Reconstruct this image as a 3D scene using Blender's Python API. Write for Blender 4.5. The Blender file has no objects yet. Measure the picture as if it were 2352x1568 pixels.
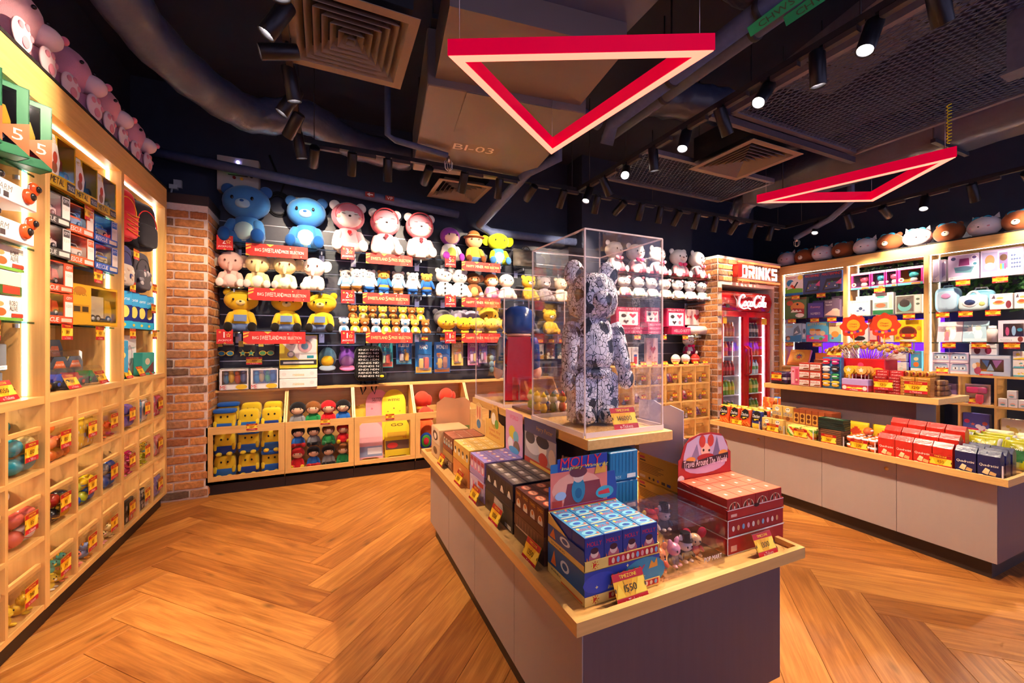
import bpy,bmesh,math,random
from mathutils import Matrix,Vector,noise
R=math.radians
S=bpy.context.scene
COL=S.collection
# ---------------------------------------------------------------- camera, world, exposure
cam_d=bpy.data.cameras.new('camera');cam=bpy.data.objects.new('camera',cam_d);COL.objects.link(cam)
cam_d.sensor_width=36.0;cam_d.lens=945/2352*36.0;cam_d.clip_start=0.02;cam_d.clip_end=60
cam.location=(0,0,1.35);cam.rotation_euler=(R(90),0,R(-24.4))
S.camera=cam
wd=bpy.data.worlds.new('world');S.world=wd;wd.use_nodes=True
wd.node_tree.nodes['Background'].inputs[0].default_value=(0.52,0.50,0.80,1)
wd.node_tree.nodes['Background'].inputs[1].default_value=0.6
S.view_settings.view_transform='Standard';S.view_settings.look='None'
S.view_settings.gamma=1.0;S.view_settings.use_curve_mapping=False
S.view_settings.exposure=1.22
cy=S.cycles
cy.use_denoising=True;cy.caustics_reflective=False;cy.caustics_refractive=False
cy.max_bounces=6;cy.transparent_max_bounces=16;cy.diffuse_bounces=3;cy.glossy_bounces=2;cy.use_adaptive_sampling=True;cy.adaptive_threshold=0.16;cy.adaptive_min_samples=12
cy.sample_clamp_indirect=6.0
SPOT=1.0
LEDW=1.0
# ---------------------------------------------------------------- colours and materials
def lin(h):
 if isinstance(h,str):
  h=h.lstrip('#');h=''.join(c*2 for c in h)if len(h)==3 else h;v=[int(h[i:i+2],16)/255 for i in(0,2,4)]
  return tuple(x/12.92 if x<=.04045 else((x+.055)/1.055)**2.4 for x in v)
 return tuple(h)
MATS={}
def nodes(name):
 m=bpy.data.materials.new(name);m.use_nodes=True
 nt=m.node_tree;b=nt.nodes['Principled BSDF'];MATS[name]=m
 return m,nt,b,nt.nodes.new,nt.links.new
def attr_mat(name,rough,bump=0,bscale=200,spec=.4,sheen=0,metal=0,coat=0,var=.06):
 m,nt,b,N,L=nodes(name)
 a=N('ShaderNodeAttribute');a.attribute_name='Col'
 tc=N('ShaderNodeTexCoord')
 nz=N('ShaderNodeTexNoise');nz.inputs['Scale'].default_value=bscale;nz.inputs['Detail'].default_value=2
 L(tc.outputs['Object'],nz.inputs['Vector'])
 mx=N('ShaderNodeMix');mx.data_type='RGBA';mx.blend_type='MULTIPLY'
 mr=N('ShaderNodeMapRange');mr.inputs[3].default_value=1-var;mr.inputs[4].default_value=1+var
 L(nz.outputs['Fac'],mr.inputs[0])
 mx.inputs[0].default_value=1
 L(a.outputs['Color'],mx.inputs[6]);L(mr.outputs[0],mx.inputs[7]);L(mx.outputs[2],b.inputs['Base Color'])
 b.inputs['Roughness'].default_value=rough;b.inputs['Specular IOR Level'].default_value=spec
 b.inputs['Metallic'].default_value=metal;b.inputs['Coat Weight'].default_value=coat
 b.inputs['Sheen Weight'].default_value=sheen;b.inputs['Sheen Roughness'].default_value=.4
 if bump:
  bp=N('ShaderNodeBump');bp.inputs['Strength'].default_value=bump;bp.inputs['Distance'].default_value=.004
  L(nz.outputs['Fac'],bp.inputs['Height']);L(bp.outputs[0],b.inputs['Normal'])
 return m
attr_mat('fabric',.95,.5,38,.1,.25,var=.09)
attr_mat('card',.42,0,40,.4,var=.02)
attr_mat('print',.38,0,40,.4,var=.02)
attr_mat('plastic',.22,0,30,.5,var=.02)
attr_mat('matte',.7,.12,300,.25)
attr_mat('foil',.24,.3,60,.6,var=.05)
attr_mat('metal',.34,0,80,.5,metal=1)
attr_mat('dark_paint',.55,.2,25,.35,var=.25)
attr_mat('gloss_red',.16,0,30,.6,coat=.5,var=.01)
def emit(name,col,k):
 m,nt,b,N,L=nodes(name)
 b.inputs['Base Color'].default_value=(*lin(col),1);b.inputs['Emission Color'].default_value=(*lin(col),1)
 b.inputs['Emission Strength'].default_value=k
 return m
emit('led','#fff3e6',4.5*LEDW);emit('cubby_led','#fff0d8',60);emit('lens','#fff6ea',30);emit('tri_glow','#ff8a72',.85);emit('neon','#ff6a3c',1.1)
emit('sign_white','#ffffff',.8);emit('purple_glow','#5a18ff',1.2);emit('fridge_led','#e8f2ff',5)
emit('green_lamp','#20ff60',5);emit('blue_lamp','#a0a0ff',6);emit('blue_glow','#2a40ff',2.5)
m_,nt_,b_,_,_=nodes('red_profile');b_.inputs['Base Color'].default_value=(.85,0,.045,1);b_.inputs['Roughness'].default_value=.25;b_.inputs['Emission Color'].default_value=(1,.0,.05,1);b_.inputs['Emission Strength'].default_value=.16
def glass(name,tint,refl=.06,rough=.02):
 m,nt,b,N,L=nodes(name)
 out=nt.nodes['Material Output']
 t=N('ShaderNodeBsdfTransparent');t.inputs[0].default_value=(*tint,1)
 g=N('ShaderNodeBsdfGlossy');g.inputs['Roughness'].default_value=rough
 fr=N('ShaderNodeFresnel');fr.inputs[0].default_value=1.45
 mp=N('ShaderNodeMapRange');mp.inputs[3].default_value=refl*.4;mp.inputs[4].default_value=.2
 L(fr.outputs[0],mp.inputs[0])
 mix=N('ShaderNodeMixShader');L(mp.outputs[0],mix.inputs[0]);L(t.outputs[0],mix.inputs[1]);L(g.outputs[0],mix.inputs[2])
 L(mix.outputs[0],out.inputs[0])
 return m
def edge_mat(name,col,k):
 m,nt,b,N,L=nodes(name)
 t=N('ShaderNodeBsdfTransparent');d=N('ShaderNodeBsdfDiffuse');d.inputs[0].default_value=(*col,1)
 mix=N('ShaderNodeMixShader');mix.inputs[0].default_value=k;L(t.outputs[0],mix.inputs[1]);L(d.outputs[0],mix.inputs[2]);L(mix.outputs[0],nt.nodes['Material Output'].inputs[0])
glass('acrylic',(.975,.97,.975),0);edge_mat('acrylic_edge',(.93,.78,.8),.55);glass('shelf_glass',(.93,.97,.95),0)
glass('glass_edge',(.25,.5,.42),.5);glass('pink_acrylic',(.98,.955,.97),.1);glass('film',(.96,.96,.97),.25,.08)
def wood(name,c0,c1,axis,rough=.42,gs=1.0):
 m,nt,b,N,L=nodes(name)
 tc=N('ShaderNodeTexCoord');mp=N('ShaderNodeMapping')
 sc=[60*gs,60*gs,60*gs];sc[axis]=3*gs;mp.inputs['Scale'].default_value=sc
 nz=N('ShaderNodeTexNoise');nz.inputs['Scale'].default_value=1;nz.inputs['Detail'].default_value=4
 L(tc.outputs['Object'],mp.inputs[0]);L(mp.outputs[0],nz.inputs[0])
 cr=N('ShaderNodeValToRGB');cr.color_ramp.elements[0].color=(*lin(c0),1);cr.color_ramp.elements[1].color=(*lin(c1),1)
 cr.color_ramp.elements[0].position=.3;cr.color_ramp.elements[1].position=.7
 L(nz.outputs['Fac'],cr.inputs[0]);L(cr.outputs[0],b.inputs['Base Color'])
 b.inputs['Roughness'].default_value=rough
 return m
wood('beech_x','#d9a45c','#e8b66c',0);wood('beech_y','#d9a45c','#e8b66c',1);wood('beech_z','#d9a45c','#e8b66c',2)
wood('laminate','#aa968b','#ab978c',2,.5);wood('laminate_shaded','#5f4a4c','#634e50',2,.5)  # second one: same laminate, shade of the ends and pedestal put into its colour
def floor_mat():
 m,nt,b,N,L=nodes('oak_plank')
 tc=N('ShaderNodeTexCoord');oi=N('ShaderNodeObjectInfo')
 off=N('ShaderNodeVectorMath');off.operation='SCALE';off.inputs[0].default_value=(7,13,29)
 L(oi.outputs['Random'],off.inputs['Scale'])
 ad=N('ShaderNodeVectorMath');L(tc.outputs['Object'],ad.inputs[0]);L(off.outputs[0],ad.inputs[1])
 mp=N('ShaderNodeMapping');mp.inputs['Scale'].default_value=(1.6,16,1)
 L(ad.outputs[0],mp.inputs[0])
 n1=N('ShaderNodeTexNoise');n1.inputs['Scale'].default_value=1.2;n1.inputs['Detail'].default_value=6;n1.inputs['Distortion'].default_value=1.4
 L(mp.outputs[0],n1.inputs[0])
 mp2=N('ShaderNodeMapping');mp2.inputs['Scale'].default_value=(4,90,1);L(ad.outputs[0],mp2.inputs[0])
 n2=N('ShaderNodeTexNoise');n2.inputs['Scale'].default_value=1.5;n2.inputs['Detail'].default_value=3;L(mp2.outputs[0],n2.inputs[0])
 mp3=N('ShaderNodeMapping');mp3.inputs['Scale'].default_value=(2.2,6,1);L(ad.outputs[0],mp3.inputs[0])
 vo=N('ShaderNodeTexVoronoi');vo.inputs['Scale'].default_value=1.1;L(mp3.outputs[0],vo.inputs['Vector'])
 kn=N('ShaderNodeMapRange');kn.inputs[1].default_value=.02;kn.inputs[2].default_value=.13;kn.inputs[3].default_value=.45;kn.inputs[4].default_value=1
 L(vo.outputs['Distance'],kn.inputs[0])
 cr=N('ShaderNodeValToRGB');e=cr.color_ramp.elements
 e[0].position=.28;e[0].color=(*lin('#8a4c1c'),1);e[1].position=.72;e[1].color=(*lin('#cf8a42'),1)
 x=cr.color_ramp.elements.new(.5);x.color=(*lin('#b06c2e'),1)
 f=N('ShaderNodeMath');f.operation='MULTIPLY_ADD';f.inputs[1].default_value=.3;L(n2.outputs[0],f.inputs[0])
 g=N('ShaderNodeMath');g.operation='MULTIPLY_ADD';g.inputs[1].default_value=.75;L(n1.outputs[0],g.inputs[0]);L(g.outputs[0],f.inputs[2])
 rr=N('ShaderNodeMapRange');rr.inputs[3].default_value=-.2;rr.inputs[4].default_value=.1;L(oi.outputs['Random'],rr.inputs[0]);L(rr.outputs[0],g.inputs[2])
 L(f.outputs[0],cr.inputs[0])
 mx=N('ShaderNodeMix');mx.data_type='RGBA';mx.blend_type='MULTIPLY';mx.inputs[0].default_value=1
 L(cr.outputs[0],mx.inputs[6]);L(kn.outputs[0],mx.inputs[7]);L(mx.outputs[2],b.inputs['Base Color'])
 b.inputs['Roughness'].default_value=.42;b.inputs['Specular IOR Level'].default_value=.35
 bp=N('ShaderNodeBump');bp.inputs['Strength'].default_value=.12;bp.inputs['Distance'].default_value=.003
 L(n2.outputs[0],bp.inputs['Height']);L(bp.outputs[0],b.inputs['Normal'])
floor_mat()
def brick_mat():
 m,nt,b,N,L=nodes('clay_brick')
 oi=N('ShaderNodeObjectInfo');tc=N('ShaderNodeTexCoord')
 cr=N('ShaderNodeValToRGB');cr.color_ramp.interpolation='CONSTANT';e=cr.color_ramp.elements
 e[0].position=0;e[0].color=(*lin('#d08a4e'),1);e[1].position=.3;e[1].color=(*lin('#c27a42'),1)
 for p,c in((.5,'#d8955a'),(.66,'#a8633a'),(.8,'#b07a54'),(.89,'#77563f'),(.95,'#94694c')):
  x=e.new(p);x.color=(*lin(c),1)
 L(oi.outputs['Random'],cr.inputs[0])
 nz=N('ShaderNodeTexNoise');nz.inputs['Scale'].default_value=38;nz.inputs['Detail'].default_value=4
 ad=N('ShaderNodeVectorMath');of=N('ShaderNodeVectorMath');of.operation='SCALE';of.inputs[0].default_value=(5,9,3)
 L(oi.outputs['Random'],of.inputs['Scale']);L(tc.outputs['Object'],ad.inputs[0]);L(of.outputs[0],ad.inputs[1]);L(ad.outputs[0],nz.inputs[0])
 mr=N('ShaderNodeMapRange');mr.inputs[1].default_value=.3;mr.inputs[2].default_value=.7;mr.inputs[3].default_value=.72;mr.inputs[4].default_value=1.2
 L(nz.outputs[0],mr.inputs[0])
 mx=N('ShaderNodeMix');mx.data_type='RGBA';mx.blend_type='MULTIPLY';mx.inputs[0].default_value=1
 L(cr.outputs[0],mx.inputs[6]);L(mr.outputs[0],mx.inputs[7]);L(mx.outputs[2],b.inputs['Base Color'])
 b.inputs['Roughness'].default_value=.85
 bp=N('ShaderNodeBump');bp.inputs['Strength'].default_value=.5;bp.inputs['Distance'].default_value=.006
 L(nz.outputs[0],bp.inputs['Height']);L(bp.outputs[0],b.inputs['Normal'])
brick_mat()
def noise_mat(name,c0,c1,scale,rough,bump=.3):
 m,nt,b,N,L=nodes(name)
 tc=N('ShaderNodeTexCoord');nz=N('ShaderNodeTexNoise');nz.inputs['Scale'].default_value=scale;nz.inputs['Detail'].default_value=4
 L(tc.outputs['Object'],nz.inputs[0])
 cr=N('ShaderNodeValToRGB');cr.color_ramp.elements[0].color=(*lin(c0),1);cr.color_ramp.elements[1].color=(*lin(c1),1)
 L(nz.outputs[0],cr.inputs[0]);L(cr.outputs[0],b.inputs['Base Color']);b.inputs['Roughness'].default_value=rough
 bp=N('ShaderNodeBump');bp.inputs['Strength'].default_value=bump;bp.inputs['Distance'].default_value=.01
 L(nz.outputs[0],bp.inputs['Height']);L(bp.outputs[0],b.inputs['Normal'])
noise_mat('mortar','#d8bba8','#f0dccc',60,.9);noise_mat('black_wall','#1e2136','#282c42',6,.7,.1)
noise_mat('black_ceiling','#1a1e34','#242a44',4,.8,.2);noise_mat('slat_board','#2a2936','#34333f',30,.5,.05)
noise_mat('plinth','#2a1d18','#33241d',20,.5,.05)
noise_mat('duct','#434a66','#535c7c',5,.45,.25);noise_mat('foil_duct','#363c54','#4c546e',9,.3,.9)
noise_mat('unit_panel','#6a5f5c','#776a66',3,.5,.05)
def manga_mat():
# black and white comic-like ink pattern, on the figure's own surface
 m,nt,b,N,L=nodes('ink_print')
 tc=N('ShaderNodeTexCoord')
 wn=N('ShaderNodeTexNoise');wn.inputs['Scale'].default_value=18;wn.inputs['Detail'].default_value=2;L(tc.outputs['Object'],wn.inputs[0])
 ws=N('ShaderNodeVectorMath');ws.operation='MULTIPLY_ADD';ws.inputs[1].default_value=(.05,.05,.05);L(wn.outputs['Color'],ws.inputs[0]);L(tc.outputs['Object'],ws.inputs[2])
 v=N('ShaderNodeTexVoronoi');v.feature='DISTANCE_TO_EDGE';v.inputs['Scale'].default_value=42;L(ws.outputs[0],v.inputs['Vector'])
 v2=N('ShaderNodeTexVoronoi');v2.inputs['Scale'].default_value=20;L(ws.outputs[0],v2.inputs['Vector'])
 w=N('ShaderNodeTexWave');w.inputs['Scale'].default_value=34;w.inputs['Distortion'].default_value=14;L(tc.outputs['Object'],w.inputs['Vector'])
 nz=N('ShaderNodeTexNoise');nz.inputs['Scale'].default_value=16;nz.inputs['Detail'].default_value=1;L(tc.outputs['Object'],nz.inputs[0])
 e=N('ShaderNodeMath');e.operation='GREATER_THAN';e.inputs[1].default_value=.05;L(v.outputs['Distance'],e.inputs[0])
 wl=N('ShaderNodeMath');wl.operation='GREATER_THAN';wl.inputs[1].default_value=.3;L(w.outputs['Fac'],wl.inputs[0])
 pick=N('ShaderNodeMath');pick.operation='GREATER_THAN';pick.inputs[1].default_value=.57;L(nz.outputs[0],pick.inputs[0])
 lines=N('ShaderNodeMix');lines.data_type='FLOAT';L(pick.outputs[0],lines.inputs[0]);L(e.outputs[0],lines.inputs[2]);L(wl.outputs[0],lines.inputs[3])
 sep=N('ShaderNodeSeparateColor');L(v2.outputs['Color'],sep.inputs[0])
 tone=N('ShaderNodeValToRGB');tone.color_ramp.interpolation='CONSTANT';ee=tone.color_ramp.elements
 ee[0].position=0;ee[0].color=(.035,.035,.05,1);ee[1].position=.1;ee[1].color=(.24,.23,.33,1)
 for p,c in((.2,(.66,.63,.76,1)),(.42,(.84,.8,.9,1))):
  x=ee.new(p);x.color=c
 L(sep.outputs[0],tone.inputs[0])
 mx=N('ShaderNodeMix');mx.data_type='RGBA';mx.inputs[6].default_value=(.02,.02,.03,1)
 L(lines.outputs[0],mx.inputs[0]);L(tone.outputs[0],mx.inputs[7]);L(mx.outputs[2],b.inputs['Base Color'])
 b.inputs['Roughness'].default_value=.12;b.inputs['Coat Weight'].default_value=.4
manga_mat()
# ---------------------------------------------------------------- mesh helpers
def rot_m(rx=0,ry=0,rz=0):
 return Matrix.Rotation(R(rz),4,'Z')@Matrix.Rotation(R(ry),4,'Y')@Matrix.Rotation(R(rx),4,'X')
def tr(x,y,z):return Matrix.Translation((x,y,z))
I4=Matrix.Identity(4)
class MB:
 def __init__(s,M=None):s.v=[];s.f=[];s.c=[];s.k=[];s.sm=[];s.M=M or I4;s.mk=0
 def add(s,vs,fs,col,smooth=False):
  n=len(s.v);M=s.M
  s.v+=[tuple(M@Vector(p))for p in vs]
  c=lin(col)
  for f in fs:
   s.f.append([n+i for i in f]);s.c.append(c);s.k.append(s.mk);s.sm.append(smooth)
  return s
 def bb(s,x0,x1,y0,y1,z0,z1,col='#ffffff'):
  v=[(x,y,z)for z in(z0,z1)for y in(y0,y1)for x in(x0,x1)]
  return s.add(v,[(0,2,3,1),(4,5,7,6),(0,1,5,4),(2,6,7,3),(0,4,6,2),(1,3,7,5)],col)
 def box(s,cx,cy_,cz,sx,sy,sz,col='#ffffff'):
  return s.bb(cx-sx/2,cx+sx/2,cy_-sy/2,cy_+sy/2,cz-sz/2,cz+sz/2,col)
 def chbox(s,x0,x1,y0,y1,z0,z1,b,col='#ffffff'):
  pts=[];
  for z,q in((z0,b),(z0+b,0),(z1-b,0),(z1,b)):
   a0,a1,b0,b1=x0+q,x1-q,y0+q,y1-q
   pts+=[(a0+b,b0,z),(a1-b,b0,z),(a1,b0+b,z),(a1,b1-b,z),(a1-b,b1,z),(a0+b,b1,z),(a0,b1-b,z),(a0,b0+b,z)]
  fs=[tuple(range(7,-1,-1)),tuple(range(24,32))]
  for l in range(3):
   for i in range(8):
    j=(i+1)%8;fs.append((l*8+i,l*8+j,l*8+8+j,l*8+8+i))
  return s.add(pts,fs,col)
 def lathe(s,prof,n=16,col='#ffffff',smooth=True,cap=True,M=None):
  vs=[];fs=[]
  for r,z in prof:
   for i in range(n):
    a=2*math.pi*i/n;vs.append((r*math.cos(a),r*math.sin(a),z))
  for l in range(len(prof)-1):
   for i in range(n):
    j=(i+1)%n;fs.append((l*n+i,l*n+j,l*n+n+j,l*n+n+i))
  if cap:
   fs.append(tuple(range(n-1,-1,-1)));fs.append(tuple(range((len(prof)-1)*n,len(prof)*n)))
  if M is not None:vs=[tuple(M@Vector(p))for p in vs]
  return s.add(vs,fs,col,smooth)
 def cyl(s,p0,p1,r0,r1=None,n=12,col='#ffffff',smooth=True,cap=True):
  r1=r0 if r1 is None else r1
  p0=Vector(p0);p1=Vector(p1);d=p1-p0;q=Vector((0,0,1)).rotation_difference(d.normalized()).to_matrix().to_4x4()
  return s.lathe([(r0,0),(r1,d.length)],n,col,smooth,cap,tr(*p0)@q)
 def tube(s,pts,r,n=8,col='#ffffff',closed=False):
  P=[Vector(p)for p in pts];m=len(P);vs=[];fs=[]
  up=Vector((.31,.22,.93))
  for i in range(m):
   a=P[(i-1)%m]if(closed or i>0)else P[i];b=P[(i+1)%m]if(closed or i<m-1)else P[i]
   t=(b-a).normalized();x=t.cross(up).normalized();y=t.cross(x)
   rr=r[i]if isinstance(r,(list,tuple))else r
   for k in range(n):
    an=2*math.pi*k/n;vs.append(tuple(P[i]+x*(rr*math.cos(an))+y*(rr*math.sin(an))))
  for i in range(m if closed else m-1):
   for k in range(n):
    l=(k+1)%n;a=i*n;b=((i+1)%m)*n
    fs.append((a+k,a+l,b+l,b+k))
  if not closed:fs+=[tuple(range(n-1,-1,-1)),tuple(range((m-1)*n,m*n))]
  return s.add(vs,fs,col,True)
 def ell(s,c,r,col,n=16,m=10,rot=None):
  vs=[(0,0,-1)];fs=[]
  for j in range(1,m):
   t=-math.pi/2+math.pi*j/m
   for i in range(n):
    a=2*math.pi*i/n;vs.append((math.cos(t)*math.cos(a),math.cos(t)*math.sin(a),math.sin(t)))
  vs.append((0,0,1));top=len(vs)-1
  for i in range(n):fs.append((0,1+(i+1)%n,1+i));fs.append((top,top-n+i,top-n+(i+1)%n))
  for j in range(m-2):
   for i in range(n):
    k=(i+1)%n;fs.append((1+j*n+i,1+j*n+k,1+j*n+n+k,1+j*n+n+i))
  Q=rot or I4
  vs=[tuple(Vector(c)+Q@Vector((p[0]*r[0],p[1]*r[1],p[2]*r[2])))for p in vs]
  return s.add(vs,fs,col,True)
 def prism(s,pts,y0,y1,col,smooth=False):
  n=len(pts);vs=[(p[0],y0,p[1])for p in pts]+[(p[0],y1,p[1])for p in pts]
  fs=[tuple(range(n)),tuple(range(2*n-1,n-1,-1))]+[(i,i+n,(i+1)%n+n,(i+1)%n)for i in range(n)]
  return s.add(vs,fs,col,smooth)
 def poly(s,pts,y,col):return s.add([(p[0],y,p[1])for p in pts],[tuple(range(len(pts)))],col)
 def mesh(s,name,mats):
  me=bpy.data.meshes.new(name);me.from_pydata(s.v,[],s.f)
  if isinstance(mats,str):mats=[mats]
  for k in mats:me.materials.append(MATS[k])
  at=me.attributes.new('Col','FLOAT_COLOR','CORNER')
  buf=[]
  for f,c in zip(s.f,s.c):buf+=[c[0],c[1],c[2],1.0]*len(f)
  at.data.foreach_set('color',buf)
  me.polygons.foreach_set('material_index',s.k);me.polygons.foreach_set('use_smooth',s.sm)
  me.update();return me
 def build(s,name,mats,parent=None,loc=(0,0,0),rot=None):
  return put(s.mesh(name,mats),name,parent,loc,rot)
def put(me,name,parent=None,loc=(0,0,0),rot=None,scale=None):
 o=bpy.data.objects.new(name,me);COL.objects.link(o);o.parent=parent;o.location=loc
 if rot:o.rotation_euler=[R(a)for a in rot]
 if scale:o.scale=scale
 return o
def tag(o,label,cat,group=None,kind=None):
 if label:o['label']=label
 if cat:o['category']=cat
 if group:o['group']=group
 if kind:o['kind']=kind
 return o
def thing(name,label,cat,loc=(0,0,0),rz=0,group=None):
 o=bpy.data.objects.new(name,None);COL.objects.link(o);o.location=loc;o.rotation_euler=(0,0,R(rz));o.empty_display_size=.05
 return tag(o,label,cat,group)
def struct(name,mb,mats,label=None,**k):
 o=mb.build(name,mats,**k);o['kind']='structure'
 if label:o['label']=label
 return o
KIDS={}
def copy_tree(o,loc=None,rz=None,label=None,parent=None):
 c=o.copy();COL.objects.link(c);c.parent=parent
 if loc is not None:c.location=loc
 if rz is not None:c.rotation_euler=(0,0,R(rz))
 if label:c['label']=label
 for ch in o.children:copy_tree(ch,parent=c)
 return c
UNIT={}
def unit(shape,col,mat):
 key=(shape,col,mat)
 if key in UNIT:return UNIT[key]
 b=MB()
 if shape=='ball':b.ell((0,0,0),(1,1,1),col,20,12)
 elif shape=='bead':b.ell((0,0,0),(1,1,1),col,10,6)
 elif shape=='pear':b.lathe([(.001,0),(.55,.02),(.86,.14),(1,.34),(.97,.52),(.8,.74),(.6,.9),(.4,.98),(.001,1)],20,col,cap=False)
 elif shape=='limb':b.lathe([(.001,-.06),(.5,-.03),(.86,.06),(1,.2),(.95,.5),(.8,.78),(.6,.95),(.001,1)],14,col,cap=False)
 elif shape=='disc':b.lathe([(1,0),(1,1)],18,col,False)
 elif shape=='cone':b.lathe([(1,0),(.03,1)],14,col,True)
 elif shape=='soft':
  me0=MB();n=8;vs=[];fs=[]
  b.ell((0,0,0),(1,1,1),col,20,14)
  b.v=[tuple(math.copysign(abs(t)**.45,t)for t in p)for p in b.v]
 UNIT[key]=b.mesh(shape,mat);return UNIT[key]
def U(parent,name,shape,col,loc,scale,mat='fabric',rot=None):
 if not isinstance(scale,(tuple,list)):scale=(scale,)*3
 return put(unit(shape,col,mat),name,parent,loc,rot,scale)
TXT={};GLY={}
def load_glyphs(chars):
 obs=[]
 for ch in chars:
  cu=bpy.data.curves.new('t','FONT');cu.body=ch;cu.size=1;cu.resolution_u=2
  o=bpy.data.objects.new('t',cu);COL.objects.link(o);obs.append((ch,o,cu))
 dg=bpy.context.evaluated_depsgraph_get();dg.update()
 for ch,o,cu in obs:
  e=o.evaluated_get(dg);me=e.to_mesh()
  GLY[ch]=([(p.co.x,p.co.y)for p in me.vertices],[tuple(p.vertices)for p in me.polygons]);e.to_mesh_clear()
 for ch,o,cu in obs:bpy.data.objects.remove(o);bpy.data.curves.remove(cu)
load_glyphs('ABCDEFGHIJKLMNOPQRSTUVWXYZabcdefghijklmnopqrstuvwxyz0123456789-+&:.!%')
def text_geo(s,shear=0):
 if(s,shear)in TXT:return TXT[(s,shear)]
 v=[];f=[];pen=0
 for ch in s:
  if ch==' ' or ch not in GLY:pen+=.32;continue
  gv,gf=GLY[ch];x0=min(p[0]for p in gv);x1=max(p[0]for p in gv);n=len(v)
  v+=[(p[0]-x0+pen+shear*p[1],p[1])for p in gv];f+=[tuple(n+i for i in q)for q in gf];pen+=x1-x0+.075
 x0=min(p[0]for p in v);x1=max(p[0]for p in v);y0=min(p[1]for p in v);y1=max(p[1]for p in v)
 TXT[(s,shear)]=([((p[0]-x0)/max(1e-6,x1-x0)-.5,(p[1]-y0)/max(1e-6,y1-y0)-.5)for p in v],f)
 return TXT[(s,shear)]
def add_text(mb,s,cx,cz,w,h,y,col,shear=0,arc=0):
 v,f=text_geo(s,shear)
 vs=[(cx+p[0]*w,y,cz+p[1]*h+arc*(1-(2*p[0])**2))for p in v]
 mb.add(vs,f,col)
def circ(cx,cz,rx,rz=None,n=20,a0=0):
 rz=rx if rz is None else rz
 return[(cx+rx*math.cos(2*math.pi*i/n+a0),cz+rz*math.sin(2*math.pi*i/n+a0))for i in range(n)]
def starp(cx,cz,r,n=5,q=.45,a0=math.pi/2):
 return[(cx+(r if i%2==0 else r*q)*math.cos(math.pi*i/n+a0),cz+(r if i%2==0 else r*q)*math.sin(math.pi*i/n+a0))for i in range(2*n)]
FACEM={}
def face_mat(face,w,d,h):
# maps local (x, y=-eps, z) drawn on a w x h front to a face of a box standing on z=0 centred on x,y
 if face=='F':return tr(-w/2,-d/2,0),w,h
 if face=='B':return rot_m(0,0,180)@tr(-w/2,-d/2,0),w,h
 if face=='L':return rot_m(0,0,-90)@tr(-d/2,-w/2,0),d,h
 if face=='R':return rot_m(0,0,90)@tr(-d/2,-w/2,0),d,h
 if face=='T':return tr(0,0,h)@rot_m(-90,0,0)@tr(-w/2,0,-d/2),w,d
def art(mb,items,w,h,y0=-.0004,dy=-.00015):
 y=y0
 for it in items:
  k=it[0]
  if k=='r':x0,z0,x1,z1,c=it[1:6];mb.poly([(x0*w,z0*h),(x1*w,z0*h),(x1*w,z1*h),(x0*w,z1*h)],y,c)
  elif k=='e':mb.poly(circ(it[1]*w,it[2]*h,it[3]*w,it[4]*h,16),y,it[5])
  elif k=='c':mb.poly(circ(it[1]*w,it[2]*h,it[3]*min(w,h),None,16),y,it[4])
  elif k=='s':mb.poly_star=0;pts=starp(it[1]*w,it[2]*h,it[3]*min(w,h),it[5]if len(it)>5 else 5);star(mb,pts,(it[1]*w,it[2]*h),y,it[4])
  elif k=='p':mb.poly([(a*w,b*h)for a,b in it[1]],y,it[2])
  elif k=='t':add_text(mb,it[1],it[2]*w,it[3]*h,it[4]*w,it[5]*h,y,it[6],it[7]if len(it)>7 else 0,(it[8]*h if len(it)>8 else 0))
  y+=dy
def star(mb,pts,c,y,col):
 n=len(pts);mb.add([(c[0],y,c[1])]+[(p[0],y,p[1])for p in pts],[(0,1+i,1+(i+1)%n)for i in range(n)],col)
RND=random.Random(7)
def carton(name,label,cat,w,d,h,loc,rz,body,arts={},group=None,rx=0,mat='card',side=None,parts=()):
 """a printed box: carton plus one printed panel per face that shows art"""
 t=thing(name,label,cat,loc,rz,group)
 if rx:t.rotation_euler=(R(rx),0,R(rz))
 b=MB();e=min(.004,w*.05,d*.05,h*.05);b.chbox(-w/2,w/2,-d/2,d/2,0,h,e,body)
 b.build('carton',mat,t)
 for fc,items in arts.items():
  M,fw,fh=face_mat(fc,w,d,h)
  p=MB(M);art(p,items,fw,fh);p.build('printed_panel','print',t)
 return t
def generic_art(seed,bg,cols,title=None,tcol='#ffffff',n=7):
 """plain colourful packaging layout: background bands, blobs and a title"""
 q=random.Random(seed);a=[('r',.03,.03,.97,.97,bg)]
 a.append(('p',[(.03,.03),(.97,.03),(.97,q.uniform(.15,.4)),(.03,q.uniform(.1,.3))],q.choice(cols)))
 for i in range(n):
  x,z=q.uniform(.15,.85),q.uniform(.15,.65);r=q.uniform(.06,.17)
  a.append((('c',x,z,r,q.choice(cols))if q.random()<.6 else('s',x,z,r,q.choice(cols),q.choice((4,5,6,8)))))
 if title:a.append(('t',title,.5,.84,min(.85,.12*len(title)),.14,tcol,.15))
 return a
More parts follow.
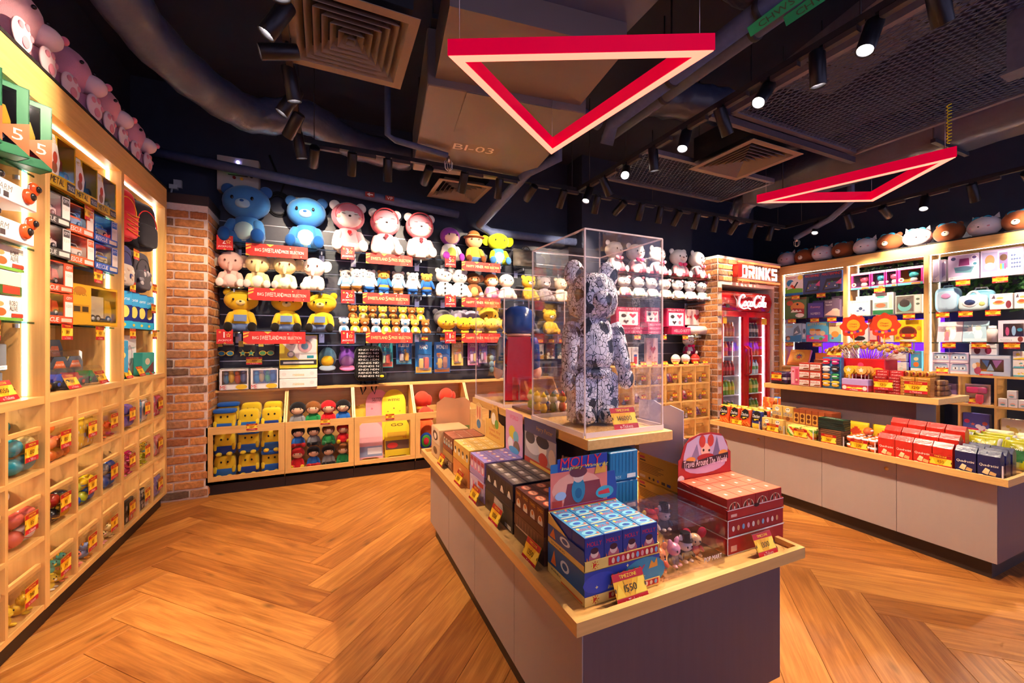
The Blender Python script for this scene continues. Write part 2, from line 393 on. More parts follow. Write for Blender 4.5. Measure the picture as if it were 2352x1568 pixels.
# ---------------------------------------------------------------- price tags
TAGM={}
def tag_card(t,w,h,num,M,key):
 k=(w,h,num,key)
 if k not in TAGM:
  b=MB(M);b.bb(-w/2,w/2,0,.0015,0,h,'#f2b51f')
  p=MB(M@tr(-w/2,0,0))
  art(p,[('r',0,.76,1,1,'#b5161f'),('r',0,0,1,.24,'#c3202a'),('p',[(.02,.26),(.3,.26),(.14,.7)],'#f9cf3a'),('p',[(.6,.26),(.98,.26),(.98,.74),(.8,.74)],'#ffd84a'),('p',[(.62,.74),(.3,.74),(.45,.3)],'#e9a015'),('t','TIMEZONE',.5,.88,.56,.11,'#f6d33a'),('t','e-Tickets',.5,.12,.52,.15,'#f7dfd8'),('t',num,.5,.5,.085*len(num)+.06,.22,'#3a2a12'),('e',.02,.5,.025,.07,'#5a3a10'),('e',.98,.5,.025,.07,'#5a3a10')],w,h)
  TAGM[k]=(b.mesh('card','print'),p.mesh('lettering','print'))
 put(TAGM[k][0],'card',t);put(TAGM[k][1],'lettering',t)
def price_stand(num,label,loc,rz,w=.1,h=.075,tilt=-22,group='price tags standing on ledges'):
 t=thing('price_tag',label,'price tag',loc,rz,group)
 M=rot_m(tilt);tag_card(t,w,h,num,tr(0,0,.002)@M,tilt)
 if(w,h,tilt)not in TAGM:
  b=MB(tr(0,0,.002)@M);b.bb(-w/2,w/2,.0018,.0034,0,h+.002);b.M=I4
  b.bb(-w/2,w/2,0,(M@Vector((0,0,h))).y+.005,0,.0016);TAGM[(w,h,tilt)]=b.mesh('acrylic_stand','acrylic')
 put(TAGM[(w,h,tilt)],'acrylic_stand',t)
 return t
def price_clip(num,label,loc,rz,w=.1,h=.07,group='price tags clipped to shelf edges'):
 t=thing('price_tag',label,'price tag',loc,rz,group)
 tag_card(t,w,h,num,tr(0,0,-h),'c')
 if(w,h)not in TAGM:
  c=MB();c.bb(-w*.5,w*.5,.0017,.003,-h,.012);TAGM[(w,h)]=c.mesh('clear_holder','acrylic')
 put(TAGM[(w,h)],'clear_holder',t)
 return t
# ---------------------------------------------------------------- the room
CR,SR=math.cos(R(3.5)),math.sin(R(3.5))
RC=Vector((6.25,4.0,0));E1=Vector((SR,-CR,0));NR=Vector((-CR,-SR,0))
RZR=-90+3.5
RZD=3.5
def PR(t,off,z):p=RC+E1*t+NR*off;return(p.x,p.y,z)
def PD(t,off,z):p=RC+NR*t+E1*off;return(p.x,p.y,z)
# floor: sub floor plus herringbone planks
fl=MB();fl.bb(-2.2,8,-2.2,6,-.06,-.012,'#4a2c16');floor=struct('floor',fl,'matte')
LP,WP=1.22,.18
pm=MB();pm.chbox(.0006,LP-.0006,.0006,WP-.0006,-.012,0,.0012,'#ffffff');plank_h=pm.mesh('plank','oak_plank')
X0,Y0=-1.69,-.13
q2=math.sqrt(.5)
for j in range(-1,6):
 for i in range(-14,24):
  for kind in(0,1):
   u,v=i*WP+j*LP,i*WP-j*LP
   if kind:u+=LP;v+=WP-LP
   cu,cv=(u+LP/2,v+WP/2)if not kind else(u+WP/2,v+LP/2)
   x,y=X0+(cu-cv)*q2,Y0+(cu+cv)*q2
   if x<-1.7 or x>7 or y<-.3 or y>5.0:continue
   if x>1.5 and y>5.0-.2:continue
   X,Y=X0+(u-v)*q2,Y0+(u+v)*q2
   if kind:p=X0+(u+WP-v)*q2,Y0+(u+WP+v)*q2;put(plank_h,'plank',floor,(p[0],p[1],0),(0,0,135))
   else:put(plank_h,'plank',floor,(X,Y,0),(0,0,45))
w=MB();w.bb(-1.72,-1.6,-2.2,5.6,0,3.75);struct('wall_left',w,'black_wall')
w=MB();w.bb(-1.6,3.0,4.79,4.9,0,3.75);struct('wall_back',w,'black_wall')
w=MB();w.bb(3.0,4.93,4.44,4.9,0,3.75);struct('wall_kitty',w,'black_wall').name='wall_back_niche'
w=MB();w.bb(4.93,7.6,4.9,5.0,0,3.75);struct('wall_fridge',w,'black_wall').name='wall_drinks'
w=MB(tr(*RC)@rot_m(0,0,RZR));w.bb(-.9,4.6,.75,.8,0,3.75);struct('wall_right',w,'black_wall')
c=MB();c.bb(-2.2,8.2,-2.2,5.6,3.75,3.85);struct('ceiling',c,'black_ceiling')
# bricks
bm_=[]
for k in range(4):
 q=random.Random(k);b=MB();nx=8
 def wob():return q.uniform(-.0035,.0035)
 xs=[-.1+.2*i/nx for i in range(nx+1)]
 vs=[];fs=[]
 for i,x in enumerate(xs):
  e=.006 if i in(0,nx)else 0
  x2=x+(wob()if i in(0,nx)else 0)
  vs+=[(x2,.02,-.031+wob()+e*.3),(x2,-.004,-.031+wob()+e*.3),(x2,-.009+wob()*.5,-.025+wob()),(x2,-.009+wob()*.5,.025+wob()),(x2,-.004,.031+wob()-e*.3),(x2,.02,.031+wob())]
 for i in range(nx):
  for a in range(5):fs.append((i*6+a,i*6+6+a,i*6+7+a,i*6+1+a))
 fs+=[(5,4,3,2,1,0),tuple(nx*6+a for a in range(6))]
 b.add(vs,[f[::-1]for f in fs],'#ffffff');bm_.append(b.mesh('brick','clay_brick'))
def brick_run(parent,M,width,z0,z1,seed,first=0,pitch=.0745,holes=(),lens=.2):
 """running bond on a face: M maps local x (along), y=0 face, z; bricks are children of the mortar body"""
 q=random.Random(seed);row=0;z=z0+pitch/2
 while z<z1-.02:
  x=-lens/2*((row+first)%2)
  while x<width-.02:
   a,b=max(x,0),min(x+lens,width);L=b-a-.013
   ok=L>.03 and not any(h[0]<(a+b)/2<h[1]and h[2]<z<h[3]for h in holes)
   if ok:
    for h in holes:
     if h[2]<z<h[3]:
      if a<h[0]<b:b=h[0]
      if a<h[1]<b:a=h[1]
    L=b-a-.013
    if L>.03:
     p=M@Vector(((a+b)/2,0,z));o=put(q.choice(bm_),'brick',parent)
     o.matrix_local=Matrix.Translation(p)@M.to_quaternion().to_matrix().to_4x4()@Matrix.Diagonal((L/.2,1,pitch/.0745*.97,1))
   x+=lens
  z+=pitch;row+=1
PIL_X=-.925
p=MB();p.bb(-1.6,PIL_X-.004,4.34,4.79,0,2.52,'#ffffff');pil=struct('wall_pillar',p,'mortar','brick pillar between the toy shelf and the plush wall')
brick_run(pil,tr(-1.27,4.338,0),1.27+PIL_X,.01,2.52,3,lens=.215)
brick_run(pil,tr(PIL_X-.006,4.34,0)@rot_m(0,0,90),.44,.01,2.52,4,1,lens=.215)
p=MB();p.bb(-1.6,PIL_X+.006,4.325,4.79,2.52,2.6);struct('trim_1',p,'plinth','dark brown cap on top of the brick pillar')
# drinks wall with an opening for the fridge
d=MB(tr(*RC)@rot_m(0,0,RZD))
TO0,TO1,ZO=-1.335,-.125,2.13
d.bb(-1.42,TO0,.005,.5,0,2.52);d.bb(TO1,.1,.005,.5,0,2.52);d.bb(TO0,TO1,.005,.5,ZO,2.52)
dw=struct('wall_drinks_niche',d,'mortar','brick wall around the fridge recess')
MD=tr(*RC)@rot_m(0,0,RZD)
brick_run(dw,MD@tr(-1.42,.004,0),1.50,.01,2.5,5,holes=[(1.42+TO0,1.42+TO1,0,ZO+.03)],pitch=.08)
brick_run(dw,MD@tr(-1.416,.5,0)@rot_m(0,0,-90),.5,.01,2.5,6,1,pitch=.08)
# ---------------------------------------------------------------- soft toys, bags and small toys
def plush(name,label,loc,rz,H,c,group=None,ears='round',earc=None,face=None,belly=None,paw=None,nose='#2a1a14',muzzle=None,eyes=True,head=.5,hw=1.0,clothes=None,legs=True,cat='plush toy',trunk=False,stand=False,eyec='#1c1412',tilt=0,hood=None,bodyc=None,blush=None):
 """seated (or standing) stuffed toy of height H facing local -y, built of sewn parts"""
 t=thing(name,label,cat,loc,rz,group)
 earc=earc or c;paw=paw or c;bodyc=bodyc or c;face=face or c
 hh=H*head;bh=H*(1-head)*1.16;bw=H*.27*(1.0 if not stand else.9);hr=hh/2
 lz=H*.16 if stand else 0
 U(t,'torso','pear',bodyc,(0,0,lz),(bw,bw*.85,bh-lz))
 zc=H-hr;hx=hr*1.12*hw
 hd=U(t,'head','ball',face if not hood else hood,(0,-hr*.08,zc),(hx,hr*.92,hr),rot=(0,tilt,0))
 if hood:U(t,'face','ball',face,(0,-hr*.42,zc-hr*.14),(hx*.8,hr*.62,hr*.74))
 if belly:U(t,'belly_patch','ball',belly,(0,-bw*.42,lz+bh*.42),(bw*.62,bw*.5,bh*.36))
 for sx in(-1,1):
  if ears=='round':U(t,'ear','ball',earc,(sx*hx*.78,0,zc+hr*.74),(hr*.36,hr*.17,hr*.36));
  elif ears=='tall':U(t,'ear','ball',earc,(sx*hx*.42,0,zc+hr*1.12),(hr*.2,hr*.12,hr*.5),rot=(0,sx*12,0))
  elif ears=='cat':U(t,'ear','cone',earc,(sx*hx*.62,0,zc+hr*.62),(hr*.3,hr*.18,hr*.5),rot=(0,sx*25,0))
  elif ears=='wide':U(t,'ear','ball',earc,(sx*hx*1.1,hr*.1,zc+hr*.12),(hr*.5,hr*.12,hr*.62),rot=(0,sx*18,0))
  elif ears=='droop':U(t,'ear','ball',earc,(sx*hx*1.02,hr*.05,zc-hr*.5),(hr*.22,hr*.14,hr*.72),rot=(0,-sx*14,0))
  U(t,'arm','limb',c if not clothes else clothes[0],(sx*bw*.62,-bw*.3,lz+bh*.78),(bw*.3,bw*.3,bh*.62),rot=(150,0,sx*38))
  if stand:U(t,'leg','limb',clothes[1]if clothes else c,(sx*bw*.45,0,lz+bh*.18),(bw*.4,bw*.4,lz+bh*.18),rot=(180,0,0));U(t,'foot','ball',paw,(sx*bw*.45,-bw*.22,bw*.18),(bw*.36,bw*.5,bw*.2))
  elif legs:
   U(t,'leg','limb',clothes[1]if clothes else c,(sx*bw*.5,-bw*.2,bw*.4),(bw*.38,bw*.36,bw*1.15),rot=(88,0,sx*22))
   U(t,'foot','ball',paw,(sx*bw*.86,-bw*1.28,bw*.44),(bw*.36,bw*.2,bw*.42),rot=(0,0,sx*22))
  if eyes:U(t,'eye','bead',eyec,(sx*hx*.4,-hr*(1.0 if not hood else 1.02),zc+hr*.02),(hr*.085,hr*.05,hr*.11),'plastic')
  if blush:U(t,'cheek','bead',blush,(sx*hx*.62,-hr*.84,zc-hr*.22),(hr*.14,hr*.05,hr*.1))
 if clothes and not stand:U(t,'outfit','pear',clothes[1],(0,0,.0006),(bw*1.05,bw*.9,bh*.62))
 elif clothes:U(t,'outfit','pear',clothes[0],(0,0,lz+bh*.22),(bw*1.04,bw*.9,(bh-lz)*.8));U(t,'trousers','ball',clothes[1],(0,0,lz+bh*.18),(bw*.98,bw*.84,bh*.22))
 if muzzle:U(t,'muzzle','ball',muzzle,(0,-hr*.8,zc-hr*.24),(hr*.42,hr*.3,hr*.3))
 if trunk:U(t,'trunk','limb',c,(0,-hr*.8,zc-hr*.06),(hr*.2,hr*.2,hr*1.0),rot=(165,0,0))
 elif nose:U(t,'nose','bead',nose,(0,-hr*(1.08 if muzzle else 1.0),zc-hr*.16),(hr*.11,hr*.08,hr*.08),'plastic')
 return t
def pouch_mesh(w,h,th,colf,seed=0,n=12,m=14,mat='foil',wr=.12):
 """filled bag with crimped top and bottom: front looks along -y"""
 q=random.Random(seed);b=MB();ox=q.uniform(0,50)
 def P(i,j,sgn):
  u,v=i/n,j/m;bul=(max(0,1-(2*v-1)**6)**.8)*(max(0,1-(2*u-1)**4)**.6)
  nz=noise.noise((u*4+ox,v*5,sgn))*wr*th
  return((u-.5)*w*(1-.07*bul*abs(2*v-1)**.5),sgn*(bul*th/2+nz*bul),v*h)
 for sgn in(-1,1):
  vs=[P(i,j,sgn)for j in range(m+1)for i in range(n+1)]
  for j in range(m):
   for i in range(n):
    f=(j*(n+1)+i,j*(n+1)+i+1,(j+1)*(n+1)+i+1,(j+1)*(n+1)+i)
    pts=[vs[k]for k in f]
    b.add(pts,[(0,1,2,3)if sgn<0 else(3,2,1,0)],colf((i+.5)/n,(j+.5)/m),True)
 me=b.mesh('pouch',mat)
 bm=bmesh.new();bm.from_mesh(me);bmesh.ops.remove_doubles(bm,verts=bm.verts,dist=1e-5);bm.to_mesh(me);bm.free()
 return me
def egg_toy(name,label,loc,r,c1,c2,group,rz=0,rx=0,cat='toy'):
 t=thing(name,label,cat,loc,rz,group)
 U(t,'shell','ball',c1,(0,0,r*1.13),(r,r,r*1.12),'plastic',(rx,0,0));U(t,'band','ball',c2,(0,0,r*1.13),(r*1.02,r*1.02,r*.3),'plastic',(rx,0,0))
 return t
def squeeze_toy(label,loc,r,c,c2,group,rz=0,kind=0):
 t=thing('squeeze_toy',label,'toy',loc,rz,group)
 U(t,'torso','ball',c,(0,0,r*.8),(r*.9,r*1.0,r*.8),'plastic')
 U(t,'head','ball',c,(0,-r*.5,r*1.9),(r*.75,r*.7,r*.65),'plastic')
 for s_ in(-1,1):
  U(t,'eye','bead','#141414',(s_*r*.4,-r*1.05,r*2.1),r*.13,'plastic');U(t,'ear','ball',c2,(s_*r*.5,-r*.35,r*2.5),(r*.24,r*.14,r*.3),'plastic')
  U(t,'foot','ball',c2,(s_*r*.55,-r*.9,r*.2),(r*.3,r*.4,r*.2),'plastic')
 U(t,'snout','ball',c2,(0,-r*1.1,r*1.75),(r*.34,r*.2,r*.22),'plastic')
 return t
# ---------------------------------------------------------------- shelf unit along the left wall
XF=-1.19;XB=-1.5
def cubby_lamp(parent,x,y,z):U(parent,'downlight','disc','#ffffff',(x,y,z),(.014,.014,.003),'cubby_led')
LU=thing('shelf_unit','tall light wood shelf unit with glass shelves and cubby holes along left wall','shelf',(XF,1.09,0))
lu=lambda b,n,m,**k:b.build(n,m,LU,**k)
D=XF-XB;Y=[0,.775,1.575,2.365,3.15]
b=MB();b.bb(-D,-.04,0,3.17,0,.1);lu(b,'plinth','plinth')
b=MB();b.bb(-D-.01,-D,-.02,3.17,.1,2.61);lu(b,'back_panel','beech_z')
b=MB();b.bb(-.03,0,-.02,3.17,2.44,2.6);lu(b,'header','beech_y')
b=MB();b.bb(-D,-.03,-.02,3.17,2.44,2.46);lu(b,'bay_ceiling','beech_y')
b=MB();b.bb(-D,.004,-.02,3.17,2.6,2.615,'#191414');lu(b,'top_board','matte')
for y in Y:
 b=MB();b.bb(-D,0,y-.019,y+.019,.1,2.44);lu(b,'post','beech_z')
for z,th in((.1,.025),(.425,.02),(.74,.02),(1.06,.035)):
 b=MB();b.bb(-D,-.002,-.02,3.17,z,z+th);lu(b,'shelf_board','beech_y')
for i in range(4):
 y0,y1=Y[i]+.019,Y[i+1]-.019;cw=(Y[i+1]-Y[i])/3
 for k in(1,2):
  b=MB();b.bb(-D,-.003,Y[i]+cw*k-.009,Y[i]+cw*k+.009,.12,1.06);lu(b,'divider','beech_z')
 for k in range(3):
  if i==0:continue
  for z0,z1 in((.125,.425),(.445,.74),(.76,1.06)):
   a,e=Y[i]+cw*k+.012,Y[i]+cw*(k+1)-.012
   b=MB();b.bb(-.03,-.014,a,e,z0+.178,z0+.196);lu(b,'rail','beech_y')
   b=MB();b.bb(-.012,-.008,a,e,z0+.002,z0+.165);lu(b,'front_pane','acrylic')
   cubby_lamp(LU,-.15,(a+e)/2,z1-.003)
 for z in((2.105,1.765,1.43)if i<3 else(1.43,)):
  b=MB();b.bb(-D+.005,-.035,y0+.004,y1-.004,z,z+.009);g=lu(b,'glass_shelf','shelf_glass')
  b=MB();b.bb(-.036,-.034,y0+.004,y1-.004,z,z+.009);b.build('polished_edge','glass_edge',g)
  for yy in(y0+.012,y1-.012):
   U(LU,'shelf_pin','disc','#b8b0a8',(-.09,yy,z-.018),(.011,.011,.018),'metal')
 for z in((2.4,2.02)if i==3 else()):
  b=MB();b.cyl((-.12,y0,z),(-.12,y1,z),.008,None,10,'#b8b0a8');lu(b,'hanging_rail','metal')
 for yy,s_ in((y0,1),(y1,-1)):
  b=MB();b.bb(-.075,-.06,min(yy,yy+s_*.006),max(yy,yy+s_*.006),1.1,2.43);lu(b,'led_strip','led')
 b=MB();b.bb(-.075,-.06,y0,y1,2.434,2.44);lu(b,'led_strip','led')
def PL(y,off,z):return(XF-off,y,z)
# pink pigs lying on the unit's top
PINK=[('#e9a3b4','#f3d0d4'),('#d98aa6','#f5d8da'),('#eab0b8','#f4cfd2'),('#dd93ab','#f2cdd3'),('#e7a2b0','#f6dadc'),('#e59fb2','#f3d2d6')]
where=['nearest the photo edge','above the green truck boxes','above the yellow truck boxes','above the blue rescue boxes','above the red backpack','nearest the brick pillar']
for i,y in enumerate((1.7,2.18,2.64,3.05,3.45,3.85)):
 c1,c2=PINK[i];k=1.05 if i<2 else.92
 t=thing('plush_pig','pink plush pig lying on the left shelf unit, '+where[i],'plush toy',PL(y,.03,2.616),90+RND.uniform(-6,6),'pink plush pigs on the left shelf')
 U(t,'torso','ball',c1,(0,.22*k,.16*k),(.19*k,.13*k,.155*k));U(t,'head','ball',c1,(.06*k,.14*k,.27*k),(.15*k,.14*k,.14*k),rot=(0,0,10))
 U(t,'snout','ball',c2,(.13*k,.02*k,.23*k),(.075*k,.07*k,.06*k));U(t,'nose','ball','#e8788f',(.17*k,-.04*k,.255*k),(.022*k,.02*k,.022*k))
 for s_ in(-1,1):
  U(t,'ear','cone',c1,(.06*k+s_*.09*k,.16*k,.35*k),(.04*k,.02*k,.07*k),rot=(0,s_*30,0));U(t,'eye','bead','#20161a',(.06*k+s_*.06*k,.005*k,.3*k),.011*k,'plastic')
  f=U(t,'foot','limb',c1,(s_*.11*k,.2*k,.09*k),(.085*k,.085*k,.2*k),rot=(90,0,0))
  U(t,'sole','ball',c2,(s_*.11*k,.0*k,.09*k),(.075*k,.018*k,.075*k))
  for px,pz,pr in((0,-.03,.03),(-.035,.03,.018),(.012,.045,.018),(.045,.012,.016)):U(t,'foot_pad','bead','#ea8f9d',(s_*.11*k+px*k,-.014*k,.09*k+pz*k),(pr*k,.008*k,pr*k))
# --- merchandise on the glass shelves
GL='boxed toys on the left shelf unit'
def win_box(label,w,d,h,loc,rz,frame,inner,win,title=None,tc='#ffffff',toy=None,extra=(),group=GL,cat='toy box',name='toy_box',flag=None):
 """window box: carton frame with a recessed opening, a clear film and a vehicle inside"""
 t=thing(name,label,cat,loc,rz,group)
 x0,z0,x1,z1=[win[0]*w-w/2,win[1]*h,win[2]*w-w/2,win[3]*h]
 b=MB();T_=.004
 b.bb(-w/2,w/2,d/2-T_,d/2,0,h,inner);b.bb(-w/2,w/2,-d/2,d/2,0,T_,frame);b.bb(-w/2,w/2,-d/2,d/2,h-T_,h,frame)
 b.bb(-w/2,-w/2+T_,-d/2,d/2,0,h,frame);b.bb(w/2-T_,w/2,-d/2,d/2,0,h,frame)
 for a in((-w/2,x0,0,h),(x1,w/2,0,h),(x0,x1,0,z0),(x0,x1,z1,h)):
  if a[1]-a[0]>.002 and a[3]-a[2]>.002:b.bb(a[0],a[1],-d/2,-d/2+T_,a[2],a[3],frame)
 b.build('carton','card',t)
 b=MB();b.bb(x0,x1,-d/2+.001,-d/2+.0018,z0,z1);b.build('window_film','film',t)
 a=list(extra)
 if flag:a.append(('r',win[2]+.02,.25,.98,.98,flag))
 if title:a.append(('t',title,.3,max(.06,win[1]*.5),.5,win[1]*.55,tc,.2))
 if a:p=MB(tr(-w/2,-d/2,0));art(p,a,w,h);p.build('printed_panel','print',t)
 if toy:toy(t,(x0+x1)/2,z0,x1-x0,z1-z0,d)
 return t
def car_toy(c,c2='#1a1a1e',hubs='#c0c0c4'):
 def f(t,x,z,w,h,d):
  w*=.86;b=MB(tr(x,0,z));r=w*.11;dd=d*.36
  b.prism([(-w*.5,r*.8),(w*.5,r*.8),(w*.5,h*.34),(w*.28,h*.4),(w*.14,h*.62),(-w*.26,h*.62),(-w*.4,h*.4),(-w*.5,h*.36)],-dd,dd,c)
  b.build('toy_body','plastic',t)
  b=MB(tr(x,0,z));b.prism([(w*.22,h*.42),(w*.12,h*.58),(-w*.24,h*.58),(-w*.35,h*.42)],-dd-.001,dd+.001,c2)
  for sx in(-.3,.3):b.cyl((sx*w,-dd-.004,r),(sx*w,dd+.004,r),r,None,14,c2);b.cyl((sx*w,-dd-.006,r),(sx*w,dd+.006,r),r*.55,None,10,hubs)
  b.bb(-w*.1,w*.04,-dd*.5,dd*.5,h*.62,h*.7,'#d8d8dc');b.build('toy_trim','plastic',t)
 return f
def truck_toy(c,cabc):
 def f(t,x,z,w,h,d):
  w*=.9;r=w*.12;dd=d*.36;b=MB(tr(x,0,z))
  b.bb(-w*.5,w*.14,-dd,dd,r*1.2,h*.78,c);b.prism([(w*.18,r*1.1),(w*.5,r*1.1),(w*.5,h*.42),(w*.42,h*.68),(w*.18,h*.7)],-dd,dd,cabc);b.build('toy_body','plastic',t)
  b=MB(tr(x,0,z));b.bb(-w*.5,w*.5,-dd*.8,dd*.8,r*.7,r*1.2,'#202024')
  for sx in(-.34,-.12,.34):b.cyl((sx*w,-dd-.003,r),(sx*w,dd+.003,r),r,None,14,'#1c1c20');b.cyl((sx*w,-dd-.005,r),(sx*w,dd+.005,r),r*.5,None,10,'#c8c8c8')
  b.build('toy_trim','plastic',t)
 return f
def monster_toy(c):
 def f(t,x,z,w,h,d):
  w*=.86;r=w*.2;dd=d*.4;b=MB(tr(x,0,z))
  b.prism([(-w*.46,r*1.3),(w*.46,r*1.3),(w*.48,h*.56),(w*.2,h*.62),(w*.08,h*.86),(-w*.24,h*.86),(-w*.36,h*.62),(-w*.48,h*.6)],-dd*.7,dd*.7,c);b.build('toy_body','plastic',t)
  b=MB(tr(x,0,z))
  for sx in(-.3,.3):b.cyl((sx*w,-dd,r),(sx*w,dd,r),r,None,16,'#1c1c20');b.cyl((sx*w,-dd-.002,r),(sx*w,dd+.002,r),r*.5,None,10,c)
  b.build('toy_trim','plastic',t)
 return f
GRN='#0a7a4a'
for i,(y,off)in enumerate(((2.29,.09),(2.44,.085),(2.585,.08))):
 win_box('green boxed yellow truck set with orange corner, '+['near left photo edge','middle one of three on the top shelf','overlapping the wooden post'][i],.27,.09,.29,PL(y-.1,off-.02,2.116),48,GRN,'#1c2226',(.06,.14,.86,.92),'TEAM','#2a9a6a',truck_toy('#e2b01a','#e8b820'),[('p',[(.62,.34),(1,.5),(1,.04)],'#e8642a'),('t','5',.87,.3,.12,.16,'#f5d8c8'),('r',.04,.5,.7,.56,GRN)],name='truck_box')
for i,(y,z)in enumerate(((2.44,1.776),(2.46,1.935))):
 t=carton('stunt_car_box','white open-front box of orange-wheeled stunt car, '+['lower of the two','upper of the two'][i],'toy box',.34,.15,.085,PL(y-.02,.085,z),90,'#f3efee',{'F':[('t','ARM',.4,.62,.24,.3,'#8a8480',.25),('t','STUNT',.22,.66,.18,.28,'#d8382a',.25)]+[('r',.08+.14*k,.15,.17+.14*k,.42,'#4a4444')for k in range(3)]},GL)
 for sx,sz,rr in((.1,.055,.034),(.14,.1,.03),(-.1,.1,.045),(-.02,.11,.03)):
  U(t,'wheel','ball','#f0602a',(sx,-.03 if sx<0 else-.078,sz),(rr,rr*.55,rr),'plastic');U(t,'hub','ball','#2a2422',(sx,-.055 if sx<0 else-.094,sz),(rr*.5,rr*.3,rr*.5),'plastic')
 b=MB();b.prism([(.09,.06),(.13,.055),(.15,.1),(.11,.11)],-.078,-.072,'#d8d0ce');b.build('printed_cutout','print',t)
for i,(z,y)in enumerate(((1.441,2.45),(1.551,2.44),(1.659,2.455))):
 carton('lizard_box','long white box with orange lizards, '+['lowest of its stack','middle of its stack with a clear lid','topmost of its stack'][i],'toy box',.36,.17,.105,PL(y-.02,.14,z),90,'#f4efe9',{'F':[('r',0,0,1,.12,'#6fae3a'),('t','ROBO',.82,.72,.14,.2,'#3a2a22'),('t','ALIVE',.82,.5,.14,.2,'#3a2a22'),('r',.08,.5,.26,.86,'#c8502a'),('e',.4,.66,.07,.12,'#e88a4a'),('e',.58,.66,.07,.1,'#f0a060'),('e',.14,.28,.06,.08,'#f0b070'),('e',.36,.28,.07,.07,'#e8904a'),('e',.6,.34,.09,.16,'#d9622e'),('r',.78,.14,.99,.3,'#c83a2a')]}if i!=1 else{'F':[('r',0,0,1,.4,'#3c6a2a'),('r',.02,.42,.98,.95,'#d8cfc8'),('e',.3,.6,.22,.16,'#d05a30'),('r',.66,.06,.96,.38,'#c8382a'),('c',.5,.2,.18,'#7a4a2a')]},GL)
for i,(y,z,w_)in enumerate(((2.42,1.096,.3),(2.46,1.22,.27))):
 carton('fossil_kit_box','dark dinosaur dig kit box with white lower band, '+['on the ledge','on top of the other kit'][i],'toy box',w_,.14,.12,PL(y,.17,z),90,'#2b2730',{'F':[('r',0,.05,1,.2,'#e8e0dc'),('t','DIG & DISCOVER',.7,.12,.5,.09,'#3a3036'),('e',.4,.6,.3,.26,'#6a5a48'),('e',.5,.62,.2,.2,'#8f7a60'),('p',[(.2,.5),(.5,.9),(.8,.45)],'#4a4a66'),('s',.75,.7,.14,'#c8b8a0',6)]},GL)
egg_toy('dinosaur_egg','large cream dinosaur egg with a yellow dragon print beside the dig kits',PL(2.15,.12,1.096),.085,'#efe6d2','#d9a436',None)
price_stand('1050','price tag 1050 leaning in front of the dinosaur dig kits',PL(2.49,.04,1.096),90,.13,.09)
for y,z,l,nn in((2.33,2.114,'under the green truck boxes','680'),(2.33,1.774,'under the orange-wheeled car boxes','1250'),(2.36,1.439,'under the white lizard boxes','1650')):
 price_clip(nn,'price tag on the glass edge '+l,PL(y,.03,z),90,.11,.085)
YT='#e9b91c'
for i,(y,w_,dz)in enumerate(((2.83,.19,0),(3.06,.19,0),(3.29,.19,0))):
 win_box('yellow and clear monster truck box, '+['with striped side nearest the camera','middle of three','nearest the red backpack'][i],.2,.2,.25 if i==0 else.22,PL(y,.115,2.116),86,YT,'#c9bba8',(.3,.24,.97,.97),'METAL','#2a2220',monster_toy(['#c8542a','#3a3a44','#2a2e3a'][i]),[('p',[(.02,.22),(.34,.22),(.4,.5),(.3,.8),(.2,.98),(.02,.98)],'#f2ece4'),('e',.2,.36,.1,.12,'#a8623a'),('e',.22,.55,.08,.12,'#c84a2a'),('t','METAL',.18,.86,.26,.09,'#e9b91c'),('r',.66,.02,.98,.2,'#3a3230'),('t','TRUCK',.82,.1,.26,.09,'#f0e8e0')],name='monster_truck_box')
for i,(y,z,fr,c,l)in enumerate(((2.825,1.776,'#4a4846','#ece8e4','lower grey rescue police car box'),(2.82,1.94,'#4a4846','#ece8e4','upper grey rescue police car box'),(3.065,1.776,'#e0602a','#d8d4d0','lower orange rescue ambulance box'),(3.06,1.94,'#e0602a','#d8d4d0','upper orange rescue ambulance box'),(3.305,1.776,'#2a62c8','#d9cdb0','lower blue rescue patrol car box'),(3.3,1.94,'#2a62c8','#d9cdb0','upper blue rescue patrol car box'))):
 win_box(l+' in the middle bay',.21,.12,.155,PL(y,.1 if i<4 else.08,z),82,fr,'#b0a49c',(.03,.28,.72,.96),'RESCUE','#f4f0ec',car_toy(c),[('r',.74,.26,.99,.98,'#ece4de'),('p',[(.76,.72),(.97,.72),(.97,.96),(.76,.96)],fr),('t','CITY',.865,.85,.17,.09,'#ffffff'),('t','1:20',.865,.6,.17,.09,'#c8b8ac'),('t','POLICE',.3,.52,.3,.08,'#2a2a30')if i<2 else('r',.1,.5,.5,.55,fr),('r',.62,.06,.95,.2,'#d8d0c8')],name='rescue_car_box')
for i,z in enumerate((1.441,1.6)):
 win_box(['lower','upper'][i]+' red and white fire rescue van box',.23,.12,.155,PL(2.84,.1,z),84,'#e2512c','#b8aca6',(.03,.26,.7,.96),'RESCUE','#f8f0ec',truck_toy('#c8202a','#c8202a'),[('r',.74,.24,.99,.98,'#f0e6e0'),('p',[(.74,.74),(.99,.74),(.99,.98),(.74,.98)],'#e2512c'),('t','CITY',.865,.86,.17,.09,'#ffffff'),('t','1:20',.865,.6,.17,.09,'#c8a89c'),('r',.62,.06,.95,.18,'#f0b8a0')],name='fire_van_box')
carton('tall_figure_box','tall dark box with yellow figures standing behind the yellow lorry box','toy box',.12,.08,.27,PL(3.0,.24,1.441),88,'#4a4340',{'F':generic_art(5,'#5a524c',['#d8a82a','#3a5a9a','#8a5a3a'],None)},GL)
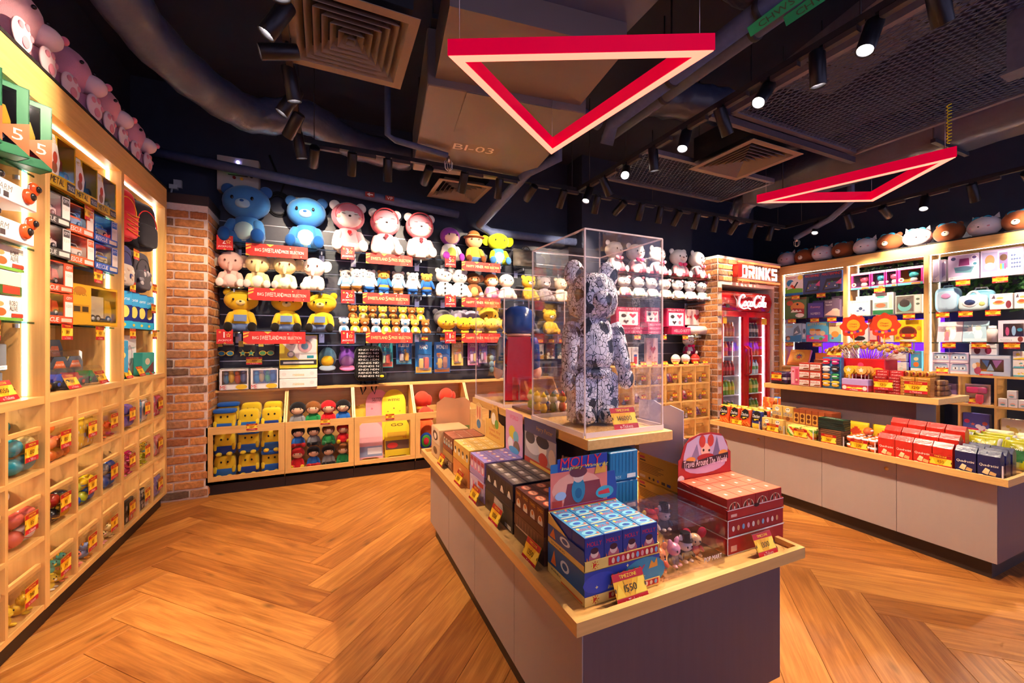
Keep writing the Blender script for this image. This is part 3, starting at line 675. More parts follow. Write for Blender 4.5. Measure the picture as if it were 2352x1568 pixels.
win_box('big yellow lorry box with the open-sided cargo truck',.36,.14,.23,PL(3.2,.1,1.441),78,'#d9a423','#4a423a',(.42,.1,.97,.94),None,'#fff',truck_toy('#e8d8b0','#e6b01c'),[('t','TRUCK',.2,.78,.26,.12,'#7a4a1a'),('e',.2,.84,.12,.1,'#b8741f'),('r',.04,.3,.38,.5,'#c08a18'),('r',.08,.33,.2,.46,'#3a2a1a'),('r',.24,.33,.36,.46,'#3a2a1a')],name='lorry_box')
mc=['#d8872a','#3a5ad0','#b8382a','#2f8a4a','#c8c8d0','#d8452a','#4a4a52','#e0b020']
for i in range(8):
 y=2.76+.155*(i%4)+(.05 if i>3 else 0);front=i<4
 t=thing('monster_truck_pack','blister pack of a toy monster truck with '+['orange','blue','red','green','silver','scarlet','grey','yellow'][i]+' body on the middle bay ledge','toy pack',PL(y,.09 if front else.2,1.096 if front else 1.1),84,'monster truck packs')
 h_=.17 if front else.26
 b=MB();b.prism([(-.065,0),(.065,0),(.065,h_*.8),(.04,h_),(-.04,h_),(-.065,h_*.8)],.045,.048,'#3f4a5a');b.build('backing_card','card',t)
 p=MB(tr(-.065,.045,0));art(p,[('p',[(.12,.62),(.88,.62),(.7,.86),(.3,.86)],'#d8652a'),('t','MONSTER',.5,.74,.5,.07,'#f4ead8'),('r',0,0,1,.12,'#222228')],.13,h_);p.build('printed_panel','print',t)
 monster_toy(mc[i])(t,0,.012 if front else.09,.12,.085,.1)
 b=MB();b.prism([(-.058,.004 if front else.08),(.058,.004 if front else.08),(.056,(.1 if front else.19)),(.03,(.115 if front else.2)),(-.03,(.115 if front else.2)),(-.056,(.1 if front else.19))],-.05,.044,'#ffffff');b.build('blister','film',t)
for y,z,l,nn in((3.12,2.114,'under the yellow monster truck boxes','1380'),(3.22,1.774,'under the rescue car boxes','380'),(2.9,1.439,'under the fire van boxes','380'),(3.24,1.439,'under the yellow lorry box','450')):
 price_clip(nn,'price tag on the glass edge '+l,PL(y,.03,z),90,.1,.08)
price_stand('780','price tag leaning at left of the monster truck packs',PL(2.98,.03,1.096),90,.12,.085);price_stand('750','price tag leaning at right of the monster truck packs',PL(3.3,.03,1.096),90,.11,.08)
# bay three: backpacks and boxes
def backpack(label,loc,rz,H,c,c2,zipc,strapc=None,cords=False,blot=None):
 t=thing('backpack',label,'backpack',loc,rz,'backpacks')
 U(t,'bag_body','soft',c,(0,0,H*.5),(H*.36,H*.2,H*.5));U(t,'front_pocket','soft',c2,(0,-H*.17,H*.3),(H*.28,H*.09,H*.24))
 b=MB();b.tube([(H*.3*math.cos(a),-H*.19,H*.52+H*.3*math.sin(a))for a in[math.pi*k/10 for k in range(11)]],H*.012,6,zipc);b.build('zip','matte',t)
 b=MB();b.tube([(H*.1*math.cos(a),.02,H*.97+H*.1*math.sin(a))for a in[math.pi*k/8 for k in range(9)]],H*.02,6,c);b.build('top_loop','fabric',t)
 if cords:
  b=MB();b.tube([((-1)**k*H*.2,-H*.275,H*(.14+.045*k))for k in range(9)],H*.012,6,'#f0b040');b.build('cord','matte',t)
 if blot:
  for k in range(16):
   U(t,'print_patch','ball',blot[k%len(blot)],(RND.uniform(-.27,.27)*H,-H*(.18 if k%2 else.245),RND.uniform(.16,.8)*H if k%2 else RND.uniform(.14,.48)*H),(H*.07,H*.03,H*.05),rot=(0,RND.uniform(0,90),0))
 return t
backpack('bright red shiny backpack with zigzag yellow cords',PL(3.63,.1,2.035),84,.36,'#d81f30','#e23a3e','#f2a53a',cords=True)
backpack('black backpack with a red zip hanging beside the brick pillar',PL(3.98,.1,2.035),78,.36,'#26242a','#2c2a2f','#e03434')
backpack('navy and cream floral backpack',PL(3.63,.1,1.714),86,.3,'#3a3a6a','#c9b8a8','#2a2a3a',blot=['#e8d8c8','#2a2f66','#d8b8a0'])
backpack('dark grey cartoon print backpack below the black one',PL(3.93,.1,1.714),84,.3,'#4a444a','#544e54','#2a2628',blot=['#8a8288','#2a2a30','#c8c0c0','#b06a7a'])
for i,y in enumerate((3.66,3.86,3.94,4.02)):
 carton('dragon_box','blue aqua dragon box, '+['widest and nearest the post','second of the row','third of the row','last of the row beside the pillar'][i],'toy box',.2 if i==0 else.16,.055,.26,PL((3.62,3.79,3.93,4.07)[i],.1,1.441),64,'#1a2a7a',{'F':[('r',0,.0,1,.2,'#2ab0d8'),('r',.02,.62,.98,.98,'#3aa8e0'),('t','Dragons',.5,.78,.8,.12,'#ffffff',.2),('e',.3,.42,.2,.14,'#e8a0b0'),('e',.72,.45,.16,.16,'#e8d86a'),('c',.2,.1,.06,'#f0c040'),('c',.45,.1,.06,'#f0c040'),('c',.7,.1,.06,'#f0c040')]},GL)
carton('crystal_kit_box','white and maroon crystal light kit box','toy box',.24,.07,.33,PL(3.64,.18,1.096),86,'#efe8ea',{'F':[('r',0,.7,1,1,'#7a1440'),('t','CRYSTAL',.55,.88,.8,.1,'#f4e4ea'),('t','LIGHT',.7,.77,.5,.08,'#f4e4ea'),('p',[(.3,.06),(.8,.04),(.86,.36),(.4,.4)],'#4a3a5a'),('c',.62,.2,.1,'#e85a9a'),('e',.5,.5,.26,.1,'#d8dce8')]},GL)
carton('science_kit_box','sky blue science kit box in front of the crystal kit','toy box',.17,.06,.26,PL(3.585,.08,1.096),86,'#38a0d0',{'F':[('t','WATER',.4,.88,.6,.12,'#ffffff'),('e',.6,.62,.2,.08,'#f0e080'),('r',.5,.3,.6,.6,'#f0d860'),('r',.05,.04,.95,.16,'#c8c83a')]},GL)
carton('white_box','white box with a loop picture behind the turquoise puzzle','toy box',.16,.06,.3,PL(3.98,.17,1.096),80,'#eee6e4',{'F':[('e',.5,.5,.2,.26,'#c8a8b0'),('e',.5,.5,.14,.2,'#eee6e4')]},GL)
carton('craft_box','small turquoise craft box near the pillar','toy box',.15,.06,.17,PL(4.02,.07,1.096),80,'#3aa89a',{'F':[('p',[(.1,.1),(.9,.1),(.9,.6)],'#6a3a44'),('e',.4,.6,.2,.15,'#d8c8b0')]},GL)
for y,l,nn in((3.66,'in front of the sky blue science kit','220'),(3.88,'right of the crystal kit','350'),(4.07,'in front of the turquoise craft box','180')):
 price_stand(nn,'price tag leaning on the ledge '+l,PL(y,.03,1.096),90,.1,.075)
for y,z,l,nn in((3.76,2.0,'below the red backpack','1800'),(4.1,1.8,'below the black backpack','1500'),(3.7,1.765,'above the dragon boxes','1200'),(4.08,1.64,'beside the grey print backpack','1300'),(3.7,1.439,'under the dragon boxes','650'),(4.1,1.439,'near the last dragon box','320')):
 price_clip(nn,'price tag '+l+' in the third bay',PL(y,.03,z),90,.09,.07)
# --- cubby contents, nearest the camera first
CY_=[2.53]+[1.09+Y[2]+.263*(k+.5)for k in range(3)]+[1.09+Y[3]+.262*(k+.5)for k in range(3)]
ROWZ=(.125,.445,.76)
rown=['bottom row','middle row','top row']
def spots(n,kind,r,q):
 """stacked positions in a cubby: along, depth, height"""
 fb=['front','behind','third deep','fourth deep'];lay=['lower','upper','top','topmost'];nth=['first','second','third','fourth','fifth']
 if kind=='pack':return[((i%2-.5)*.106,.035+.036*(i//2),.001,'%s %s'%(['left','right'][i%2],fb[i//2]))for i in range(min(n,8))]
 if kind=='box':return[((i%3-1)*.073,.05+.055*((i//3)%2),.001+.0765*(i//6),'%s %s %s'%(lay[i//6],fb[(i//3)%2],nth[i%3]))for i in range(min(n,12))]
 e=r*(1.13 if kind=='egg' else 1.03 if kind=='ball' else 1.15);hz=e if kind!='animal' else r*1.06;nx=max(1,int(.232/(2*e)));nz=max(1,int(.17/(2*hz)));out=[]
 for l in range(nz+1):
  for d in range(2):
   for i in range(nx):out.append(None if l==nz and d==0 else(.116-(nx-i-.5)*2*e,.014+e+d*2.02*e,.001+l*2*hz,'%s %s %s'%(lay[min(l,3)],fb[d],nth[min(i,4)])))
 return[p for p in out if p][:n]
def pile(kind,col,row,desc,n,cols,r):
 q=random.Random(col*10+row);y=CY_[col];z=ROWZ[row]+.001
 place='%s cubby %s'%(rown[row],['by the photo edge','left under the monster trucks','centre under the monster trucks','right under the monster trucks','left under the crystal kit','centre under the crystal kit','beside the pillar'][col])
 for i,(a,d,zz,wh)in enumerate(spots(n,kind,r,q)):
  loc=PL(y+a,d,z+zz);lab='%s, %s, %s'%(desc,wh,place);g='%s, %s'%(desc,place)
  c=q.choice(cols);c2=q.choice(cols);rz=90+q.uniform(-14,14)
  if kind=='egg':egg_toy('capsule_toy',lab,loc,r,c,c2,g,rz,q.uniform(0,90))
  elif kind=='ball':
   t=thing('play_ball',lab,'ball',loc,rz,g);U(t,'ball','ball',c,(0,0,r),r,'plastic')
   b=MB(tr(0,0,r)@rot_m(q.uniform(0,90),0,0));b.tube([(r*1.005*math.cos(u),r*1.005*math.sin(u),0)for u in[2*math.pi*k/14 for k in range(14)]],r*.02,4,'#2a1a10',True);b.build('seam','matte',t)
  elif kind=='animal':squeeze_toy(lab,loc,r*.72,c,c2,g,rz)
  elif kind=='pack':
   t=thing('toy_packet',lab,'toy pack',loc,90,g)
   me=PK.setdefault((c,c2),pouch_mesh(.1,.16,.03,lambda u,v,c=c,c2=c2:c if v>.78 or v<.12 else(c2 if(u-.5)**2+(v-.45)**2<.06 else '#e8e0d8' if int(u*12+v*9)%4==0 else c),3));put(me,'bag',t)
  elif kind=='box':carton('small_box',lab,'box',.07,.05,.075,loc,90,c,{'F':[('r',.1,.6,.9,.9,c2),('c',.5,.35,.22,'#c8b8b0')]},g)
 price_clip(q.choice(['340','85','60','150','240','180','40']),'price tag on the clear front of the %s'%place,PL(y+.03,.004,z+.14),90,.09,.085,'price tags on the left cubbies')
PK={}
pile('egg',0,2,'teal and white capsule egg',18,['#2aa0b4','#e8e2dc','#3a8a9a','#c8b070'],.036);pile('ball',1,2,'mini orange basketball',24,['#d9682a','#e0773a'],.028)
pile('pack',2,2,'yellow bagged toy',8,['#e8b82a','#d8a83a','#c8483a'],.03);pile('animal',3,2,'orange and green puffer toy',18,['#e8622a','#4ab03a','#e84a3a'],.046)
pile('egg',4,2,'purple squishy ball',18,['#6a52b0','#584a9a'],.036);pile('pack',5,2,'blue toy packet',8,['#2a6ab8','#3a9ad0','#e8e0e0'],.03);pile('pack',6,2,'pink and green toy packet',8,['#d84a7a','#5ab04a','#c8a0d0'],.03)
pile('egg',0,1,'salmon pink surprise egg',18,['#e06a5a','#e8d8d0','#c8504a'],.036);pile('egg',1,1,'red and black race ball',18,['#b82a20','#2a2422','#d8a02a'],.033)
pile('egg',2,1,'bright coloured helmet toy',18,['#e8c020','#2a5ab8','#d84a3a','#b8c82a'],.033);pile('egg',3,1,'dark blue puzzle ball',18,['#2a4a9a','#3a4a6a','#d8903a','#8a8a90'],.036)
pile('animal',4,1,'hot pink squeeze toy',18,['#e0307a','#e86a9a'],.04);pile('animal',5,1,'lime squeeze toy',18,['#c8d82a','#6ab8c0','#e8c83a'],.04);pile('pack',6,1,'white and pink packet',8,['#f0d8d4','#e88a94'],.03)
pile('animal',0,0,'pink vinyl animal',18,['#f0a0b8','#e86aa0','#a06ac0','#e8c030'],.046);pile('animal',1,0,'frog and duck squeeze toy',18,['#e8c83a','#f0885a','#4ab0a0','#f0e8d8'],.036)
pile('animal',2,0,'soft dinosaur toy',18,['#7a92c8','#f0a83a','#f08a7a'],.046);pile('animal',3,0,'pastel ice cream toy',18,['#f0d8c8','#f0a8b0','#f4e0a0'],.042)
pile('box',4,0,'black mini cube box',12,['#2a2626','#3a3434','#c84a3a'],.04);pile('box',5,0,'black card game box',8,['#2a2a2e','#d8d0c8'],.04);pile('pack',6,0,'pink squeaky packet',8,['#e88a90','#8a7ac0'],.03)
# ---------------------------------------------------------------- slat wall with glass shelves (back, left of the show case)
YS=4.75
sl=MB();sl.bb(-.93,3.0,YS+.012,4.79,.1,2.6,'#24222c');slat_wall=struct('wall_slatted',sl,'slat_board','dark slatted display wall behind the soft toys')
z=.86
bs=MB();bs.bb(-.925,2.995,0,.02,0,.142,'#2c2a36');slat_me=bs.mesh('slat','slat_board')
bs=MB();bs.bb(-.925,2.995,.006,.02,0,.008,'#c8c4c8');ins_me=bs.mesh('metal_groove','metal')
while z<2.6:
 put(slat_me,'slat',slat_wall,(0,YS,z+.004));put(ins_me,'metal_groove',slat_wall,(0,YS,z-.004));z+=.15
def wall_shelf(x0,x1,yb,d,z,label,group='glass shelves on the slat wall'):
 t=thing('glass_shelf',label,'shelf',((x0+x1)/2,yb,z),0,group);w=x1-x0
 b=MB();b.bb(-w/2,w/2,-d,-.006,0,.009);b.build('glass_pane','shelf_glass',t)
 b=MB();b.bb(-w/2,w/2,-d-.0015,-d,0,.009);b.build('polished_edge','glass_edge',t)
 for k in(-1,1):
  b=MB(tr(k*(w/2-.14),0,0));b.prism([(0,0),(.012,0),(.012,-.03),(0,-.03)],-d*.75,-.001,'#c0bcc4');b.bb(-.02,.03,-.006,-.001,-.09,.0,'#d8d4dc');b.build('bracket','metal',t)
 return t
SEC=[(-.915,.1,'left'),(.13,1.09,'middle'),(1.11,2.04,'right'),(2.06,2.98,'last')]
for x0,x1,nm in SEC:
 for z,rn in((2.255,'top'),(1.845,'second'),(1.435,'third')):
  wall_shelf(x0,x1,YS,.3,z-.009,'%s glass shelf of the %s slat wall section'%(rn,nm if nm!='last' else 'section behind the show case'))
def sign_strip(txts,w,h,label,loc,rz=0):
 t=thing('prize_sign',label,'sign',loc,rz,'prize selection signs')
 b=MB();b.bb(-w/2,w/2,0,.002,-h/2,h/2,'#d8352c');b.build('board','print',t)
 p=MB(tr(-w/2,0,-h/2));a=[('p',[(.32,1),(.38,.8),(.44,1)],'#f2c84a'),('p',[(0,.0),(.07,.0),(0,.2)],'#f2b03a'),('p',[(0,.45),(.08,.62),(.08,.74),(0,.6)],'#f2c04a'),('p',[(0,.72),(.09,.86),(.09,.96),(0,.86)],'#f2c04a'),('p',[(.72,0),(.86,0),(.8,1)],'#e05040'),('r',.7,.78,.715,.86,'#f8e8b0'),('r',.88,.12,.895,.2,'#f8e8b0')]
 art(p,a+txts,w,h);p.build('lettering','print',t)
 return t
def jackpot(n,label,loc):
 t=thing('jackpot_sign',label,'sign',loc,0,'jackpot signs')
 b=MB();b.bb(-.062,.062,0,.002,-.065,.065,'#d42a26');b.build('board','print',t)
 p=MB(tr(-.062,0,-.065));art(p,[('s',.2,.8,.1,'#f0b848'),('s',.72,.58,.18,'#f0c860'),('s',.72,.58,.11,'#d42a26'),('s',.8,.86,.07,'#f0b848'),('t',str(n),.46,.62,.2 if n>1 else.08,.4,'#fbeeee'),('t','JACKPOTS' if n>1 else 'JACKPOT',.5,.22,.84,.16,'#fbeeee'),('p',[(.4,0),(.6,0),(.5,.1)],'#f0b848')],.124,.13);p.build('lettering','print',t)
YG=YS-.304
bigs=[('t','BIG',.19,.5,.1,.24,'#f6ecd8'),('t','SWEETLAND',.41,.5,.3,.34,'#f6ecd8'),('t','PRIZE SELECTION',.75,.48,.36,.24,'#f6ecd8')]
five=[('t','SWEETLAND',.28,.5,.35,.28,'#f4d890'),('t','5',.5,.5,.05,.4,'#f4d890'),('t','PRIZE SELECTION',.75,.5,.42,.26,'#f4d890')]
hapm=[('t','HAPPY',.22,.5,.2,.26,'#f4d890'),('t','MINER',.45,.5,.2,.3,'#f4e0a8'),('t','PRIZE SELECTION',.77,.5,.38,.24,'#f4d890')]
und=['under the top shelf','under the second shelf','under the third shelf']
for i,z in enumerate((2.2,1.79,1.385)):
 sign_strip(bigs,.51,.115,'red prize sign with cream lettering in the left section, '+und[i],(-.41+(.02 if i==1 else-.02 if i==2 else 0),YG-.003,z))
 sign_strip(five,.47,.11,'red prize sign with gold lettering in the middle section, '+und[i],(.612-(.03 if i==1 else 0),YG-.003,z+.005))
 sign_strip(hapm,.47,.105,'red prize sign with gold lettering in the right section, '+und[i],(1.63,YG-.003,z+.005))
 for n,x,nm in(([2,2,1][i],-.825,'left'),([3,2,1][i],.205,'middle'),([5,3,1][i],1.265,'right')):
  if n==2 and nm=='left' and i==1:continue
  jackpot(n,'red sign reading %d JACKPOT%s %s of the %s section'%(n,'S' if n>1 else '',und[i],nm),(x,YG-.004,z+(.04 if i==0 else.01)))
# --- soft toys on the top shelf
Z1,Z2,Z3=2.256,1.846,1.436;PY=4.6
BL='#3f78b4'
plush('plush_bear','largest bright blue plush bear with pale belly next to the brick pillar',(-.68,PY+.02,Z1),-6,.57,BL,'blue plush bears',belly='#b8d8d8',paw='#1e4f96',nose='#1d4a94',muzzle='#8fb4d0',hw=1.12,head=.56,earc='#355f9c')
plush('plush_bear','second bright blue plush bear beside the pink-hooded bears',(-.17,PY+.02,Z1),-4,.53,'#3d7fc0','blue plush bears',belly='#b4d4d4',paw='#1f569c',nose='#1d4a94',muzzle='#8fb8d8',hw=1.08,head=.56,earc='#3566a4')
for i,x in enumerate((.215,.585,.955)):
 t=plush('hooded_bear','white plush bear in a pink eared hood and white skirt, '+['left one of three','middle one of three','right one of three'][i],(x,PY,Z1),[4,0,-3][i],.5 if i!=0 else.53,'#f1e2dc','pink-hooded plush bears',hood='#e58492',face='#f6ece6',bodyc='#f0aab0',earc='#f6eae6',nose='#2a1a1a',eyes=False,head=.55,blush='#f2b8a8',clothes=('#f0a8b0','#f6efea'))
 for s_ in(-1,1):U(t,'closed_eye','bead','#4a3430',(s_*.06,-.157,.378),(.022,.004,.003))
 st=MB();st.prism([(0,-.03),(.022,0),(.015,.02),(-.015,.02),(-.022,0)],-.004,0,'#d8343c');st.build('strawberry','fabric',t,(0,-.125,.2))
 b=MB();b.tube([(.125*math.cos(a),-.09,.385+.115*math.sin(a))for a in[math.pi*(-.1+1.2*k/14)for k in range(15)]],.008,6,'#c84e58');b.build('hood_rim','fabric',t)
plush('hooded_doll','plush doll with a purple hood and white suit',(1.3,PY,Z1),6,.4,'#efe9e2','plush dolls on the top shelf',ears='none',hood='#8a3fa4',face='#f3d2bc',belly='#cfe06a',paw='#a03fb0',nose=None,bodyc='#efeae4',head=.52)
t=plush('hat_doll','plush doll in a brown brimmed hat and checked shirt',(1.59,PY,Z1),-4,.37,'#d8a23c','plush dolls on the top shelf',ears='none',face='#e2a578',bodyc='#d9a440',paw='#7a4424',nose=None,head=.5,clothes=('#d9a440','#4a6a9a'))
U(t,'hat_brim','ball','#9a5a28',(0,-.02,.31),(.125,.115,.018));U(t,'hat_crown','ball','#a5622c',(0,0,.34),(.075,.07,.06))
plush('green_plush','lime green plush with round ears in a blue striped outfit',(1.9,PY,Z1),-8,.4,'#b7c81e','plush dolls on the top shelf',ears='wide',bodyc='#4a86c0',nose=None,paw='#3f74b0',head=.52,hw=1.15,belly='#dfe6e8',muzzle=None)
t=thing('canvas_bag','crumpled grey canvas bag at the end of the top shelf','bag',(2.26,PY,Z1));put(pouch_mesh(.32,.24,.14,lambda u,v:'#6a625c' if v<.8 else '#57504c',9,mat='fabric',wr=.5),'bag_body',t)
b=MB();b.tube([(-.07+.14*k/8,-.04,.2+.07*math.sin(math.pi*k/8))for k in range(9)],.008,6,'#4a4440');b.build('handle','fabric',t)
# --- second shelf
for i,(x,c,e,l)in enumerate(((-.8,'#eebfae','#b8b09a','peach plush elephant nearest the brick pillar'),(-.585,'#f3dc9c','#f2cfa8','yellow plush elephant beside the peach one'),(-.355,'#f4dfa4','#f0d5a0','pale yellow plush elephant in third place'),(-.1,'#f1d9cc','#f0dcc8','cream plush elephant at the right end'))):
 plush('plush_elephant',l,(x,PY-.03,Z2),[6,3,0,-8][i],.34,c,'plush elephants',ears='wide',earc=e,trunk=True,nose=None,paw='#f6e6d8',head=.56,hw=.95,belly='#f6e8d8' if i!=0 else '#f3d2c4',eyec='#5a2a18')
outf=[('#e9ddd4','#7fa8d4','#96622e','blue shirt and brown trousers'),('#eee6e2','#eee2dc','#2b5fa8','white shirt, braces and blue trousers'),('#c8873a','#2a63b4','#2a63b4','blue dungarees over orange fur')]
ord_=[(0.2,0),(.3,0),(.42,1),(.57,2),(.72,0),(.875,1),(1.03,2)]
nth=['leftmost, half hidden','second from left','third from left','middle of the row','fifth from left','sixth from left','rightmost']
for i,(x,k)in enumerate(ord_):
 f,sh,tr_,l=outf[k]
 plush('dressed_bear','small standing plush bear in %s, %s'%(l,nth[i]),(x,PY-.02 if i else PY+.07,Z2),RND.uniform(-8,8),.26,f,'dressed plush bears',clothes=(sh,tr_),stand=True,paw='#efe8e0' if k!=1 else '#3a2a26',head=.42,muzzle='#f4ece4' if k!=2 else '#d89a50')
for i,x in enumerate((1.225,1.405)):
 t=plush('white_plush','white round plush bear with black buttons, '+['left one','right one with an orange nose up'][i],(x,PY-.03,Z2),-4+6*i,.33,'#ece7e4','white button plush bears',nose='#e88a3a',head=.5,muzzle='#f4efec' if i else None)
 for k in range(3):U(t,'button','bead','#1c1818',(0,-.082+.008*abs(k-1),.05+.05*k),(.011,.007,.011),'plastic')
plush('plush_monkey','brown plush monkey with a tan face',(1.58,PY-.02,Z2),-6,.31,'#6f4528',None,face='#7a4c2c',muzzle='#d8a878',belly='#c88a50',ears='wide',earc='#b8845a',paw='#e8d8c8',head=.48)
t=plush('hair_doll','plush doll with orange hair and a pink skirt',(1.8,PY-.02,Z2),4,.31,'#f0d0b8',None,ears='none',hood='#d88a4a',face='#f4d8c2',clothes=('#8a5a7a','#e86a9a'),nose=None,head=.52,paw='#f4e4da',blush='#f0a090')
plush('hair_doll','plush doll with cream hair beside the orange-haired doll',(2.0,PY-.02,Z2),-6,.32,'#f4e4d8',None,ears='none',hood='#efe4d4',face='#f4dcc8',clothes=('#e8e0dc','#c8b0a8'),nose=None,head=.52,blush='#f0a090')
# --- third shelf
for i,x in enumerate((-.72,-.34,-.03)):
 t=plush('dungaree_bear','big yellow plush bear in blue denim dungarees, '+['left one','middle one','right one'][i],(x,PY-.01,Z3),[4,0,-10][i],.4,'#e9bb2c','yellow dungaree plush bears',head=.5,hw=1.25,clothes=('#e9bb2c','#6f86b4'),paw='#26221f',muzzle='#f2d88a',earc='#d8a520')
 b=MB();b.bb(-.05,.05,-.004,0,-.03,.03,'#7a90bc');b.build('bib_pocket','fabric',t,(0,-.118,.13))
bear_c=[('#a8622a','brown'),('#e6b840','yellow')]
r_=MB();r_.bb(.2,1.05,4.62,4.72,Z3+.0005,Z3+.14);tag(r_.build('display_riser','acrylic'),'clear acrylic riser under the back row of small bears','riser')
for i,x in enumerate((.262,.367,.462,.568,.676,.782,.88,.976)):
 c,n=bear_c[i%2]
 plush('small_bear','small %s toy bear, %s on the third shelf back row'%(n,['first from left','second from left','third from left','fourth from left','fourth from right','third from right','second from right','rightmost'][i]),(x,4.665,Z3+.142),0,.155,c,'small toy bears in two rows',belly='#e8cf7a' if i%2==0 else '#f0e0c8',head=.52,muzzle='#f0d8a8')
cc=[('#d9e2ea','white and blue'),('#ecc044','yellow'),('#b06a2c','brown')]
for i,x in enumerate((.171,.275,.371,.483,.584,.687,.787,.889,1.003)):
 c,n=cc[i%3]
 plush('small_bear','small %s toy bear, %s on the third shelf front row'%(n,['first from left','second from left','third from left','fourth from left','middle one','fourth from right','third from right','second from right','rightmost'][i]),(x,4.53,Z3),RND.uniform(-8,8),.155,c,'small toy bears in two rows',belly='#5a9ad0' if i%3==0 else '#f2e6d0',head=.52,muzzle='#4a8ac8' if i%3==0 else '#f0dcb0')
for i,(x,c,n)in enumerate(((1.24,'#857c86','dark grey'),(1.42,'#a296ac','lilac'),(1.58,'#a899b4','lilac'),(1.79,'#e0b038','large yellow'))):
 plush('ball_plush','round %s plush head on the back row of the third shelf, %s'%(n,['first from left','second from left','third from left','rightmost'][i]),(x,4.66,Z3+.01),0,.27 if i<3 else.32,c,'round plush heads',head=.72,hw=1.05,legs=False,muzzle='#e8e0e4' if i==0 else None,nose='#4a3a4a')
for i,(x,c,n,er)in enumerate(((1.25,'#f0c13a','chick with pink cheeks','none'),(1.45,'#eab02c','striped cub','round'),(1.61,'#efc040','chick','none'),(1.8,'#e6bb58','pale cub','round'),(1.98,'#eec24a','chick','none'))):
 plush('ball_plush','round yellow %s plush, front row of third shelf, %s'%(n,['leftmost','second','centre','fourth','rightmost'][i]),(x,4.53,Z3),RND.uniform(-8,8),.19 if i else.22,c,'round plush heads',head=.78,hw=1.2,legs=False,ears=er,blush='#f0886a',nose='#e8863a')
# --- hanging merchandise and boxes on the ledge
def hook(t,x,z,L_=.1):
 b=MB();b.tube([(x,-.004,z),(x,-.02,z),(x,-.02-L_,z+.004),(x,-.024-L_,z+.014)],.003,6,'#b8b4b8');b.build('peg_hook','metal',t)
LZ=.896
for i,x in enumerate((-.86,-.69,-.525)):
 t=thing('sunglasses_card','yellow sunglasses with mirrored lenses on a card, '+['left one of three','middle pair with star frames','right one of three'][i],'sunglasses',(x,YS-.012,1.215),0,'sunglasses on cards')
 b=MB();b.bb(-.07,.07,-.05,-.048,.04,.14,'#2c2a2a');b.build('backing_card','card',t)
 p=MB(tr(-.07,-.05,.04));art(p,[('r',0,.45,.3,1,'#e8d060'),('r',.35,.6,.95,.9,'#d8c8b8'),('t','1 PAIR',.65,.75,.4,.16,'#4a3a20')],.14,.1);p.build('printed_panel','print',t)
 for s_ in(-1,1):
  b=MB()
  if i==1:star(b,starp(s_*.034,.022,.034),(s_*.034,.022),-.058,'#d8c23a');star(b,starp(s_*.034,.022,.022),(s_*.034,.022),-.06,'#3aa88a')
  else:b.prism(circ(s_*.034,.022,.031,.024),-.062,-.054,'#e2b828');b.prism(circ(s_*.034,.022,.024,.018),-.064,-.0625,['#2f8ab0','','#5aa04a'][i])
  b.build('lens','plastic',t)
 b=MB();b.tube([(-.012,-.058,.026),(.012,-.058,.026)],.004,6,'#e2b828');b.build('bridge','plastic',t);hook(t,0,.13)
carton('clock_box','yellow and white wall clock box standing on two white boxes','box',.335,.1,.33,(-.24,4.62,LZ+.19),0,'#e9d23a',{'F':[('r',.02,.26,.98,.98,'#e6dfdf'),('p',[(.02,.26),(.5,.26),(.02,.8)],'#e9d23a'),('c',.66,.66,.2,'#c8a0a0'),('c',.66,.66,.16,'#e8b0b8'),('c',.66,.66,.1,'#7ab0d0'),('c',.32,.78,.09,'#8a7a90'),('e',.3,.42,.1,.1,'#9a948e'),('e',.3,.42,.065,.065,'#f0ece8'),('r',.02,.1,.98,.25,'#2e2c30'),('r',.72,.3,.9,.38,'#2a8a9a'),('p',[(.1,.14),(.9,.14),(.9,.2),(.1,.2)],'#dcd6d0')]},None)
for i in range(2):
 carton('flat_white_box',['lower','upper'][i]+' flat white box with yellow lettering under the clock box','box',.33,.14,.088,(-.24,4.615,LZ+.001+.091*i),0,'#ece6e2',{'F':[('t','minions',.5,.42,.3,.3,'#d8a818'),('e',.12,.5,.06,.2,'#dcd4d0'),('e',.86,.55,.06,.2,'#dcd4d0')]},None)
for i,x in enumerate((-.775,-.53)):
 t=win_box('white window box of colourful squeeze figures, '+['left one','right one'][i],.235,.12,.2,(x,4.62,LZ+.001),0,'#e6e0dd','#b8a890',(.1,.26,.94,.9),None,'#fff',None,[('t','ME',.14,.13,.2,.18,'#d8352a'),('r',.28,.04,.52,.2,'#f2ecea'),('e',.75,.14,.2,.12,'#e8c030'),('t','3+',.9,.95,.08,.05,'#5a4a4a')],None,'toy box')
 for k,(dx,c)in enumerate(((-.07,'#3a90c0'),(-.03,'#e8b82a'),(.02,'#e05a34' if i==0 else '#4aa83a'),(.065,'#4a7ab8'))):U(t,'figure','ball',c,(dx,0,.1+.012*(k%2)),(.026,.03,.05),'plastic');U(t,'figure_head','ball',c,(dx,-.02,.155+.01*(k%2)),(.02,.02,.02),'plastic')
price_clip('450','price tag above the white squeeze figure boxes',(-.62,4.6,1.2),0,.13,.07)
def cap_toy(label,loc,c,c2,c3,ears=False):
 t=thing('kids_headwear',label,'cap',loc,0,'hanging caps')
 U(t,'crown','ball',c,(0,-.07,.12),(.085,.075,.11));U(t,'front_panel','ball',c2,(0,-.095,.1),(.066,.06,.075));U(t,'brim','ball',c3,(0,-.13,.02),(.08,.06,.02),rot=(25,0,0))
 if ears:U(t,'ear','ball',c,(-.05,-.07,.22),(.022,.014,.03));U(t,'ear','ball',c,(.05,-.07,.22),(.022,.014,.03))
 hook(t,0,.24,.06);return t
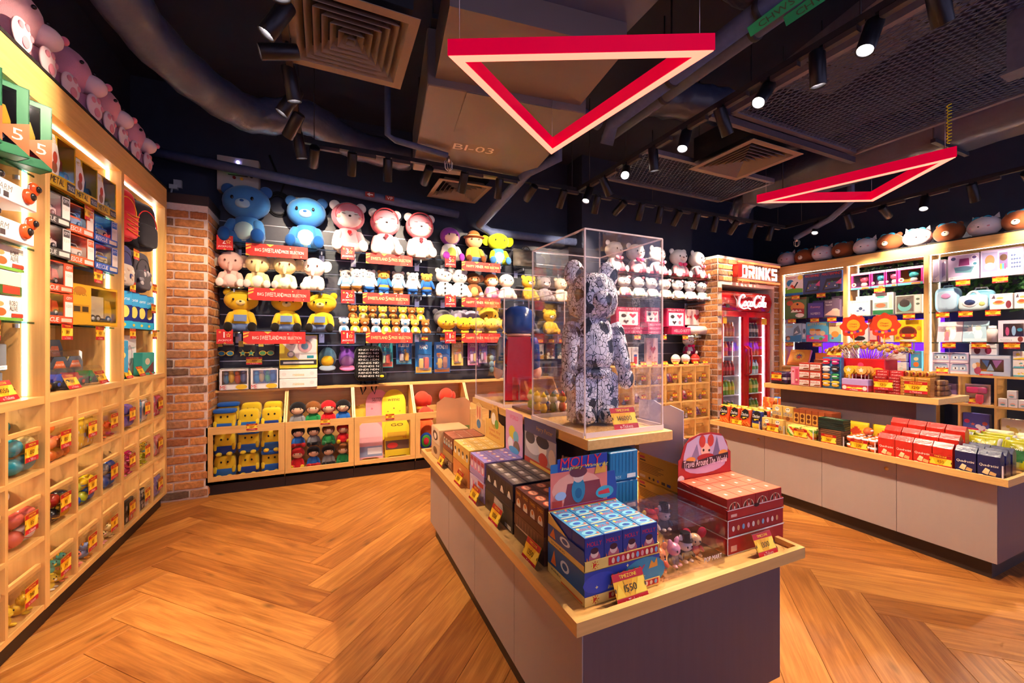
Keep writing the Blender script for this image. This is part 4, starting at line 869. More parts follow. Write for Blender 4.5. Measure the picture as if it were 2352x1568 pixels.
cap_toy('yellow and slate blue kids cap hanging by the clock box',(.02,YS-.012,1.06),'#4d6c86','#e5b52a','#8a96a8');cap_toy('purple kids cap with little ears',(.21,YS-.012,1.055),'#7a46a8','#b88ad0','#d870a0',True)
t=thing('backpack','small black backpack covered in white scribbled letters hanging over the bins','backpack',(.42,4.63,.9),-4,None)
U(t,'bag_body','soft','#1b191a',(0,0,.22),(.145,.08,.19));U(t,'front_pocket','soft','#1b191a',(0,-.075,.15),(.12,.03,.1))
p=MB()
for r_i in range(9):add_text(p,'FRIENDS NDNOP'[r_i%3:9+r_i%3],0,.09+.034*r_i,.2,.019,-.109 if r_i<5 else-.0815,'#e8e2dc')
p.build('printed_letters','print',t);U(t,'key_pouch','soft','#2a2826',(.13,-.09,.08),(.045,.02,.045));U(t,'pouch_badge','bead','#e8c030',(.13,-.112,.085),(.022,.004,.014))
for s_ in(-1,1):
 b=MB();b.tube([(s_*.07,.03,.06),(s_*.08,0,-.03),(s_*.06,-.01,-.11),(s_*.03,0,-.05),(s_*.04,.03,.04)],.009,6,'#1b191a');b.build('strap','fabric',t)
b=MB();b.tube([(-.03,0,.4),(-.025,.0,.47),(.025,0,.47),(.03,0,.4)],.008,6,'#1b191a');b.build('top_loop','fabric',t)
hang=[(.6,.16,.28,'#3aa0b0',['#c8e0b0','#e86a5a','#3a7ac0'],'TOYS','teal party favour pack'),(.8,.17,.25,'#2a6ab0',['#e0e0e8','#e8b040','#58b0d8'],'BUBBLE','blue bubble toy pack'),(1.02,.19,.36,'#2a70b8',['#e8b850','#d8603a','#f0e0c0'],'HAND','blue and yellow spotted paddle pack'),(1.235,.19,.36,'#2a62b0',['#e8b030','#b8713a','#f4e6d8'],'WONDER','blue brown-face mask pack'),(1.42,.14,.28,'#c8a86a',['#e8903a','#f0d060','#d8c8b8'],'WATER','amber squeeze bottle pack'),(1.61,.13,.28,'#a8528a',['#e8b0c8','#e8c060','#7a4a9a'],'DOLL','purple doll pack'),(1.74,.11,.26,'#8a6ab0',['#e8d0e0','#e87aa0','#d8b060'],'MINI','lilac mini figure pack')]
for x,w_,h_,c,cs,ti,l in hang:
 t=thing('hanging_pack',l+' hanging on the slat wall','toy pack',(x,YS-.012,1.345-h_),0,'hanging packs on the slat wall')
 b=MB();b.bb(-w_/2,w_/2,-.05,-.047,0,h_,c);b.build('backing_card','card',t)
 p=MB(tr(-w_/2,-.05,0));art(p,generic_art(int(x*100),c,cs,ti,'#fff4e0',9),w_,h_);p.build('printed_panel','print',t)
 b=MB();b.chbox(-w_*.42,w_*.42,-.085,-.0512,h_*.08,h_*.62,.012,'#ffffff');b.build('blister','film',t)
 U(t,'toy_inside','soft',cs[0],(-w_*.16,-.066,h_*.32),(w_*.14,.012,h_*.16),'plastic');U(t,'toy_inside','soft',cs[1],(w_*.16,-.066,h_*.34),(w_*.14,.012,h_*.18),'plastic');hook(t,0,h_-.012)
 price_clip('320','price tag on the hook above the '+l,(x,YS-.11,1.405),0,.075,.045,'price tags on wall hooks')
t=thing('bubble_bag','clear bag of blue and orange bath toys hanging at the wall end','toy pack',(1.9,YS-.02,.93));put(pouch_mesh(.2,.38,.08,lambda u,v:'#b8d0d0',4,mat='film'),'bag',t,(0,-.05,0))
for k in range(7):U(t,'bath_toy','ball',['#8ab8c8','#e8a84a','#c8d8d8'][k%3],(-.05+.05*(k%3),-.05,.08+.07*(k//3)),(.03,.022,.035),'plastic')
hook(t,0,.37)
# second wall section behind the show case: more soft toys and packs
for i,(x,z,c,n)in enumerate(((2.3,Z2,'#e0b038','yellow'),(2.52,Z2,'#8a8288','grey'),(2.76,Z2,'#d9c8b0','cream'),(2.3,Z3,'#5a5a66','slate'),(2.6,Z3,'#e0b030','gold'))):
 plush('plush_bear','%s plush bear seen through the clear show case, %s shelf'%(n,'second' if z==Z2 else 'third'),(x,PY-.02,z),0,.32,c,'plush bears behind the show case',muzzle='#f0e4d4')
for i,(x,c)in enumerate(((2.2,'#c8a050'),(2.36,'#4a6a9a'),(2.52,'#d8d0c8'),(2.68,'#7a3a3a'),(2.84,'#3a4a3a'))):
 carton('hanging_box','small boxed toy hanging behind the show case, %s coloured'%['tan','blue','white','maroon','dark green'][i],'toy box',.12,.05,.2,(x,YS-.04,1.12),0,c,{'F':generic_art(i+40,c,['#e8d8c0','#d8a040','#4a4a50'],None)},'boxed toys behind the show case')
 price_clip('280','price tag above the %s boxed toy behind the show case'%['tan','blue','white','maroon','dark green'][i],(x,YS-.08,1.38),0,.08,.05)
# ---------------------------------------------------------------- toy bins below the slat wall
BX=[-.945,-.342,.258,.858,1.46,2.06,2.66];YFB=4.34
for i in range(6):
 x0,x1=BX[i]+.0015,BX[i+1]-.0015;w_=x1-x0
 lab=['toy bin of yellow and blue cushions beside the brick pillar','toy bin of costumed plush dolls','toy bin of swim boards','toy bin of boxing gloves','toy bin behind the stacked boxes','toy bin behind the show case'][i]
 t=thing('toy_bin','light wood '+lab,'bin',(x0,YFB,0),0,'light wood toy bins')
 b=MB();b.bb(0,w_,.04,.4,0,.1);b.build('plinth','plinth',t)
 b=MB();b.bb(0,w_,0,.4,.1,.125);b.build('floor_board','beech_x',t)
 b=MB();b.bb(0,w_,.36,.385,.125,.875);b.build('back_board','beech_x',t)
 b=MB();b.bb(-.001,w_+.001,.235,.4,.875,.895);b.build('ledge','beech_x',t)
 for s_,xx in((0,0),(1,w_-.014)):
  b=MB(rot_m(0,0,90)@tr(0,-.014-xx,0));b.prism([(.016,.125),(.36,.125),(.36,.875),(.235,.875),(.016,.59)],0,.014,'#ffffff');b.build('side_board','beech_z',t)
 for n_,a in(('top_rail',(0,w_,.535,.6)),('bottom_rail',(0,w_,.1,.165)),('stile',(0,.05,.165,.535)),('stile',(w_-.05,w_,.165,.535))):
  b=MB();b.bb(a[0]+.0005,a[1]-.0005,0,.018,a[2],a[3]);b.build(n_,'beech_x' if 'rail' in n_ else 'beech_z',t)
 b=MB();b.bb(.045,w_-.045,.019,.023,.14,.56);b.build('front_pane','acrylic',t)
 if i<3:price_clip(['1600','1200','1380'][i],'price tag on the top rail of the %s'%lab[:lab.find(' beside')]if i==0 else 'price tag on the top rail of the %s'%lab,(x0+w_*.57,YFB-.004,.61),0,.085,.055)
q=random.Random(11)
k=0
for lay,n,y in((0,3,4.475),(1,3,4.475),(2,3,4.475),(2,3,4.62)):
 for j in range(n):
  x=BX[0]+.12+.183*j;z=.127+.203*lay+(.04 if y>4.55 else 0)
  t=thing('square_cushion','square yellow plush with blue %s, %s %s of the first bin'%(['robe','stripes','cap'][(j+lay)%3],['bottom layer','middle layer','top layer front','top layer back'][lay if y<4.55 else 3],['left','centre','right'][j]),'plush toy',(x,y,z),q.uniform(-4,4),'yellow square plush toys')
  U(t,'torso','soft','#ecc52e',(0,0,.115),(.082,.045,.082));U(t,'outfit','soft',['#2f68b0','#2a3f86','#2f62b4'][(j+lay)%3],(0,0,.045),(.085,.05,.045))
  if(j+lay)%3==2:U(t,'cap','soft','#2a62b8',(0,-.01,.19),(.088,.06,.02))
  for s_ in(-1,1):U(t,'arm','limb','#ecc52e',(s_*.07,-.03,.1),(.016,.016,.06),rot=(160,0,0));U(t,'eye','bead','#1a1a1a',(s_*.025,-.045,.14),(.008,.005,.01),'plastic');U(t,'foot','ball','#ecc52e',(s_*.04,-.06,.012),(.024,.035,.018))
dl=[('#d8232a','#d8232a','#e8c03a','red'),('#2a66b8','#c02a2a','#e0b090','blue and red'),('#8a8688','#2a2628','#2a2628','grey and black'),('#2a8a4a','#2a7a44','#7a4a2a','green')]
for lay in range(3):
 for j in range(4):
  up,lo,hair,n=dl[(j+lay)%4]
  x=BX[1]+.1+.135*j;y=4.49+.03*(lay%2);z=.127+.2*lay
  hd={'red':'#d02228','blue and red':'#1d1a1c','grey and black':'#1f1c1e','green':'#8a5228'}[n]
  plush('suit_doll','plush doll in plain %s suit, %s %s of second bin'%(n,['bottom layer','middle layer','top layer'][lay],['far left','left centre','right centre','far right'][j]),(x,y,z),q.uniform(-5,5),.198 if lay<2 else.24,up,'plush dolls in the second bin',ears='none',hood=hd,face='#eec4a4',clothes=(up,lo),nose=None,head=.54,paw='#e8c030' if n=='red' else lo)
def swim_board(label,x,y,z,H,c,t_=None,tilt=-8,extra=()):
 t=thing('swim_board',label,'swim board',(x,y,z),0,'swim boards');t.rotation_euler=(R(tilt),0,R(q.uniform(-4,4)))
 pts=[(-.125,0),(-.06,.03),(.06,.03),(.125,0),(.125,H*.72)]+[(.125*math.cos(a),H*.72+H*.28*math.sin(a))for a in[math.pi*k/14 for k in range(1,14)]]+[(-.125,H*.72)]
 b=MB();b.prism(pts,-.014,.014,c);b.build('foam_board','matte',t)
 p=MB(tr(-.125,-.0142,0));art(p,list(extra)+([('t',t_,.5,.8,.5,.07,'#5a3a2a')]if t_ else[]),.25,H)
 if p.v:p.build('printed_panel','print',t)
swim_board('pale yellow swim board at the back left of the third bin',BX[2]+.12,4.66,.3,.52,'#e0b83e','winnie',extra=[('s',.3,.7,.04,'#6a4a2a'),('s',.7,.68,.04,'#6a4a2a')])
swim_board('tall pink swim board behind the yellow ones',BX[2]+.26,4.62,.3,.53,'#e88f98','SISTERS',extra=[('s',.25,.62,.06,'#c85a6a',8),('s',.75,.62,.06,'#c85a6a',8)])
swim_board('bright yellow swim board with a blue rim',BX[2]+.42,4.58,.29,.54,'#ecc82e','winnie',extra=[('s',.5,.62,.05,'#7a6a2a'),('s',.25,.56,.04,'#7a6a2a'),('s',.75,.56,.04,'#7a6a2a')])
swim_board('plain pink swim board in front of the bin pane',BX[2]+.16,4.44,.13,.4,'#efb0b4',None,extra=[('r',.02,.1,.98,.36,'#8a94b4'),('r',.4,.16,.96,.32,'#e8e4e8')])
swim_board('yellow swim board with a red car print reading GO',BX[2]+.43,4.42,.14,.42,'#eccb2c','GO',extra=[('r',.02,.2,.98,.42,'#6a4a3a'),('e',.3,.3,.22,.07,'#c8302a'),('r',.1,.5,.9,.62,'#d8a82a'),('t','95',.8,.48,.16,.05,'#c83a2a'),('r',.02,.05,.98,.18,'#e0c024')])
for i,(dx,z,y)in enumerate(((.12,.66,4.58),(.4,.68,4.6),(.14,.5,4.5),(.36,.52,4.5))):
 t=thing('boxing_glove','orange-red toy boxing glove with yellow cuff, '+['upper left','upper right','lower left','lower right'][i]+' in the fourth bin','boxing glove',(BX[3]+dx,y,z),20*i,'toy boxing gloves')
 U(t,'mitt','ball','#d8432f',(0,0,.05),(.085,.075,.09));U(t,'thumb','ball','#d8432f',(.07,-.03,.04),(.035,.035,.06));U(t,'cuff','limb','#e07a2e',(0,0,-.02),(.06,.06,.1),rot=(180,0,0));U(t,'cuff_band','disc','#e8b83a',(0,0,-.05),(.062,.062,.02),rot=(0,0,0))
for i,(dx,c)in enumerate(((.14,'#e0622e'),(.42,'#dd5f34'))):
 t=thing('punch_bag','orange toy punch bag with round blue target, '+['left one','right one'][i]+' in the fourth bin','punch bag',(BX[3]+dx,4.48,.13),0,'toy punch bags')
 U(t,'bag_body','limb',c,(0,0,.02),(.11,.1,.36));U(t,'target','ball','#2a4a9a',(-.02,-.1,.16),(.07,.012,.09));U(t,'target_inner','ball','#4a9a3a',(-.02,-.108,.16),(.05,.01,.065));U(t,'target_centre','ball','#c0283a',(-.02,-.114,.16),(.03,.009,.04))
# ---------------------------------------------------------------- pink niche right of the show case
YN=4.4
nb=MB();nb.bb(3.0,4.93,YN+.012,4.44,.1,2.55,'#24222c');nw=struct('wall_slatted_niche',nb,'slat_board','dark slatted wall behind the white plush toys')
bs=MB();bs.bb(3.005,4.925,0,.02,0,.142,'#2c2a36');s2=bs.mesh('slat','slat_board');bs=MB();bs.bb(3.005,4.925,.006,.02,0,.008,'#c8c4c8');i2=bs.mesh('metal_groove','metal')
z=1.03
while z<2.45:put(s2,'slat',nw,(0,YN,z+.004));put(i2,'metal_groove',nw,(0,YN,z-.004));z+=.15
wall_shelf(3.05,4.9,YN,.45,2.185,'top glass shelf of the pink niche','glass shelves in the pink niche');wall_shelf(3.05,4.9,YN,.45,1.9,'lower glass shelf of the pink niche','glass shelves in the pink niche')
place5=['leftmost','second','third','fourth','fifth','sixth','seventh','eighth']
for i,(x,rz)in enumerate(((3.28,10),(3.62,0),(3.98,12),(4.36,-6),(4.7,15))):
 t=plush('white_bear','white plush bear in a red and pink flowered dress, %s on the top niche shelf'%place5[i],(x,4.16,2.196),rz,.4,'#f0e9e8','white plush bears on the top niche shelf',clothes=('#e8a0ac','#d8586c'),nose='#7a4a44',head=.54,hw=1.05,muzzle='#f3dfd8')
 for s_ in(-1,1):U(t,'bow_loop','ball','#e0487c' if i%2 else '#e88a9a',(s_*.035,-.1,.185),(.035,.018,.024),rot=(0,s_*-20,0))
 U(t,'bow_knot','ball','#d83a6c',(0,-.112,.185),(.014,.012,.016))
dc=[('#a8d4e0','#e8a8bc'),('#f0c8a8','#c86a8a'),('#8ab8d8','#d8e0b0'),('#e8b0c0','#a8c8b0'),('#b8d0a0','#e8b8b0'),('#d8c0e0','#f0d8a0'),('#a8c0e0','#f0b0b8'),('#b0d0c8','#e8c0d0')]
for i in range(8):
 t=plush('white_bear','small white plush bear in a pastel dress, %s on the lower niche shelf'%place5[i],(3.2+.225*i,4.14,1.91),RND.uniform(-10,14),.265,'#efe8e8','white plush bears on the lower niche shelf',clothes=dc[i],nose='#7a4a44',head=.54,hw=1.05,muzzle='#f3e2da')
 U(t,'flower','bead','#e88a9a',(.05,-.05,.25),(.02,.012,.018))
PKB='#c8285a'
def pink_box(label,x,y,z,w,h,d,title='HELLO KITTY',c=PKB,rz=0,pic=True):
 a=[('r',0,.8,1,1,'#b81e4e'),('t',title,.5,.9,.84,.1,'#f6dde4')]if h>.12 else[('t',title,.5,.5,.8,.4,'#f6dde4')]
 if pic and h>.12:a+=[('r',.1,.06,.9,.76,'#f2e2e4'),('e',.3,.55,.11,.1,'#3a3036'),('p',[(.68,.44),(.84,.62),(.76,.68),(.68,.62),(.6,.68),(.52,.62)],'#d83a5a'),('p',[(.4,.12),(.52,.28),(.46,.33),(.4,.28),(.34,.33),(.28,.28)],'#4a3a44'),('c',.7,.24,.1,'#e87a94')]
 return carton('pink_gift_box',label,'box',w,d,h,(x,y,z),rz,c,{'F':a},'pink gift boxes in the niche')
wall_shelf(3.05,4.9,YN,.36,1.435,'clear shelf of pink gift boxes in the niche','glass shelves in the pink niche')
pink_box('tall pink gift box of toy jewellery, left of three',3.5,4.2,1.545,.38,.24,.12);pink_box('lower flat pink box under the left gift box',3.5,4.18,1.446,.38,.045,.16,pic=False);pink_box('upper flat pink box under the left gift box',3.5,4.18,1.493,.37,.045,.16,pic=False)
pink_box('narrow pink gift box in the middle of three',3.94,4.24,1.6,.25,.2,.1)
for k in range(3):pink_box('flat pink boxed set, %s of the middle stack'%['bottom','middle','top'][k],3.94,4.2,1.446+.05*k,.26,.046,.14,pic=False)
pink_box('pink gift box of red shoes, right of three',4.31,4.2,1.546,.33,.25,.12);pink_box('wide flat pink box under the right gift box',4.38,4.16,1.446,.4,.095,.14)
carton('pale_pink_box','pale pink box with a red heart beside the brick corner','box',.3,.1,.22,(4.7,4.26,1.58),0,'#efc0c4',{'F':[('r',.02,.02,.98,.98,'#f0c8c8'),('p',[(.74,.3),(.94,.58),(.86,.72),(.74,.62),(.62,.72),(.54,.58)],'#d02a40'),('p',[(.25,.5),(.4,.64),(.4,.4)],'#d84a5a'),('p',[(.25,.5),(.1,.4),(.1,.64)],'#d84a5a')]})
t=thing('rolled_towel','white rolled towel with pink print on the niche shelf','towel',(4.7,4.12,1.446),4);b=MB();b.cyl((-.18,0,.06),(.18,0,.06),.058,None,20,'#f2dcd8');b.build('roll','fabric',t);b=MB();b.tube([(.181,.05*(1-k/24)*math.cos(k*.8),.06+.05*(1-k/24)*math.sin(k*.8))for k in range(24)],.004,5,'#d88a90');b.build('rolled_edge','fabric',t)
for k,x in enumerate((3.55,3.98,4.36)):price_clip('580','price tag below the %s stack of pink boxes'%['left','middle','right'][k],(x,4.03,1.432),0,.1,.06)
# cubby cabinet below the niche
XC0,NCOL,CWK=3.17,6,.26;YC=3.97
kc=thing('cubby_cabinet','light wood cubby cabinet of small toys below the pink niche','cabinet',(XC0,YC,0));WK=NCOL*CWK+.02
b=MB();b.bb(0,WK,.04,.4,0,.08);b.build('plinth','plinth',kc)
b=MB();b.bb(0,WK,.25,.26,.08,1.03);b.build('back_board','beech_x',kc)
ZR=[.08,.315,.55,.785,1.02]
for zz in ZR:b=MB();b.bb(.001,WK-.001,0,.42 if zz>1 else.25,zz,zz+.018);b.build('shelf_board','beech_x',kc)
for k in range(NCOL+1):b=MB();b.bb(k*CWK,k*CWK+.02,.001,.25,.098,1.02);b.build('divider','beech_z',kc)
tc_=[['#e0609a','#9a6ac0'],['#d8a0c0','#6aa8d0'],['#8a90b0','#c8c0d8'],['#a05a90','#e8b0c8'],['#4a4a54','#d8d0d0'],['#58b0b8','#e8d0d8']]
for k in range(NCOL):
 for r_i in range(4):
  x0=k*CWK+.02;z0=ZR[r_i]+.018
  b=MB();b.bb(x0,x0+CWK-.02,.1,.114,z0+.125,z0+.14);b.build('rail','beech_x',kc)
  b=MB();b.bb(x0,x0+CWK-.02,.012,.015,z0,z0+.11);b.build('front_pane','acrylic',kc)
  U(kc,'downlight','disc','#ffffff',(x0+.12,.14,ZR[r_i+1]-.003),(.012,.012,.003),'cubby_led')
  if r_i==0:continue
  q=random.Random(k*7+r_i);pl='cubby column %s, %s row'%(['one','two','three','four','five','six'][k],['bottom','third','second','top'][r_i])
  for j in range(4):
   c=q.choice(tc_[(k+r_i)%6]);kind=(k+r_i)%3
   if kind==0:t=thing('slim_pack','slim %s toy pack in %s of the niche cabinet'%(['pink','blue','grey','plum','black','teal'][(k+r_i)%6],pl)+', '+['first','second','third','fourth'][j],'toy pack',(XC0+x0+.05+.045*j,YC+.09,z0+.0),q.uniform(-20,20),'toy packs, niche cabinet '+pl);t.rotation_euler=(R(-30),R(q.uniform(-24,24)),R(q.uniform(-20,20)));b=MB();b.chbox(-.02,.02,-.006,.006,.02,.15,.003,c);b.build('carton','card',t);p=MB(tr(-.02,-.006,.02));art(p,[('r',.1,.6,.9,.9,'#f0e8ec'),('c',.5,.3,.3,q.choice(tc_[k]))],.04,.13);p.build('printed_panel','print',t)
   else:squeeze_toy('small %s toy in %s of the niche cabinet'%(['pink','blue','grey','plum','black','teal'][(k+r_i)%6],pl)+', '+['first','second','third','fourth'][j],(XC0+x0+.045+.05*j,YC+.07+.05*(j%2),z0+.001),.022,c,q.choice(tc_[(k+1)%6]),'small toys, niche cabinet '+pl,q.uniform(-30,30))
  price_clip(q.choice(['60','80','120','45']),'price tag on the pane of %s in the niche cabinet'%pl,(XC0+x0+.15,YC+.008,z0+.12),0,.07,.06,'price tags on the niche cabinet')
for k,(x,c)in enumerate(((3.44,'#e8d8d8'),(3.56,'#e6dede'))):carton('bottle_box','slim white bottle box with a red and blue bottle picture, '+['left one','right one'][k],'box',.1,.08,.24,(x,4.12,1.0385),0,c,{'F':[('r',.25,.12,.75,.5,'#c8303a'),('r',.25,.5,.75,.62,'#2a4a9a'),('t','BOTTLE',.5,.8,.6,.08,'#8a6a74')]})
carton('heart_card_box','pink card box with a heart standing on the niche cabinet','box',.2,.05,.36,(4.02,4.3,1.0385),0,'#eebcc4',{'F':[('p',[(.55,.4),(.8,.6),(.7,.7),(.55,.62),(.4,.7),(.3,.6)],'#c8303a'),('s',.3,.3,.08,'#d85a6a'),('s',.7,.25,.07,'#d85a6a'),('s',.3,.8,.07,'#d85a6a')]})
for k,(x,c1,c2)in enumerate(((4.32,'#f0dcd8','#d84a5a'),(4.5,'#efe6e2','#e89aa0'),(4.68,'#d83a34','#efe6e2'))):egg_toy('surprise_egg',['pink spotted surprise egg','white rabbit face surprise egg','red and white surprise egg'][k]+' on the niche cabinet',(x,4.16,1.039),.062,c1,c2,'surprise eggs')
t=plush('white_bear','white plush bear with a hot pink bow sitting on the cabinet by the brick corner',(4.66,4.26,1.19),-10,.27,'#f0e9e8',None,clothes=('#d83a78','#c82a6a'),nose='#7a4a44',head=.54,hw=1.05,muzzle='#f3e2da')
for s_ in(-1,1):U(t,'bow_loop','ball','#e0206c',(s_*.03,-.07,.125),(.03,.016,.02))
t.location.z=1.165
b=MB();b.bb(4.5,4.85,4.2,4.36,1.0385,1.163);tag(b.build('display_riser','acrylic'),'clear riser under the pink-bow plush bear','riser')
for k in range(8):price_stand(['850','720','380','260','260','310','310','290'][k],'price tag on the niche cabinet top, %s from the left'%place5[k],(3.45+.18*k,4.0,1.0385),0,.085,.06)
# ---------------------------------------------------------------- drinks fridge
F=thing('drinks_fridge','red two-door drinks fridge with a white script logo header in the brick recess','fridge',PD(.725,-.09,0),RZD)
FW,FH,FD=1.16,2.06,.42;RED='#c4141e'
b=MB();b.bb(-FW/2,-FW/2+.03,.0,FD,0,FH,RED);b.bb(FW/2-.03,FW/2,0,FD,0,FH,RED);b.bb(-FW/2,FW/2,.0,FD,FH-.03,FH,RED);b.bb(-FW/2,FW/2,0,FD,0,.16,'#7a1218');b.build('cabinet','gloss_red',F)
b=MB();b.bb(-FW/2+.03,FW/2-.03,FD-.03,FD-.005,.16,FH-.03,'#c8d4e0');b.build('liner','plastic',F)
b=MB();n=8;pts=[(-.02-.045*math.sin(math.pi*k/n),1.79+.27*k/n)for k in range(n+1)]+[(.03,2.06),(.03,1.79)]
b.M=rot_m(0,0,90);b.prism(pts,-FW/2,FW/2,RED);b.build('header','gloss_red',F)
b=MB();b.bb(-.5,-.42,-.072,-.068,1.82,1.865,'#1c1412');b.build('thermostat_display','plastic',F)
# script logo drawn as ribbon strokes
lg=MB();SH=.32
def stroke(pts,r=.011):lg.tube([(p[0]+SH*p[1],-.071,1.845+p[1])for p in pts],r,6,'#ffffff')
def arc(cx,cz,rx,rz,a0,a1,n=14):return[(cx+rx*math.cos(R(a0+(a1-a0)*k/n)),cz+rz*math.sin(R(a0+(a1-a0)*k/n)))for k in range(n+1)]
def bigC(x):stroke(arc(x+.07,.085,.06,.085,40,320),.012)
bigC(-.24);stroke([(-.2,.03),(-.16,-.015),(-.09,-.03),(0,-.012),(.06,-.03)],.008)
stroke(arc(-.085,.045,.026,.034,0,360),.009);stroke(arc(-.005,.045,.03,.036,45,315),.009);stroke(arc(.055,.045,.026,.034,0,360),.009);stroke([(.082,.08),(.085,.025),(.1,.012)],.009);stroke([(.108,.09),(.124,.09)],.008)
bigC(.11);stroke([(.2,.16),(.25,.175),(.31,.15),(.35,.165)],.007)
stroke(arc(.262,.045,.026,.034,0,360),.009);stroke(arc(.318,.09,.016,.08,-70,250),.008);stroke(arc(.375,.045,.026,.034,0,360),.009);stroke([(.402,.08),(.405,.025),(.42,.012)],.009)
lg.build('script_logo','sign_white',F)
lg=MB();lg.tube([(-.33,-.07,2.0),(-.27,-.071,1.93),(-.26,-.072,1.86),(-.275,-.07,1.83)],[.003,.01,.009,.004],6,'#f0dcd8');lg.tube([(-.33,-.07,2.0),(-.15,-.071,2.015),(.1,-.067,2.035)],.005,6,'#f0dcd8');lg.build('logo_flourish','print',F)
for s_,nm in((-1,'left'),(1,'right')):
 x0,x1=(-FW/2,-.004)if s_<0 else(.004,FW/2)
 d=MB();d.bb(x0,x1,-.04,-.002,.17,.245,RED);d.bb(x0,x1,-.04,-.002,1.7,1.78,RED);d.bb(x0,x0+.06,-.04,-.002,.245,1.7,RED);d.bb(x1-.06,x1,-.04,-.002,.245,1.7,RED);do=d.build('door','gloss_red',F)
 d=MB();d.bb(x0+.06,x1-.06,-.026,-.02,.245,1.7);d.build('glass','acrylic',do)
 hx=-.03 if s_<0 else.03
 d=MB();d.tube([(hx,-.042,.86),(hx,-.09,.9),(hx*1.1,-.1,1.1),(hx,-.09,1.24),(hx,-.042,1.28)],.014,8,RED);d.build('handle','gloss_red',do)
 d=MB();d.bb(x0+.065 if s_<0 else x1-.19,x0+.16 if s_<0 else x1-.065,-.03,-.0265,1.6,1.69,'#f0b028');d.build('sticker','print',do)
for xx in(-FW/2+.045,-.02,FW/2-.055):
 b=MB();b.bb(xx,xx+.016,.03,.045,.2,1.72);b.build('led_strip','fridge_led',F)
b=MB();b.bb(-.012,.012,.06,FD-.03,.16,1.9,'#d0d8e0');b.build('centre_divider','plastic',F)
for zz in(.28,.58,.86,1.14,1.42):b=MB();b.bb(-FW/2+.03,FW/2-.03,.05,FD-.03,zz-.012,zz,'#d8dee6');b.build('wire_shelf','plastic',F)
bott={}
def bottle_mesh(c,cap,lab):
 k=(c,cap,lab)
 if k not in bott:
  b=MB();b.lathe([(.001,0),(.03,.002),(.032,.02),(.03,.07),(.032,.12),(.024,.16),(.012,.185),(.012,.195)],12,c,cap=False);b.lathe([(.0325,.07),(.0325,.12)],12,lab,cap=False);b.lathe([(.014,.192),(.014,.21),(.001,.211)],10,cap,cap=False);bott[k]=b.mesh('bottle','plastic')
 return bott[k]
dr=[[('#4a9a2a','#e8e8e0','#d83a6a'),('#4a9a2a','#e8e8e0','#c8d83a')],[('#5aa83a','#e8d83a','#d8e07a'),('#a8c02a','#f0f0e0','#e8c83a')],[('#8a1a24','#c82a2a','#d83a3a'),('#bfe0e8','#3a8ad0','#4a9a5a')],[('#d85a2a','#e8782a','#d83a6a'),('#7a1c50','#c81e2a','#d81e5a')],[('#e86a3a','#e8a07a','#d84a4a'),('#4a2a20','#c8b090','#d8c8b0')]]
rown5=['bottom','fourth','third','second','top']
for r_i,zz in enumerate((.281,.581,.861,1.141,1.421)):
 for s_ in(0,1):
  for k in range(6):
   x=(-.5 if s_==0 else.07)+.074*k
   c=dr[r_i][s_ if k<4 else 1-s_ if r_i%2 else s_]
   for dep in(0,1):
    p=Matrix.Rotation(R(RZD),3,'Z')@Vector((x,.09+.075*dep,zz));o=put(bottle_mesh(*c),'bottle',None,(F.location.x+p.x,F.location.y+p.y,zz+.0005))
    tag(o,'%s drink bottle, %s shelf behind the %s fridge door, %s'%(['green','lime','red' if s_==0 else 'clear blue','orange' if s_==0 else 'purple','peach' if s_==0 else 'brown'][r_i],rown5[r_i],['left','right'][s_],('front row, '+['first','second','third','fourth','fifth','sixth'][k]+' from left')if dep==0 else 'back row, '+['first','second','third','fourth','fifth','sixth'][k]+' from left'),'bottle','bottles in the fridge')
G=thing('drinks_sign','lit white letters reading DRINKS between two orange neon bars on brick','sign',PD(.62,.0,2.325),RZD)
b=MB();b.bb(-.5,-.41,-.09,-.01,-.085,.09,'#c81e1e');b.build('red_end_box','gloss_red',G)
for zz in(.125,-.125):b=MB();b.bb(-.48,.5,-.085,-.065,zz-.012,zz+.012);b.build('neon_bar','neon',G)
for zz in(.125,-.125):
 for xx in(-.4,.4):b=MB();b.bb(xx-.008,xx+.008,-.066,-.008,zz-.006,zz+.006,'#5a2a20');b.build('bar_bracket','matte',G)
def seg_letter(ch):
 w,h,s=.13,.17,.036
 bars={'D':[(0,0,s,h),(0,0,w*.9,s),(0,h-s,w*.9,h),(w-s,s*.6,w,h-s*.6)],'R':[(0,0,s,h*.62),(0,h-s,w,h),(w-s,h*.5,w,h),(s,h*.38,w,h*.38+s*.8),('d',.42*w,h*.4,w,0)],'I':[(0,0,s,h)],'N':[(0,0,s,h),(w-s,0,w,h),('d',0,h,w,0)],'K':[(0,0,s,h),('d',s*.6,h*.45,w,h),('d',s*.6,h*.55,w,0)],'S':[(0,0,w,s),(0,h-s,w,h),(0,h*.5-s*.5,w,h*.5+s*.5),(0,h*.5,s,h),(w-s,0,w,h*.5)]}[ch]
 return bars,(s if ch=='I' else w)
pen=-.4
for ch in 'DRINKS':
 bars,w_=seg_letter(ch);b=MB()
 for a in bars:
  if a[0]=='d':
   x0,z0,x1,z1=a[1:]
   pts=[(x0,z0),(x0+.042,z0),(x1,z1),(x1-.042,z1)]
   if z1>z0:pass
   else:pts=pts[::-1]
   b.prism(pts,-.006,.0,'#ffffff')
  else:b.bb(a[0],a[2],-.006,0,a[1],a[3])
 b.build('letter','sign_white',G,(pen,-.07,-.085));pen+=w_+.03
b=MB();b.bb(-.39,.46,-.068,-.05,-.02,.02,'#c81e1e');b.bb(-.3,-.27,-.05,-.008,-.02,.02,'#c81e1e');b.bb(.3,.33,-.05,-.008,-.02,.02,'#c81e1e');b.build('mounting_rail','matte',G)
